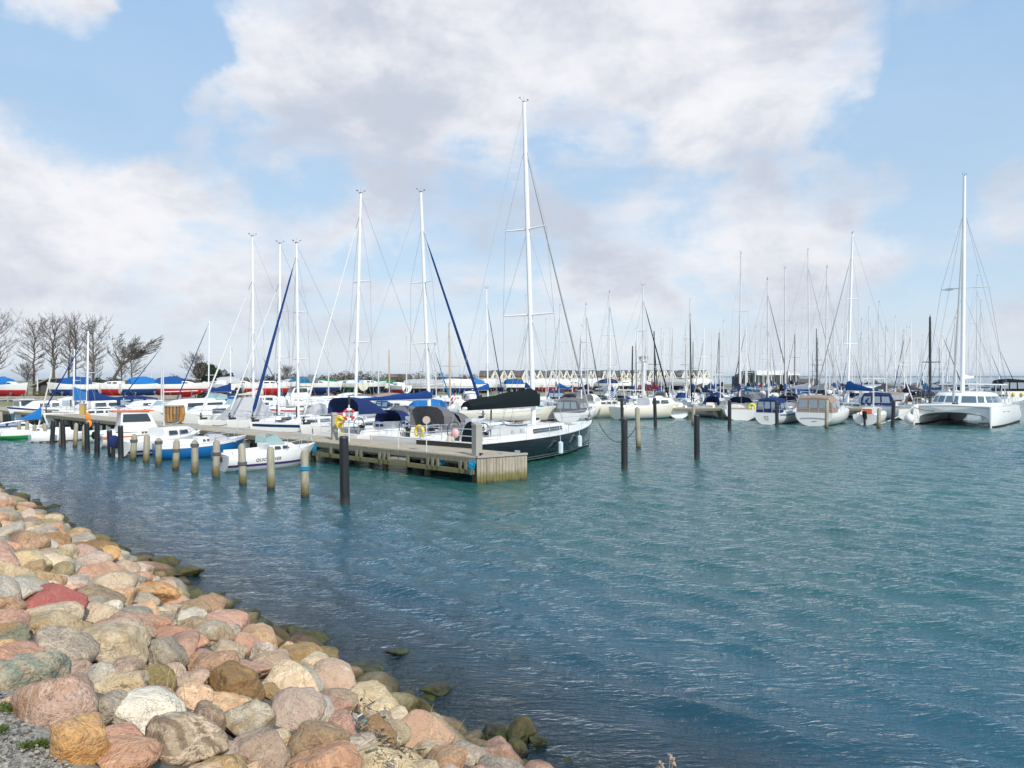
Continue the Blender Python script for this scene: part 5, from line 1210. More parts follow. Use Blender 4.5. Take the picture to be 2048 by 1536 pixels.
# ------------------------------------------------------------ small boats between the pile row and the pier
def text_mesh(body, size):
    cu = bpy.data.curves.new('t', 'FONT'); cu.body = body; cu.size = size; cu.resolution_u = 3; cu.offset = size*.012
    o = bpy.data.objects.new('t', cu); COL.objects.link(o); dg = bpy.context.evaluated_depsgraph_get(); me = bpy.data.meshes.new_from_object(o.evaluated_get(dg))
    V = [tuple(v.co) for v in me.vertices]; Fc = [tuple(p.vertices) for p in me.polygons]; bpy.data.objects.remove(o); bpy.data.curves.remove(cu); bpy.data.meshes.remove(me); return V, Fc
def hull_text(root, H, body, size, x0, z0, side, m, slant=.15, sx=1.0):
    V, Fc = text_mesh(body, size); mb = MB(); w = max(v[0] for v in V)*sx
    for v in V:
        z = z0+v[1]; xx = x0+(v[0]*sx+slant*v[1]) if side < 0 else x0-(v[0]*sx+slant*v[1])
        mb.v.append((xx, side*(H.side_y(xx, z)+.014), z))
    for f in Fc: mb.face(f)
    return mb.build('lettering', m, root)
PURP = mat('purple_hull_stripe', (.06, .03, .16), .4)
r, H = motorboat(-10.75, 30.4, hd(.74, .67), L=4.25, B=1.85, fb=.70, stripe=PURP, cabin=.42, cabh=.34, ob='grey', glass=True, name='runabout')
hull_text(r, H, 'QUICKSILVER', .185, -1.02, .40, -1, mat('dark_lettering', (.05, .05, .07), .5), sx=1.0)
fender(r, 1.15, -1, H.hb(.77), .42, .06, .42, mat('white_fender', (.8, .8, .8), .5), zdeck=.9)
mb = MB(); mb.quad(*[(x_, -(H.side_y(x_, z_)+.016), z_) for x_, z_ in ((-1.75, .02), (-1.55, .02), (-1.60, .46), (-1.68, .56))]); mb.build('blue_stern_flash', BLUEH, r)
tag(r, 'white open runabout with dark lettering, purple stripe and grey outboard motor', 'motorboat')
r, H = motorboat(-15.6, 34.4, hd(.8, .6), L=4.3, B=1.8, fb=.72, hull=BLUEH, cabin=.25, cabh=.25, glass=False, name='dinghy', deckm=DECKW, trim=WHITE)
mb = MB(); canvas_hood(mb, .2, 1.5, 1.2, .68, .42, open_back=False); mb.build('cover', FAB['lightgrey'], r); tag(r, 'bright blue open boat with white rim and grey bow cover', 'boat')
r, H = motorboat(-18.6, 36.3, hd(.45, .89), L=4.8, B=1.9, fb=.75, anti=BLUEA, stripe=NAVYH, cabin=.6, cabh=.55, ob='navy', glass=False, name='cabin_boat')
mb = MB(); mb.tube([(.1, 0, 1.4), (.05, 0, 4.6)], .035, 6); mb.build('mast', ALU, r); tag(r, 'white cabin boat with navy stripe, blue bottom and thin grey mast', 'motorboat')
r, H = motorboat(-21.9, 40.3, hd(.75, .66), L=4.2, B=1.7, fb=.65, anti=REDA, cabin=.25, cabh=.2, hardtop=True, glass=False, name='fishing_boat', trim=ORANGE, ob='black'); tag(r, 'small white fishing boat with wheelhouse, orange rim and orange roof edge', 'boat')
r, H = sailboat(-28.2, 43.0, hd(.72, .69), L=3.6, B=1.5, fb=.45, anti=mat('brown_anti', (.2, .07, .04), .8), mast=0, name='small_boat', win=False, det=0, cock=True); tag(r, 'low cream white open boat with brown waterline left of the fishing boat', 'boat')
r, H = motorboat(-31.4, 44.8, hd(.75, .66), L=3.6, B=1.5, fb=.42, hull=GREENH, cabin=.3, cabh=.25, glass=False, name='rowing_boat', trim=WHITE, det=0)
mb = MB(); mb.tube([(.2, 0, .4), (1.0, 0, 4.4)], .045, 6); mb.build('mast', mat('pale_spar', (.7, .66, .6), .5), r); mb = MB(); mb.tube([(.3, 0, 1.3), (-1.9, 0, 1.0)], .045, 6); mb.build('boom', ALU, r)
mb = MB(); rg2 = sail_cover(.42, -1.0, 1.2, .14, .06, .7); mb.loft(rg2, True, True, True); mb.build('sail_cover', FAB['brightblue'], r, True); tag(r, 'small green boat with leaning pale mast and bright blue sail cover', 'boat')
r, H = motorboat(-34.2, 47.0, hd(.75, .66), L=4.0, B=1.6, fb=.5, anti=TEALA, cabin=.4, cabh=.4, glass=False, name='open_boat', canopy='royal', canopyh=.35, det=0); tag(r, 'white boat with teal bottom and blue cover near the left edge', 'boat')
r, H = motorboat(-25.0, 43.2, hd(.75, .66), L=3.6, B=1.5, fb=.5, hull=WHITE, cabin=.3, cabh=.2, glass=False, name='rowing_boat', trim=GREENH, det=0); tag(r, 'small white rowing boat with green rim close to the pier', 'boat')

# ------------------------------------------------------------ right basin: docks and the boats moored stern out
wooden_dock('dock', 38.5, 66.0, PI, 22.8, 2.0, 'weathered wooden dock of the right basin before the stern moored boats', 'dock', 3.0, lower=0)
wooden_dock('dock', 15.6, 69.0, PI, 3.2, 1.6, 'short lower wooden dock beyond the open gap in the centre right', 'dock', 3.0, z=.95)
r, H = sailboat(*(Vector((21.5, 57.5))+Vector((.6, .8))*4.9), hd(.6, .8), L=9.8, B=3.0, fb=.98, hull=WHITE, anti=BLUEA, sheerm=mat('grey_blue_stripe', (.16, .24, .36), .4), mast=0, hood=None, name='cruising_yacht', win=True, tr=.7)
def enclosure(r, col, x0, x1, w, z0, h, winm=CLEARV):
    mb = MB(); rings = []
    for x_, hh, ww in ((x0, h*.86, w), (x0+.25, h*.97, w), ((x0+x1)/2, h, w*.98), (x1-.5, h*.92, w*.92), (x1, h*.45, w*.85)):
        rings.append([(x_, ww/2, z0), (x_, ww/2*.96, z0+hh*.6), (x_, ww/2*.78, z0+hh*.93), (x_, 0, z0+hh), (x_, -ww/2*.78, z0+hh*.93), (x_, -ww/2*.96, z0+hh*.6), (x_, -ww/2, z0)])
    mb.loft(rings); mb.face(range(7)); mb.face([28+k for k in reversed(range(7))]); cn = mb.build('cockpit_enclosure', FAB[col], r)
    mb = MB(); n = 3; hh = h*.86
    for i in range(n):
        y0 = w*.44-w*.88*i/n; y1 = y0-w*.88/n*.82; mb.quad((x0-.015, y0, z0+hh*.30), (x0-.015, y1, z0+hh*.30), (x0-.015, y1*.9, z0+hh*.82), (x0-.015, y0*.9, z0+hh*.82))
    for s_ in (1, -1):
        for i in range(2):
            a_ = x0+.2+(x1-x0-.5)*i/2; b_ = a_+(x1-x0-.5)/2*.85; mb.quad((a_, s_*(w/2+.01), z0+hh*.32), (b_, s_*(w/2+.01), z0+hh*.32), (b_, s_*(w/2*.93+.015), z0+hh*.72), (a_, s_*(w/2*.93+.015), z0+hh*.72))
    mb.build('enclosure_window', winm, cn)
enclosure(r, 'navy', -4.7, -1.9, 2.0, 1.0, 1.28)
mb = MB(); mb.torus((-4.95, 1.25, 1.45), .24, .10, Matrix.Rotation(R(90), 3, 'Y'), 10, 6, .7, 5.6); mb.build('horseshoe_buoy', mat('bright_yellow', (.85, .75, .05), .5), r, True)
mb = MB()
for i, (y0, z0, w_, h_) in enumerate(((.25, .68, .14, .1), (.05, .68, .12, .1), (.22, .54, .12, .1), (.02, .54, .14, .1), (.2, .40, .32, .06))): mb.box((-4.92, y0-w_/2, z0), (.015, w_, h_*.6))
mb.build('transom_mark', mat('faded_brown_letters', (.35, .25, .12), .6), r)
tag(r, 'white yacht with navy windowed cockpit canopy and yellow horseshoe buoy, stern to the viewer', 'yacht')
r, H = sailboat(*(Vector((24.7, 55.9))+Vector((.62, .785))*4.6), hd(.62, .785), L=9.2, B=3.2, fb=1.08, hull=WHITE, anti=BLACKA, mast=0, name='cruising_yacht', tr=.9)
enclosure(r, 'tan', -4.5, -1.4, 2.8, 1.08, 1.45)
mb = MB()
rgm = random.Random(3)
pts = [(-4.62, 1.05-.06*i, .62+.035*math.sin(i*2.3)+.02*rgm.random()-.0016*(i-17)**2*.12) for i in range(36)]
mb.tube(pts, .016, 4); mb.tube([(-4.62, .15-.05*i, .38+.02*math.sin(i*2.6)) for i in range(9)], .014, 4)
mb.build('transom_lettering', mat('dark_script', (.04, .05, .09), .5), r)
tag(r, 'white yacht with brown windowed cockpit canopy and dark script across its transom', 'yacht')
r, H = motorboat(*(Vector((29.4, 56.8))+Vector((.62, .785))*2.9), hd(.62, .785), L=5.8, B=2.1, fb=.85, anti=BLACKA, cabin=.5, cabh=.5, glass=False, name='small_sailboat', ob='black')
mb = MB(); mb.box((-2.2, 0, 1.1), (.4, .7, .45)); mb.build('cushion', mat('orange_cushion', (.62, .16, .07), .8), r)
mb = MB(); mb.tube([(.4, 0, 1.3), (.35, 0, 8.2)], .06, 6); mb.build('mast', ALU, r); tag(r, 'small cluttered white boat with orange cushions between the brown canopy yacht and the catamaran', 'boat')
r, H = motorboat(37.6, 70.5, hd(.45, .89), L=8.5, B=3.1, fb=1.08, cabin=.4, cabh=.6, name='motor_cruiser', canopy=None, glass=False)
enclosure(r, 'navy', -4.0, -.8, 2.9, 1.1, 1.4); tag(r, 'motor cruiser with navy framed clear canopy behind the dock left of the catamaran', 'motorboat')
r, H = motorboat(41.5, 79, hd(.35, .94), L=10.5, B=3.6, fb=1.4, cabin=.55, cabh=.8, flybridge=True, name='motor_cruiser', glass=False); tag(r, 'large white flybridge motor yacht with rounded roof behind the navy canopy cruiser', 'motorboat')
r, H = motorboat(82.3, 116, hd(.2, .98), L=12, B=4.3, fb=1.7, cabin=.5, cabh=.9, name='motor_cruiser', glass=False)
enclosure(r, 'black', -5.8, -1.8, 4.0, 1.55, 2.2); mb = MB()
for y_ in (1.2, .2, -1.0): mb.ell((-6.1, y_, 1.2), (.2, .25, .35), 8, 5)
mb.build('fender', YELLOW, r, True); tag(r, 'white motor yacht with black arched canopy and yellow fenders at the right edge', 'motorboat')

def catamaran():
    aa = R(43); front = Vector((35.35, 55.0)); bk = Vector((math.sin(aa), math.cos(aa))); L = 11.6; B = 5.3
    c = front+bk*L/2; root = empty('catamaran', (c.x, c.y, 0), hd(-bk.x, -bk.y))     # local +x: bow, towards the viewer
    for s_ in (1, -1):
        mb = MB(); rings = []
        for i in range(15):
            t = i/14; x = L*(t-.5); w = .72*(1-max(0, (t-.45)/.55)**2.4*.93)*(1 if t > .08 else .9); sh = 1.55+.10*t-(0 if t > .16 else (.16-t)*4.6); y0 = s_*B/2
            inn = w*1.0
            rings.append([(x, y0+s_*w, sh), (x, y0+s_*w*.98, sh*.55), (x, y0+s_*w*.72, .12), (x, y0+s_*w*.25, -.35), (x, y0-s_*w*.25, -.35), (x, y0-s_*w*.72, .12), (x, y0-s_*inn*.98, sh*.55), (x, y0-s_*inn, sh)])
        mb.loft(rings, True, True, True); h = mb.build('hull', WHITE, root, 35)
        mb = MB()
        for sd_ in (1, -1):
            mb.loft([[(L*(t-.5), s_*B/2+sd_*(.75*(1-max(0, (t-.45)/.55)**2.4*.93)*.75), z_) for z_ in (-.1, .06, .16)] for t in [k/12*.985 for k in range(13)]])
        mb.build('antifouling', BLACKA, h)
        mb = MB(); mb.quad(*[(L*(t-.5), s_*(B/2+.735*(1-max(0, (t-.45)/.55)**2.4*.93)), z_) for t, z_ in ((.62, 1.15), (.80, 1.20), (.80, 1.24), (.62, 1.19))]); mb.build('hull_window', GLASS, h)
    # bridge deck with an arched tunnel
    mb = MB(); rings = []
    for i in range(10):
        x = L*(-.47+.90*i/9); zt = 1.62+.05*(i/9); ww = B/2-.2; lift = .0 if i < 8 else .12*(i-7)
        rings.append([(x, ww, zt)]+[(x, ww*math.cos(PI*k/12), .12+lift+.78*math.sin(PI*k/12)**.6) for k in range(13)]+[(x, -ww, zt)])
    mb.loft(rings, True, True, True); mb.build('bridge_deck', WHITE, root, 35)
    mb = MB(); mb.tube([(L*.435, -B/2, 1.62), (L*.45, 0, 1.70), (L*.435, B/2, 1.62)], .09, 8); mb.build('front_beam', WHITE, root)
    # cabin: rounded plan, sloping wrap windows
    def ring(f, z, x0=-3.6, x1=2.0, w=2.5):
        out = []
        for k in range(20):
            a = 2*PI*k/20; cx = (x0+x1)/2; rx = (x1-x0)/2*f; ca, sa = math.cos(a), math.sin(a)
            out.append((cx+rx*math.copysign(abs(ca)**.7, ca), w*f**.8*math.copysign(abs(sa)**.6, sa), z))
        return out
    mb = MB(); mb.loft([ring(1.0, 1.6), ring(.97, 1.85), ring(.86, 2.42), ring(.78, 2.62), ring(.5, 2.74), ring(.1, 2.78)], True, False, True); cab = mb.build('cabin', WHITE, root, True)
    mb = MB(); a1, b1 = ring(.978, 1.84), ring(.875, 2.38)
    for k in list(range(16, 20))+list(range(0, 4)):
        k2 = (k+1) % 20; A1, A2, B1, B2 = [Vector(q_) for q_ in (a1[k], a1[k2], b1[k], b1[k2])]
        if k in (18, 1): A1 = A1.lerp(A2, .0)
        n_ = (A2-A1).cross(B1-A1).normalized()*.012; n_ = n_ if n_.dot(A1) > 0 else -n_
        mb.quad(A1.lerp(A2, .06)+n_, A2.lerp(A1, .06 if k not in (17, 19, 1) else .16)+n_, B2.lerp(B1, .06 if k not in (17, 19, 1) else .16)+n_, B1.lerp(B2, .06)+n_)
    for s_ in (1, -1):
        for k in range(4, 8) if s_ > 0 else range(12, 16):
            k2 = (k+1) % 20; A1, A2, B1, B2 = [Vector(q_) for q_ in (a1[k], a1[k2], b1[k], b1[k2])]; n_ = Vector((0, s_*.012, 0)); mb.quad(A1+n_, A2+n_, B2+n_, B1+n_)
    mb.build('cabin_window', mat('grey_blue_window', (.10, .15, .19), .1, var=.03, coat=.4), cab)
    mb = MB(); rr = [[(-5.2+.0, -2.4, z_), (-1.2, -2.2, z_+.05), (-1.0, 0, z_+.1), (-1.2, 2.2, z_+.05), (-5.2, 2.4, z_)] for z_ in (3.25, 3.36)]; mb.loft(rr, True, True, True); ht = mb.build('hardtop', WHITE, root)
    mb = MB()
    for x_, y_ in ((-5.0, -2.2), (-5.0, 2.2), (-1.5, -2.0), (-1.5, 2.0), (-3.2, -2.2), (-3.2, 2.2)): mb.tube([(x_, y_, 1.7), (x_, y_, 3.28)], .04, 6)
    mb.build('hardtop_post', STEEL, ht)
    xm = 1.2; zb = 2.6; zt = 21.4; lean = -1.0
    mb = MB(); mb.tube([(xm, 0, 1.6), (xm+lean*.5, 0, 11), (xm+lean, 0, zt)], [.17, .165, .12], 9); mo = mb.build('mast', MASTW, root, True); masthead(mo, xm+lean, zt, 1.2)
    def mp(z, dx=0, dy=0): return (xm+lean*(z-1.6)/(zt-1.6)+dx, dy, z)
    zs = ZT(578, 59.5); mb = MB(); mb.tube([mp(zs, -.5, -1.75), mp(zs), mp(zs, -.5, 1.75)], .045, 5); mb.ell(mp(zs, -.4, -1.15), (.12, .38, .12), 8, 5); mb.build('spreader', ALU, mo)
    mb = MB()
    for s_ in (1, -1): mb.tube([mp(18.3), mp(zs, -.5, s_*1.75), (xm-1.2, s_*(B/2+.5), 1.6)], .014, 3); mb.tube([mp(zs-.5), (xm-.4, s_*(B/2+.4), 1.6)], .012, 3); mb.tube([mp(18.5), (xm-3, s_*(B/2+.5), 1.6)], .012, 3)
    mb.build('rigging', WIRE, mo)
    mb = MB(); b1 = Vector((L*.42, 0, 1.9)); t1 = Vector(mp(18.2, .1)); mb.tube([b1, b1.lerp(t1, .04), b1.lerp(t1, .4), b1.lerp(t1, .93)], [.03, .10, .085, .04], 6); mb.build('furled_foresail', FAB['lightgrey'], mo, True)
    mb = MB(); mb.tube([(xm-.2, 0, 3.9), (xm-4.8, 0, 4.0)], .12, 6); rg_ = sail_cover(xm-.2, xm-4.6, 3.95, .16, .1, .2); bo = mb.build('boom', MASTW, root); mb = MB(); mb.loft(rg_, True, True, True); mb.build('sail_cover', FAB['white'], bo, True)
    mb = MB()
    for s_ in (1, -1):
        pts = [(L*(t-.5), s_*(B/2+.55*(1-max(0, (t-.45)/.55)**2.4*.9)), 1.6) for t in (.1, .25, .4, .55, .7, .85, .97)]
        for p_ in pts: mb.tube([p_, (p_[0], p_[1], p_[2]+.6)], .016, 4)
        for hh in (.6, .32): mb.tube([(p_[0], p_[1], p_[2]+hh) for p_ in pts], .009, 3)
        p0 = (L*.49, s_*B/2, 1.65); mb.tube([(L*.40, s_*(B/2+.25), 2.25), (L*.49, s_*B/2, 2.25), (L*.40, s_*(B/2-.25), 2.25)], .018, 4)
    mb.build('guard_rail', STEEL, root)
    mb = MB()
    for dx, dy, dz in ((0, 0, 0), (.12, .18, .05), (-.1, -.15, .0), (0, .1, -.22), (.05, -.1, .2)): mb.box((L*.36+dx, dy, 1.75+dz), (.16, .12, .2))
    mb.build('anchor_windlass', DARKM, root)
    tag(root, 'white sailing catamaran with bows towards the viewer and the tallest mast on the right', 'catamaran')
    g = lambda q_: root.matrix_basis @ Vector(q_)
    p1 = g((L*.5, B/2, 1.5)); p2 = g((L*.5, -B/2, 1.5)); lb = min((p1, p2), key=lambda v_: v_.x); q = P(1754, 848, .3)
    mb = MB(); mb.tube([lb.lerp(Vector((q.x, q.y, .25)), t/10)-Vector((0, 0, .18*4*t/10*(1-t/10))) for t in range(11)], .045, 5); tag(mb.build('mooring_line', PROPE), 'pale mooring line from the catamaran left bow down to the water', 'rope')
    rb = max((p1, p2), key=lambda v_: v_.x); w_ = g((L*.36, 0, 1.65)); mb = MB()
    mb.tube([lb.lerp(w_, t/12)-Vector((0, 0, .38*4*t/12*(1-t/12)*(1 if t < 12 else 0))) for t in range(13)], .03, 5); mb.build('bridle', ROPE).name = 'mooring_bridle'
    o = bpy.data.objects['mooring_bridle']; tag(o, 'dark slack rope between the bows of the catamaran', 'rope')
    mb = MB(); mb.ell((lb.x-.42, lb.y-.1, .55), (.38, .38, .42), 12, 8); mb.tube([(lb.x-.42, lb.y-.1, .9), (lb.x-.1, lb.y, 1.5)], .02, 4); tag(mb.build('ball_fender', mat('white_ball', (.78, .78, .76), .5), None, True), 'white ball fender at the left bow of the catamaran', 'fender')
catamaran()
# ------------------------------------------------------------ the masts one can tell apart, each with its boat
TAKEN = []
def free(x, y, d): return all((x-a)**2+(y-b)**2 > d*d for a, b in TAKEN)
CN = dict(royal='dark blue', navy='navy', blue='blue', black='black', grey='grey', lightgrey='pale grey', teal='teal', white='white', tan='brown', red='dark red', green='green', brightblue='bright blue', cream='cream')
MASTS = [  # mast foot px, mast top px, top row, depth, forestay offset px at the horizon, furled sail, cover, hood, mast material, hull
 (1479, 1482, 507, 70, 19, 'black', 'navy', 'navy', None, 'white', 'second tallest mast right of the houses, black foresail roll'),
 (1537, 1535, 559, 76, 14, 'grey', None, 'grey', 'alu', 'white', 'grey mast above the white clubhouse'),
 (1571, 1570, 537, 73, 20, 'black', 'blue', 'navy', None, 'white', 'mast with black foresail roll right above the clubhouse'),
 (1619, 1616, 500, 80, 18, 'lightgrey', 'white', 'tan', 'alu', 'white', 'tall thin grey mast right of the clubhouse'),
 (1651, 1654, 535, 77, 8, None, 'lightgrey', 'lightgrey', 'alu', 'white', 'grey mast second right of the clubhouse'),
 (1695, 1705, 467, 71, -20, 'lightgrey', 'blue', 'blue', 'white', 'white', 'tall white raked mast with royal blue sail cover'),
 (1381, 1380, 600, 79, -9, 'black', 'navy', None, 'alu', 'white', 'mast with black foresail roll slanting left, right end of the houses'),
 (1287, 1286, 571, 71.5, 20, 'black', None, 'navy', 'alu', 'cream', 'sloop under the tall mast before the floodlight tower'),
 (1219, 1219, 585, 71, 14, 'lightgrey', 'white', 'black', 'alu', 'white', 'mast in the middle of the houses'),
 (1177, 1172, 609, 75, 12, 'grey', 'navy', None, 'alu', 'white', 'mast left of centre before the houses'),
 (1118, 1120, 611, 82, -14, 'white', 'brightblue', 'grey', 'alu', 'white', 'mast with white stay right of the tallest mast'),
 (976, 973, 577, 74, 20, 'navy', 'blue', None, 'white', 'white', 'white mast with navy foresail roll left of the tallest mast'),
 (901, 898, 648, 66, 0, None, 'brightblue', None, 'tan', 'cream', 'varnished tan mast'),
 (1052, 1051, 592, 88, -8, None, 'blue', None, 'alu', 'white', 'mast just left of the tallest mast'),
 (1447, 1447, 642, 100, 6, None, 'navy', None, 'alu', 'white', 'thin mast left of the clubhouse'),
 (1424, 1424, 668, 108, 4, None, 'blue', None, 'alu', 'white', 'short mast at the right end of the houses'),
 (1724, 1723, 640, 96, 5, None, 'blue', None, 'alu', 'white', 'first short mast right of the tall raked mast'),
 (1737, 1738, 616, 92, 5, None, 'blue', None, 'alu', 'white', 'second mast right of the tall raked mast'),
 (1756, 1758, 604, 90, -8, None, 'grey', None, 'alu', 'white', 'third mast right of the tall raked mast'),
 (1790, 1791, 634, 104, 4, None, 'white', None, 'white', 'white', 'white mast halfway to the catamaran'),
 (1808, 1806, 662, 112, 6, None, 'navy', None, 'alu', 'white', 'dark thin mast left of the carbon mast'),
 (1860, 1860, 634, 68, 0, None, None, None, 'dark', 'white', 'thick black carbon mast left of the catamaran'),
 (1953, 1955, 552, 86, -10, None, None, None, 'alu', 'white', 'grey mast right behind the catamaran mast'),
 (1960, 1962, 602, 100, 8, None, None, None, 'alu', 'white', 'short mast right behind the catamaran'),
 (757, 757, 692, 84, 6, None, 'blue', None, 'alu', 'white', 'short mast right of the life ring over the shrubs'),
 (779, 778, 699, 80, 6, None, 'navy', None, 'tan', 'cream', 'short tan mast right of the life ring'),
 (813, 813, 652, 82, 7, None, 'royal', None, 'alu', 'white', 'mast between the life ring and the grey sprayhood yacht'),
 (657, 657, 687, 80, 6, None, 'grey', 'grey', 'alu', 'white', 'short mast left of the life ring'),
 (873, 870, 690, 68, 14, 'teal', 'royal', None, 'alu', 'white', 'mast with teal foresail roll beside the tan mast'),
 (1092, 1092, 640, 92, 5, None, 'white', None, 'alu', 'white', 'mast between the two stays right of the tallest mast'),
 (1145, 1145, 662, 97, 5, None, 'navy', None, 'alu', 'white', 'short mast where the black yacht stay meets the houses'),
 (1340, 1340, 657, 104, 5, None, 'blue', None, 'alu', 'white', 'short mast over the right half of the houses'),
 (1310, 1308, 662, 100, 8, 'black', 'navy', None, 'dark', 'white', 'short dark mast right of the floodlight tower'),
 (1264, 1265, 692, 95, 0, None, 'blue', None, 'dark', 'white', 'short dark mast left of the floodlight tower'),
 (1510, 1512, 655, 102, 5, None, 'blue', None, 'alu', 'white', 'thin mast over the left end of the clubhouse'),
 (1592, 1592, 652, 98, 5, None, 'royal', None, 'alu', 'white', 'thin mast over the right end of the clubhouse'),
 (1668, 1668, 622, 92, 6, None, 'brightblue', None, 'alu', 'white', 'thin mast left of the tall raked mast')]
MM = dict(alu=ALU, white=MASTW, tan=TANM, dark=DARKM)
for (pb, pt, yt, Z, off, jib, cov, hood, mm, hl, where) in MASTS:
    hgt = ZT(yt, Z); L = min(12.5, max(7.2, hgt*.72)); J = L*.36; dxx = off*Z/F*hgt/max(1, hgt-4)
    base = A(pb, Z); view = Vector((base.x, base.y)).normalized()
    hx = max(-.92, min(.92, dxx/J)); hy = math.sqrt(1-hx*hx)*(1 if Z < 74 and pb > 1300 else -1 if int(pb) % 2 else 1)
    if hl == 'cream' and pb == 1287: hx, hy = .85, .52
    dv = Vector((hx, hy)); mx = .6; c = Vector((base.x, base.y))-dv*(L*(mx-.5)); TAKEN.append((c.x, c.y))
    mr = .085 if mm != 'dark' else .13
    if pb == 1695: mr = .13
    r, H = sailboat(c.x, c.y, hd(dv.x, dv.y), L=L, B=L*.31, fb=1.0, hull=CREAM if hl == 'cream' else WHITE, anti=random.choice([BLUEA, REDA, BLACKA, TEALA]), mast=hgt, mx=mx, mr=mr*(.85 if Z > 85 else 1), rake=0, lean=0, mastm=MM[mm or 'alu'],
        jib=jib, jr=.075 if jib == 'black' else .06, cover=cov, cup=.8 if pb == 1695 else .5, hood=hood, spr=2 if hgt > 11 else 1, det=1 if Z < 78 else 0, jfrac=.9, boomz=2.6 if hgt > 11 else 2.2)
    # lean of the mast in the picture plane, as a real rake of the stick
    ml = (pt-pb)*Z/F
    for o in r.children:
        if o.name.startswith('mast'):
            loc = Matrix.Rotation(-math.atan2(dv.y, dv.x), 3, 'Z') @ Vector((ml, 0, 0))
            for oo in [o]+list(o.children):
                for v in oo.data.vertices: f = max(0, (v.co.z-1)/(hgt-1)); v.co.x += loc.x*f; v.co.y += loc.y*f
    tag(r, f"{hl} sailboat, {where}", 'sailboat', 'sailboats moored in the basin')
# two visible hulls between the black yacht and the right docks
r, H = motorboat(13.2, 66.0, hd(.9, .44), L=7.5, B=2.7, fb=1.15, hull=CREAM, anti=mat('teal_boot', (.02, .25, .33), .5), cabin=.6, cabh=.8, glass=False, name='cruiser', canopy=None)
flag(r, -3.6, 0, 1.3, 1.9, BWST, 1.1); tag(r, 'cream cruiser with teal waterline and blue white striped flag at its stern', 'motorboat'); TAKEN.append((13.2, 66.0))
r, H = sailboat(9.2, 68.5, hd(.85, .52), L=9.0, B=3.0, fb=1.25, hull=CREAM, mast=0, name='cruising_yacht', hood='white'); tag(r, 'cream white yacht hull left of the cream cruiser with striped flag', 'yacht'); TAKEN.append((9.2, 68.5))
r, H = motorboat(6.2, 62.5, hd(.4, .91), L=7.0, B=2.6, fb=.9, name='cruiser', glass=False, cabin=.5, cabh=.5); enclosure(r, 'grey', -3.4, -.7, 2.2, .92, 1.28); tag(r, 'white boat with grey windowed canopy beyond the bow of the black yacht', 'motorboat'); TAKEN.append((6.2, 62.5))
r, H = sailboat(-0.2, 60.5, hd(.97, .25), L=9.5, B=3.0, fb=1.15, hull=CREAM, boot=REDP, sheerm=None, mast=0, name='cruising_yacht', fl=DANE, cover=None); tag(r, 'cream yacht with red waterline and red white flag behind the black sail cover', 'yacht'); TAKEN.append((-.2, 60.5))
r, H = motorboat(-6.0, 61, hd(.7, -.7), L=7.5, B=2.7, fb=1.1, name='cruiser', glass=False, cabin=.55, cabh=1.0); tag(r, 'white cabin boat with dark windows left of the black sail cover', 'motorboat'); TAKEN.append((-6.0, 61))
r, H = motorboat(-10.5, 63, hd(.7, -.7), L=7.0, B=2.6, fb=1.0, name='cruiser', glass=False, cabin=.5, cabh=.8, canopy='blue', canopyh=.8); tag(r, 'white cabin boat with blue canopy behind the navy hooded yacht', 'motorboat'); TAKEN.append((-10.5, 63))

# ------------------------------------------------------------ the rest of the fleet, row behind row
rg = random.Random(123)
def fleet_row(Z, xa, xb, step, hmin, hmax, pm=.85, bear=None, jit=1.2):
    x = xa+rg.uniform(0, 1)
    while x < xb:
        y = Z+rg.uniform(-jit, jit)
        if free(x, y, 3.1):
            TAKEN.append((x, y)); a = (bear if bear is not None else PI/2)+rg.choice([0, PI])+rg.gauss(0, .12)
            cov = rg.choice(['royal', 'navy', 'blue', 'brightblue', 'navy', 'white', 'grey', 'teal', 'black', 'cream', 'lightgrey', 'tan', 'red', None, None]); hood = rg.choice([None, None, 'navy', 'blue', 'grey', 'lightgrey', 'royal', 'tan', 'white'])
            hl = rg.choice([WHITE]*6+[CREAM]*2+[NAVYH]); jib = rg.choice([None, 'white', 'lightgrey', 'navy', 'black', 'royal', None]); hn = {WHITE: 'white', CREAM: 'cream', NAVYH: 'navy hulled'}[hl]
            if rg.random() < pm:
                L = rg.uniform(7.5, 10.5); h = rg.uniform(hmin, hmax)
                r, H = sailboat(x, y, a, L=L, B=L*.31, fb=1.0, hull=hl, boot=rg.choice([None, NAVYH, REDP, GREYST, BLUEH]), sheerm=rg.choice([None, None, NAVYH, REDP, GREYST, BLUEH]), anti=rg.choice([BLUEA, REDA, BLACKA]), mast=h, mx=.6, mr=.07, rake=rg.uniform(0, .02), mastm=rg.choice([ALU, MASTW, MASTW, ALU, ALU, DARKM] if rg.random() < .5 else [ALU, MASTW]), jib=jib, jr=.05, cover=cov, cup=rg.uniform(.3, .9), hood=hood, spr=rg.choice([1, 2]), det=0, boomz=2.2+rg.uniform(-.1, .3), jfrac=rg.choice([1, .85]))
                auto(r, f"{hn} sailboat" + (f", {CN[cov]} sail cover" if cov else ', bare boom') + (f", {CN[hood]} hood" if hood else ''), 'sailboat', 'sailboats moored in the basin')
            else:
                L = rg.uniform(6.5, 9); can = rg.choice([None, 'navy', 'blue', 'grey', 'white', 'tan']); r, H = motorboat(x, y, a, L=L, B=L*.34, fb=1.05, stripe=rg.choice([None, NAVYH, REDP, BLUEH]), trim=rg.choice([None, None, NAVYH, REDP, BLUEH]), cabin=.5, cabh=.8, canopy=can, glass=False, hardtop=(can is None and rg.random() < .5), det=0)
                auto(r, 'white motorboat' + (f", {CN[can]} canopy" if can else ', open stern'), 'motorboat', 'motorboats moored in the basin')
        x += step*rg.uniform(.92, 1.15)
fleet_row(71.5, 13, 44, 3.6, 8.5, 11, .6)
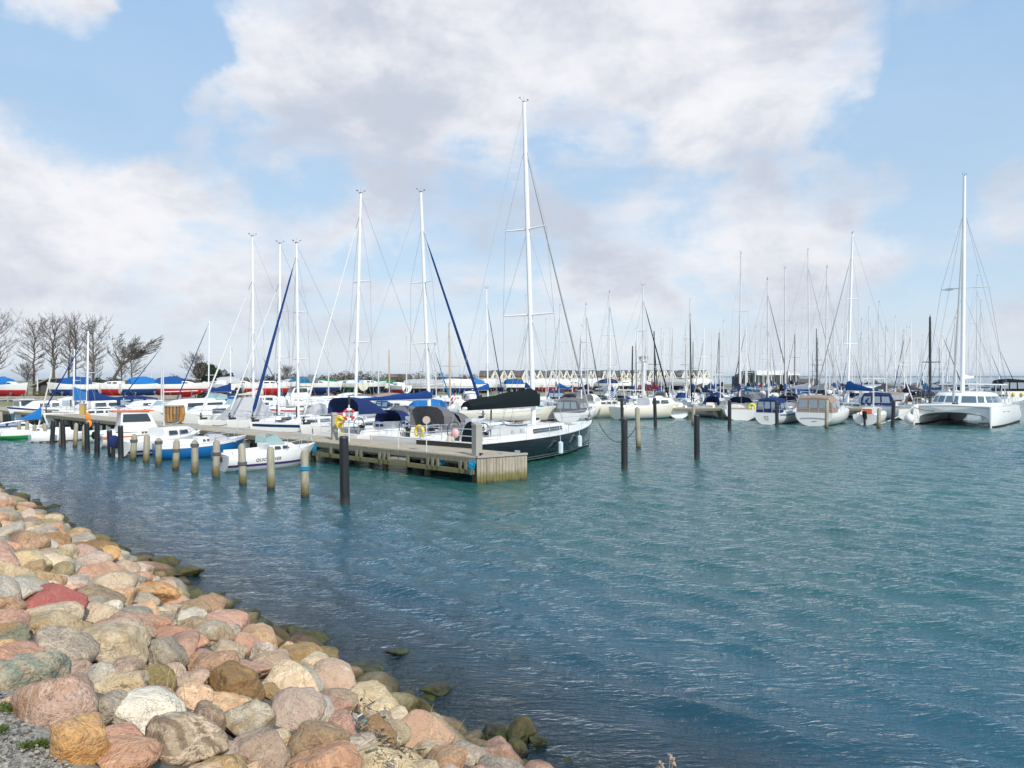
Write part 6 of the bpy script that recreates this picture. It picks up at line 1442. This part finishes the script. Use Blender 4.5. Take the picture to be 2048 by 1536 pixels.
fleet_row(84.5, -6, 56, 4.2, 8.5, 11.5)
fleet_row(96, 2, 60, 4.4, 8.5, 12)
fleet_row(105, 6, 70, 4.0, 8.5, 12.5)
fleet_row(114, 20, 80, 4.2, 8.5, 12.5)
fleet_row(127, 22, 90, 4.4, 8.5, 13)
fleet_row(138, 38, 94, 4.4, 9, 13)
fleet_row(150, 50, 98, 4.6, 9, 14)
fleet_row(71, -36, -2, 4.6, 7.0, 10, .45, bear=hd(.6, .8))
fleet_row(62, -42, -14, 4.2, 6.5, 8.0, .08, bear=hd(.6, .8))
fleet_row(77, -34, -6, 4.2, 7.0, 9.5, .2, bear=hd(.9, .4))
for (x, y, a, L, lab) in ((56, 90.2, PI, 56, 'long dock between the boat rows behind the right basin dock'), (72, 116, PI, 60, 'farthest long dock among the masts'), (-4, 66.5, PI, 36, 'dock behind the first boats of the long pier')):
    wooden_dock('dock', x, y, a, L, 1.8, lab, 'dock', 6.0)

# ------------------------------------------------------------ boats laid up ashore
rg = random.Random(31); random.seed(31)
ST = [  # px centre, depth, bow direction in the picture, length, antifouling, tarp, label
 (22, 84, (1, .1), 7.6, REDA, ('brightblue', 'aft'), 'laid up boat with bright red bottom and blue cover at left edge of shore'),
 (148, 88, (-1, .15), 7.8, BLUEA, ('blue', 'mid'), 'laid up yacht with pulpit to the left and blue tarpaulin, before the dark shed'),
 (226, 90, (-.9, .4), 8.0, REDA, None, 'laid up yacht with rust red bottom right of the blue tarpaulin yacht'),
 (288, 91, (.9, .4), 7.6, BLUEA, ('brightblue', 'mid'), 'laid up yacht with square bright blue cover amidships'),
 (325, 96, (-.7, .6), 7.2, REDP, None, 'laid up boat with bright red hull side below the curved roof shed'),
 (368, 93, (1, .1), 8.6, mat('bright_red_anti', (.62, .02, .02), .7), ('blue', 'aft'), 'laid up yacht with the brightest red bottom and a blue cover aft'),
 (432, 97, (-1, .2), 9.0, BLACKA, None, 'laid up white yacht below the dark pine tree'),
 (482, 101, (.9, .3), 8.5, BLUEA, ('lightgrey', 'aft'), 'laid up yacht right of the pine tree with grey cover'),
 (540, 97, (1, .05), 9.5, mat('bright_red_anti', None), None, 'laid up yacht with long red bottom seen between the masts behind the pier'),
 (588, 104, (-.9, .3), 9.0, BLACKA, ('teal', 'aft'), 'laid up yacht with teal cover left of the long cream yacht'),
 (640, 106, (.8, .5), 9.0, BLUEA, ('grey', 'aft'), 'laid up yacht with grey cover before the shrubs'),
 (690, 108, (-1, .1), 10.5, mat('green_anti', (.02, .14, .08), .8), None, 'long cream laid up yacht with dark green bottom'),
 (738, 112, (.9, .4), 9.0, BLACKA, None, 'laid up motor yacht before the brown shrubs'),
 (795, 108, (-.8, .5), 8.0, REDA, None, 'laid up boat with reddish planks right of the life ring'),
 (850, 118, (1, .2), 9.5, BLACKA, ('lightgrey', 'all'), 'laid up boat under a whole pale grey tarpaulin'),
 (910, 122, (-.9, .3), 9.0, BLUEA, ('white', 'all'), 'laid up boat under a whole white tarpaulin left of the houses'),
 (965, 126, (.8, .5), 9.0, BLACKA, ('brightblue', 'aft'), 'laid up yacht with small blue cover below the left end of the houses'),
 (1010, 130, (-.8, .5), 9.0, BLUEA, None, 'plain white laid up yacht below the left house row'),
 (1046, 128, (1, .2), 9.0, BLACKA, ('blue', 'aft'), 'laid up yacht with blue tarpaulin aft beside the tallest mast'),
 (1096, 134, (-1, .2), 11.0, REDA, ('white', 'all'), 'large laid up boat under white cover right of the tallest mast'),
 (1150, 139, (.9, .3), 10.0, REDA, None, 'laid up yacht with red bottom below the middle of the houses'),
 (1200, 143, (-.9, .3), 10.0, BLUEA, ('navy', 'aft'), 'laid up yacht with navy cover below the houses'),
 (1250, 150, (.9, .3), 9.5, BLACKA, None, 'laid up yacht left of the floodlight tower'),
 (1335, 158, (-1, .2), 11.0, BLACKA, ('lightgrey', 'all'), 'laid up boat under grey cover right of the floodlight tower'),
 (1400, 166, (.9, .2), 10.0, BLUEA, ('white', 'all'), 'laid up boat under white cover below the right end of the houses')]
for (px, Z, bw, L, an, tp, lab) in ST:
    q = A(px, Z); r, H = stored_boat(q.x, q.y, hd(bw[0], bw[1]+(.55 if int(px) % 3 == 0 else -.45 if int(px) % 3 == 1 else .1)), L*.78, L*.27, an, CREAM if 'cream' in lab else WHITE, tp, lift=1.02 if px < 780 else .65); tag(r, lab, 'stored boat', 'boats laid up ashore')
# second, farther row
for i in range(20):
    px = 570+i*43+rg.uniform(-12, 12); Z = 112+max(0, px-600)*.085+rg.uniform(-3, 3)
    if px > 1420: break
    q = A(px, Z); tp = rg.choice([None, None, None, ('lightgrey', 'aft'), ('white', 'aft'), ('green', 'aft'), ('brightblue', 'aft')]); an = rg.choice([REDA, BLUEA, BLACKA, BLACKA]); L = rg.uniform(8, 10.5)
    r, H = stored_boat(q.x, q.y, hd(rg.choice([-1, 1]), rg.uniform(-.5, .5)), L, L*.31, an, None, tp, lift=rg.uniform(.6, .7), mast=rg.choice([None, None, 9.0]))
    auto(r, {REDA: 'red', BLUEA: 'blue', BLACKA: 'dark'}[an]+' bottomed laid up yacht'+(f", {CN[tp[0]]} cover" if tp else ', no cover'), 'stored boat', 'boats laid up ashore')

# ------------------------------------------------------------ buildings
ROOFT = mat('grey_roof_tiles', (.115, .115, .11), .8, var=.3, vs=1.5); YBRICK = mat('yellow_brick_wall', (.46, .36, .22), .85, var=.2, vs=4); OCHRE = mat('ochre_wall', (.46, .29, .12), .85, var=.2); WTRIM = mat('white_trim', (.82, .82, .80), .6, var=.05)
BEIGE = mat('beige_gable', (.74, .69, .57), .85, var=.1)
def row_house(px, Z, gw, lab, hasg=True, wide=1.0, first=[None]):
    q = A(px, Z); w = gw*Z/F; r = empty('row_house', (q.x, q.y, 1.0)); he = 3.4; hr = ZT(740, Z)-1.0; D = 9.0
    mb = MB(); mb.box((0, D/2, he/2), (w, D, he)); mb.build('wall', OCHRE if lab.find('left') >= 0 and Z < 255 and px < 1160 else YBRICK, r)
    mb = MB(); mb.loft([[(-w/2, -.35, he-.1), (-w/2, D/2, hr), (-w/2, D+.35, he-.1)], [(w/2, -.35, he-.1), (w/2, D/2, hr), (w/2, D+.35, he-.1)]]); mb.face([0, 1, 2]); mb.face([5, 4, 3]); rf = mb.build('roof', ROOFT, r)
    if hasg:
        g = w*.49; hg = hr-.25
        mb = MB(); mb.loft([[(-g, -.9, he*.78), (0, -.9, hg), (g, -.9, he*.78)], [(-g, D/2, he*.78), (0, D/2, hg), (g, D/2, he*.78)]]); mb.face([2, 1, 0]); mb.box((0, -.2, he*.39), (g*1.9, 1.3, he*.78)); gb = mb.build('gable', BEIGE, r)
        mb = MB()
        for s_ in (1, -1): mb.beam((s_*(g+.1), -1.05, he*.78-.15), (0, -1.05, hg+.12), .3, .30)
        mb.build('barge_board', WTRIM, gb)
        mb = MB(); mb.box((0, -.98, he*.95), (g*.34, .06, .9)); mb.build('window', GLASS, gb)
    mb = MB(); mb.box((-w*.3, -.03, 1.5), (w*.2, .06, 1.5)); mb.build('window', GLASS, r); mb = MB(); mb.box((w*.3, -.04, 1.1), (w*.16, .08, 2.1)); mb.build('door', WTRIM, r)
    return r
G1 = [990, 1008, 1023, 1051, 1067, 1080, 1105, 1120, 1133, 1147]; G2 = [1181, 1188, 1209, 1218, 1227, 1246, 1257, 1270, 1279, 1302, 1316, 1330, 1344]; G3 = [1369, 1383, 1398, 1412]
hn = 0
def hrow(G, Z, x0, x1, nm):
    fills = []; edges = []
    for i, g in enumerate(G):
        lo = x0 if i == 0 else (G[i-1]+g)/2; hi = x1 if i == len(G)-1 else (g+G[i+1])/2
        edges.append((lo, hi))
    for i, (lo, hi) in enumerate(edges):
        g = G[i]; gw = min(14.5, 2*min(g-lo, hi-g) if min(g-lo, hi-g) > 3 else 9)
        r = row_house(g, Z, gw, nm); tag(r, f"gabled row house, number {i+1} gable from the left of the {nm}" if 0 else f"gabled row house with white edged gable, {ordn[i] if i < len(ordn) else 'last'} from the left in the {nm}", 'house', 'gabled row houses behind the marina')
        # plain roof stretches between the gables belong to the same house: widen by a side wing
        for a, b in ((lo, g-gw/2), (g+gw/2, hi)):
            if b-a > .6:
                w = (b-a)*Z/F; cx = ((a+b)/2-g)*Z/F; he = 3.4; hr = ZT(741, Z)-1.0; D = 9
                mb = MB(); mb.box((cx, D/2+.1, he/2), (w, D-.1, he)); mb.build('wing_wall', OCHRE if Z < 240 else YBRICK, r); mb = MB(); mb.loft([[(cx-w/2, -.3, he-.12), (cx-w/2, D/2, hr), (cx-w/2, D+.3, he-.12)], [(cx+w/2, -.3, he-.12), (cx+w/2, D/2, hr), (cx+w/2, D+.3, he-.12)]]); mb.face([0, 1, 2]); mb.face([5, 4, 3]); mb.build('wing_roof', ROOFT, r)
hrow(G1, 232, 958, 1167, 'left house row'); hrow(G2, 262, 1167, 1351, 'middle house row'); hrow(G3, 262, 1354, 1420, 'right house row')
def building(name, px0, px1, Z, ytop, D, parts, lab, cat='building', rz=0):
    q = A((px0+px1)/2, Z); w = (px1-px0)*Z/F; h = ZT(ytop, Z)-1.0; r = empty(name, (q.x, q.y, 1.0), rz); parts(r, w, h, D); tag(r, lab, cat); return r
def club(r, w, h, D):
    mb = MB(); mb.box((w*.09, D/2, h*.38), (w*.8, D, h*.76)); mb.build('glass_front', mat('dim_glass_wall', (.16, .19, .2), .15), r)
    mb = MB()
    for i in range(9): mb.box((-w*.3+w*.78*i/8, -.1, h*.36), (.28, .2, h*.72))
    mb.build('column', WTRIM, r)
    mb = MB(); mb.box((-w*.02, D/2-1, h*.86), (w*.55, D+3, h*.26)); mb.box((w*.34, D/2-1, h*.80), (w*.30, D+3, h*.16)); mb.build('roof', WTRIM, r)
    mb = MB(); mb.loft([[(-w*.5, -.5, 0), (-w*.3, -.5, 0), (-w*.3, D, 0), (-w*.5, D, 0)], [(-w*.5, -.5, h*.62), (-w*.3, -.5, h*.98), (-w*.3, D, h*.98), (-w*.5, D, h*.62)]], True, False, True); mb.build('dark_wing', mat('dark_timber', (.05, .06, .065), .8), r)
    mb = MB(); mb.loft([[(w*.49, -.5, 0), (w*.56, -.5, 0), (w*.56, D, 0), (w*.49, D, 0)], [(w*.49, -.5, h*.75), (w*.56, -.5, h*.4), (w*.56, D, h*.4), (w*.49, D, h*.75)]], True, False, True); mb.build('stair_wing', mat('dark_timber', None), r)
building('clubhouse', 1485, 1594, 205, 741, 10, club, 'white flat roofed clubhouse with glass front and dark left wing')
def shed(r, w, h, D):
    mb = MB(); mb.box((w*.1, D/2, h*.48), (w*.8, D, h*.96)); mb.build('wall', mat('black_boards', (.045, .05, .055), .85, var=.3), r)
    mb = MB(); mb.loft([[(-w*.7, -.6, h*.55), (w*.5, -.6, h*1.0), (w*.5, -.6, h*1.05), (-w*.7, -.6, h*.62)], [(-w*.7, D+.5, h*.55), (w*.5, D+.5, h*1.0), (w*.5, D+.5, h*1.05), (-w*.7, D+.5, h*.62)]], True, True, True); mb.build('roof', mat('grey_felt_roof', (.28, .27, .24), .9), r)
    mb = MB(); mb.box((w*.1, -.04, h*.3), (1.0, .08, 1.9)); mb.build('door', mat('dark_door', (.09, .09, .09), .8), r)
building('boat_shed', 70, 102, 100, 758, 6, shed, 'dark boarded shed with slanting roof among the bare trees at the left')
def curved(r, w, h, D):
    mb = MB(); n = 12; R0 = [(w/2*math.cos(PI*k/n), h*.45+h*.5*math.sin(PI*k/n)) for k in range(n+1)]
    mb.loft([[(x, -.3, z) for x, z in R0], [(x, D, z) for x, z in R0]]); mb.build('roof', mat('dark_red_roof', (.20, .08, .07), .8, var=.3, vs=.8), r)
    mb = MB(); mb.v = [(x*.97, 0, z-.05) for x, z in R0]+[(-w*.485, 0, 0), (w*.485, 0, 0)]; mb.face(range(len(mb.v))); mb.box((0, D/2, h*.22), (w*.96, D-.2, h*.44)); mb.build('front_wall', mat('red_front', (.38, .08, .06), .8), r)
    mb = MB(); mb.box((0, -.05, h*.3), (w*.3, .1, h*.5)); mb.build('gate', WTRIM, r); mb = MB(); mb.box((-w*.05, D*.3, h*.98), (w*.2, 1.5, h*.14)); mb.build('roof_box', DARKM, r)
building('boat_hall', 296, 362, 128, 759, 12, curved, 'boat hall with low curved dark red roof behind the laid up boats')
def bung(r, w, h, D, wallm=None, roofm=None):
    mb = MB(); mb.box((0, D/2, h*.3), (w, D, h*.6)); mb.build('wall', wallm or WTRIM, r)
    mb = MB(); mb.loft([[(-w*.54, -.5, h*.56), (-w*.54, D/2, h), (-w*.54, D+.5, h*.56)], [(w*.54, -.5, h*.56), (w*.54, D/2, h), (w*.54, D+.5, h*.56)]]); mb.face([0, 1, 2]); mb.face([5, 4, 3]); mb.build('roof', roofm or ROOFT, r)
    for k in (-.3, .3): mb = MB(); mb.box((w*k, -.03, h*.32), (w*.16, .06, h*.28)); mb.build('window', GLASS, r)
building('bungalow', 770, 815, 170, 748, 8, bung, 'low white house with dark roof beside the brown shrubs', 'house')
building('long_shed', 868, 928, 180, 754, 8, lambda r, w, h, D: bung(r, w, h, D, mat('pale_boards', (.55, .52, .46), .8)), 'long low pale shed left of the houses')
building('kiosk', 1600, 1640, 195, 757, 6, lambda r, w, h, D: bung(r, w, h, D, mat('reddish_boards', (.42, .2, .15), .8)), 'small reddish kiosk right of the clubhouse', 'kiosk')
def tower():
    q = A(1287, 104); r = empty('floodlight_tower', (q.x, q.y, 0)); mb = MB(); mb.tube([(0, 0, -1), (0, 0, ZT(722, 104))], .32, 10); mb.build('column', MASTW, r, True); zt = ZT(722, 104)
    mb = MB(); mb.tube([(0, 0, zt), (0, 0, zt+.15)], .62, 10); mb.build('platform', ALU, r)
    for k in range(6): a = k*PI/3; mb = MB(); mb.box((math.cos(a)*.5, math.sin(a)*.5, zt+.5), (.4, .35, .5), rz=a); mb.build('lamp', mat('lamp_grey', (.45, .42, .38), .5), r)
    mb = MB(); mb.tube([(0, 0, zt), (0, 0, zt+1.3)], .05, 5); mb.build('antenna', ALU, r); tag(r, 'thick white floodlight tower with lamp cluster before the houses', 'tower')
tower()
# lamp posts and flag poles
for px, Z, yt, lab in ((75, 95, 753, 'pale post before the dark shed'), (303, 100, 733, 'thin lamp post left of the curved roof hall'), (14, 96, 756, 'white post at the left edge of the shore')):
    q = A(px, Z); r = empty('shore_post', (q.x, q.y, 1)); mb = MB(); mb.tube([(0, 0, 0), (0, 0, ZT(yt, Z)-1)], .09, 6); mb.build('shaft', ALU, r); mb = MB(); mb.box((0, 0, ZT(yt, Z)-1), (.3, .2, .12)); mb.build('head', ALU, r); tag(r, lab, 'post')
# board fence along the left shore
fr = empty('low_fence', (0, 0, 0)); mb = MB(); a = Vector((-66, 79.5, 0)); b = Vector((-42, 86.5, 0))
for zz in (1.35, 1.6): mb.beam(a+Vector((0, 0, zz)), b+Vector((0, 0, zz)), .06, .16)
mb.build('rail', POSTW, fr)
for k in range(13): p = a.lerp(b, k/12); mb = MB(); mb.beam(p+Vector((0, 0, .8)), p+Vector((0, 0, 1.75)), .14, .14); mb.build('post', POSTW, fr)
mb = MB(); tag(fr, 'low grey wooden fence along the shore at the left', 'fence')

# ------------------------------------------------------------ bare trees, pine and shrubs
BARK = mat('bare_tree_bark', (.14, .12, .10), .9, var=.3, vs=2); TWIG = mat('bare_twigs', (.155, .13, .11), .9, var=.2, vs=2); 
def bare_tree(px, Z, ytop, lean, wpx, lab, seed, fork=.36, thick=1.0, lv=6, name='bare_tree'):
    rg = random.Random(seed); q = A(px, Z); h = ZT(ytop, Z)-1.0; r = empty(name, (q.x, q.y, 1.0)); tr = MB(); cr = MB()
    def grow(mb, p, d, L, rad, lvl):
        n = 5 if lvl < 2 else 3; pts = [p]; rs = [rad]; dd = d.copy()
        for i in range(n):
            dd = (dd+Vector((rg.gauss(0, .10 if lvl else .03), rg.gauss(0, .10 if lvl else .03), rg.gauss(0, .06)+.035))+Vector((lean*.06, 0, 0))).normalized(); pts.append(pts[-1]+dd*L/n); rs.append(rad*(1-.36*(i+1)/n))
        mb.tube(pts, rs, 7 if lvl < 1 else 5 if lvl < 3 else 3, False)
        if lvl >= lv or L < .25: return
        k = 4 if lvl < 3 else 3
        for j in range(k):
            t = rg.uniform(.8 if lvl == 0 else .25, .97) if j < k-1 else 1.0; idx = min(n, max(1, int(round(t*n)))); bp = pts[idx]
            a = rg.uniform(0, 6.28); e = rg.uniform(.05, .3) if j == k-1 else rg.uniform(.55, 1.0) if lvl < 3 else rg.uniform(.4, .95); side = Vector((math.cos(a), math.sin(a), 0)); nd = (dd*math.cos(e)+side*math.sin(e)+Vector((lean*.15, 0, .06))).normalized()
            grow(cr, bp, nd, L*((rg.uniform(.58, .72) if j == k-1 else rg.uniform(.5, .7)) if lvl else (.55 if j == k-1 else rg.uniform(.42, .56))), max(.019, rs[idx]*rg.uniform(.45, .62)), lvl+1)
    if lean < .5:
        lv = 5; Rr = wpx*Z/F/2*1.1; f0 = rg.uniform(.30, .40); pts = [Vector((rg.gauss(0, .012)*h*i/8, rg.gauss(0, .012)*h*i/8, -.1+h*.84*i/8)) for i in range(9)]
        tr.tube(pts, [h*.017*thick*(1-.8*i/8)+.01 for i in range(9)], 7)
        for j in range(24):
            f = f0+(.82-f0)*j/23; t = f/.84*8; i0 = min(7, int(t)); p = pts[i0].lerp(pts[i0+1], t-i0); a = j*2.4+rg.gauss(0, .4); u = (f-f0)/(.82-f0); ang = R(66-44*u+rg.gauss(0, 7))
            r_ = Rr*math.sqrt(max(.12, 1-((f+.14-.70)/.44)**2)); Lb_ = min(r_/math.sin(ang), max(.15*h, (1.02-f)*h)/math.cos(ang))/2.15*rg.uniform(.8, 1.1)
            grow(cr, p, Vector((math.cos(a)*math.sin(ang), math.sin(a)*math.sin(ang), math.cos(ang))), Lb_, h*.0062*thick*(1-.5*u), 2)
        tr.build('trunk', BARK, r, True); cr.build('crown', TWIG, r); tag(r, lab, 'tree', 'bare trees on the left shore'); return
    grow(tr, Vector((0, 0, -.1)), Vector((lean*.3, 0, 1)).normalized(), h*.48, h*.018*thick, 0)
    zc_ = max(v[2] for v in cr.v); mxx = sum(v[0] for v in cr.v)/len(cr.v)*(1 if lean < .5 else 0)
    for mb in (tr, cr): mb.v = [(v[0]-mxx*min(1, v[2]/zc_*1.4), v[1], v[2]) for v in mb.v]
    xs = sorted(v[0] for v in cr.v); zmax = sorted(v[2] for v in cr.v)[int(len(cr.v)*.985)]; s = h/zmax; hw = xs[int(len(xs)*.985)]-xs[int(len(xs)*.015)]; sw = 1.2*wpx*Z/F/hw
    for mb in (tr, cr): mb.v = [(v[0]*(s+(sw-s)*min(1, max(0, v[2]/zmax-.12)*3)), v[1]*(s+(sw-s)*min(1, max(0, v[2]/zmax-.12)*3)), v[2]*s) for v in mb.v]
    tr.build('trunk', BARK, r, True); cr.build('crown', TWIG, r); tag(r, lab, 'tree', 'bare trees on the left shore')
bare_tree(-6, 106, 624, .1, 84, 'bare tree cut by the left edge of the photo', 1)
bare_tree(68, 112, 636, -.05, 70, 'tall bare tree, second from the left', 2)
bare_tree(107, 114, 632, .0, 58, 'tall bare tree with stout trunk right of the dark shed', 3, thick=1.3)
bare_tree(150, 112, 628, .03, 64, 'tall bare tree behind the left white mast', 4)
bare_tree(187, 114, 633, .05, 56, 'tall bare tree right of the two white masts', 6)
bare_tree(138, 118, 655, -.3, 40, 'thin bare tree leaning left between the taller ones', 21, lv=5)
bare_tree(214, 112, 672, .9, 70, 'wind bent bare tree leaning far to the right', 7, thick=1.4)
bare_tree(243, 120, 692, 0, 34, 'small bare tree behind the bent one', 8, lv=5)
bare_tree(263, 120, 684, .4, 58, 'rounded small bare tree at the right end of the bare group', 9, lv=5)
bare_tree(54, 110, 724, .2, 56, 'low wide bare tree left of the dark shed', 10, lv=5)
bare_tree(188, 108, 706, -.6, 44, 'low bare tree with branches to the left below the tall ones', 12, lv=5)
bare_tree(393, 118, 706, -.2, 60, 'bare tree beside the dark pine', 13)
bare_tree(575, 135, 732, 0, 44, 'small bare tree between the tall pier masts', 14, lv=5)
def leafy(name, px, Z, ytop, wpx, col, lab, seed, n=1500, kind='shrub', ls=.16, flat=1.0, base=1.0):
    rg = random.Random(seed); q = A(px, Z); h = ZT(ytop, Z)-base; w = wpx*Z/F/2; r = empty(name, (q.x, q.y, base)); mb = MB()
    clumps = [(rg.uniform(-.75, .75)*w, rg.uniform(-.6, .6)*min(w, h), h*rg.uniform(.25, .78), rg.uniform(.28, .5)) for _ in range(9)]
    for _ in range(n):
        c = rg.choice(clumps); d = Vector((rg.gauss(0, 1), rg.gauss(0, 1), rg.gauss(0, 1))).normalized()*rg.uniform(.5, 1.05)**.5*c[3]
        p = Vector((c[0]+d.x*w*.9, c[1]+d.y*min(w, h)*.9, max(.05, c[2]+d.z*h*.62))); a = Vector((rg.gauss(0, 1), rg.gauss(0, 1), rg.gauss(0, 1))).normalized(); b = a.cross(Vector((rg.gauss(0, 1), rg.gauss(0, 1), rg.gauss(0, 1)))).normalized(); s = ls*rg.uniform(.6, 1.3)
        mb.quad(p-a*s, p-b*s*.5, p+a*s, p+b*s*.5)
    mb.build('crown', mat(col[0], col[1], .8, var=.3, vs=1, island=.55), r); mb = MB()
    for _ in range(7): x = rg.uniform(-.4, .4)*w; mb.tube([(x*.3, 0, -.1), (x*.6, 0, h*.35), (x, rg.uniform(-.3, .3)*w, h*.75)], [.09, .07, .02], 5)
    mb.build('trunk' if kind == 'tree' else 'stems', BARK, r); tag(r, lab, kind, None); return r
PINE = ('pine_needles', (.045, .075, .03)); BRSH = ('brown_shrub_twigs', (.24, .19, .10)); OLSH = ('olive_shrub_leaves', (.14, .15, .04)); GRSH = ('dark_green_hedge', (.06, .09, .04))
leafy('pine_tree', 428, 122, 722, 68, PINE, 'dark green pine tree standing alone behind the laid up boats', 1, 5200, 'tree', .20)
leafy('pine_tree', 452, 124, 736, 34, PINE, 'lower right part pine tree beside the dark green pine', 2, 1800, 'tree', .18)
leafy('shrub', 208, 104, 756, 42, GRSH, 'rounded dark green bush below the bent bare tree', 3, 1500)
leafy('shrub', 88, 93, 783, 34, ('yellow_brown_hedge', (.22, .19, .06)), 'yellow brown hedge below the dark shed', 4, 1300, ls=.10)
for i, (px, Z, yt, w, c, lab) in enumerate(((492, 140, 756, 60, BRSH, 'brown bush right of the pine'), (535, 140, 750, 46, BRSH, 'brown bush between the left pier masts'), (632, 150, 749, 64, BRSH, 'grey brown bush row left of the navy striped mast gap'), (668, 150, 748, 56, BRSH, 'brown bush left of the shrub hill'),
      (706, 148, 742, 60, BRSH, 'tall brown bush behind the life ring mast'), (745, 150, 741, 58, ('ochre_bush', (.26, .19, .08)), 'tall ochre bush right of the life ring mast'), (788, 152, 746, 44, BRSH, 'brown bush left of the low white house'), (925, 190, 748, 40, BRSH, 'brown bush at the left end of the houses'),
      (475, 96, 773, 22, OLSH, 'olive bush below the boats right of the pine'), (405, 94, 783, 20, OLSH, 'small yellow green bush between two laid up boats'), (1405, 180, 758, 34, BRSH, 'grey brown bush at the right end of the houses'), (568, 99, 782, 16, OLSH, 'small olive bush between masts'))):
    leafy('shrub', px, Z, yt, w, c, lab, 40+i, 1500, ls=.15 if Z > 120 else .1)

rg = random.Random(66)
for i in range(26):
    px = 190+i*30+rg.uniform(-9, 9); Z = 132+rg.uniform(-4, 6)+max(0, px-650)*.12; yt = rg.uniform(740, 750) if px > 470 else rg.uniform(749, 756); c = rg.choice([BRSH, OLSH, GRSH, BRSH])
    r = leafy('shrub', px, Z, yt, rg.uniform(34, 56), c, None, 200+i, 900, ls=.15); auto(r, {'brown_shrub_twigs': 'leafless brown bush', 'olive_shrub_leaves': 'olive bush', 'dark_green_hedge': 'dark green bush'}[c[0]]+' behind the laid up boats', 'shrub', 'bushes behind the laid up boats')

# ------------------------------------------------------------ labels of the repeats
def finish_labels():
    from collections import defaultdict
    LMK = [(22, 'below the leftmost bare trees'), (148, 'below the tall bare trees'), (240, 'below the bent bare tree'), (330, 'below the curved hall'), (430, 'below the pine'), (507, 'by the leftmost tall mast'), (597, 'by the navy striped yacht'), (700, 'by the life ring'),
           (790, 'by the low white house'), (860, 'by the navy hooded yacht mast'), (950, 'by the left house row end'), (1063, 'by the tallest mast'), (1150, 'below the left house row'), (1220, 'below the middle houses'), (1287, 'by the floodlight tower'), (1380, 'below the right houses'),
           (1459, 'by the dock start'), (1540, 'below the clubhouse'), (1640, 'by the brown canopy yacht'), (1700, 'by the tall raked mast'), (1780, 'by the navy canopy cruiser'), (1860, 'by the black carbon mast'), (1930, 'behind the catamaran'), (2030, 'at the right edge')]
    dd = defaultdict(list)
    for q in AUTO:
        px = PX(q[2]); q.append(px); q.append(min(LMK, key=lambda l: abs(l[0]-px))[1]); dd[(q[1], q[4])].append(q)
    rank = ['nearest', 'second nearest', 'third nearest', 'fourth nearest', 'fifth nearest', 'sixth nearest', 'seventh nearest', 'eighth nearest', 'ninth nearest', 'tenth nearest']
    for (b, w), L in dd.items():
        L.sort(key=lambda q: q[2].y)
        for i, q in enumerate(L):
            q[0]['label'] = f"{b}, {w}" if len(L) == 1 else f"{b}, {w}, {rank[min(i, 9)]}"
    seen = defaultdict(list)
    for o in scene.objects:
        if o.parent is None and 'label' in o: seen[o['label']].append(o.name)
    for l, n in seen.items():
        if len(n) > 1: print('DUP', l, n)
        if len(l.split()) > 16: print('LONG', l)
finish_labels()
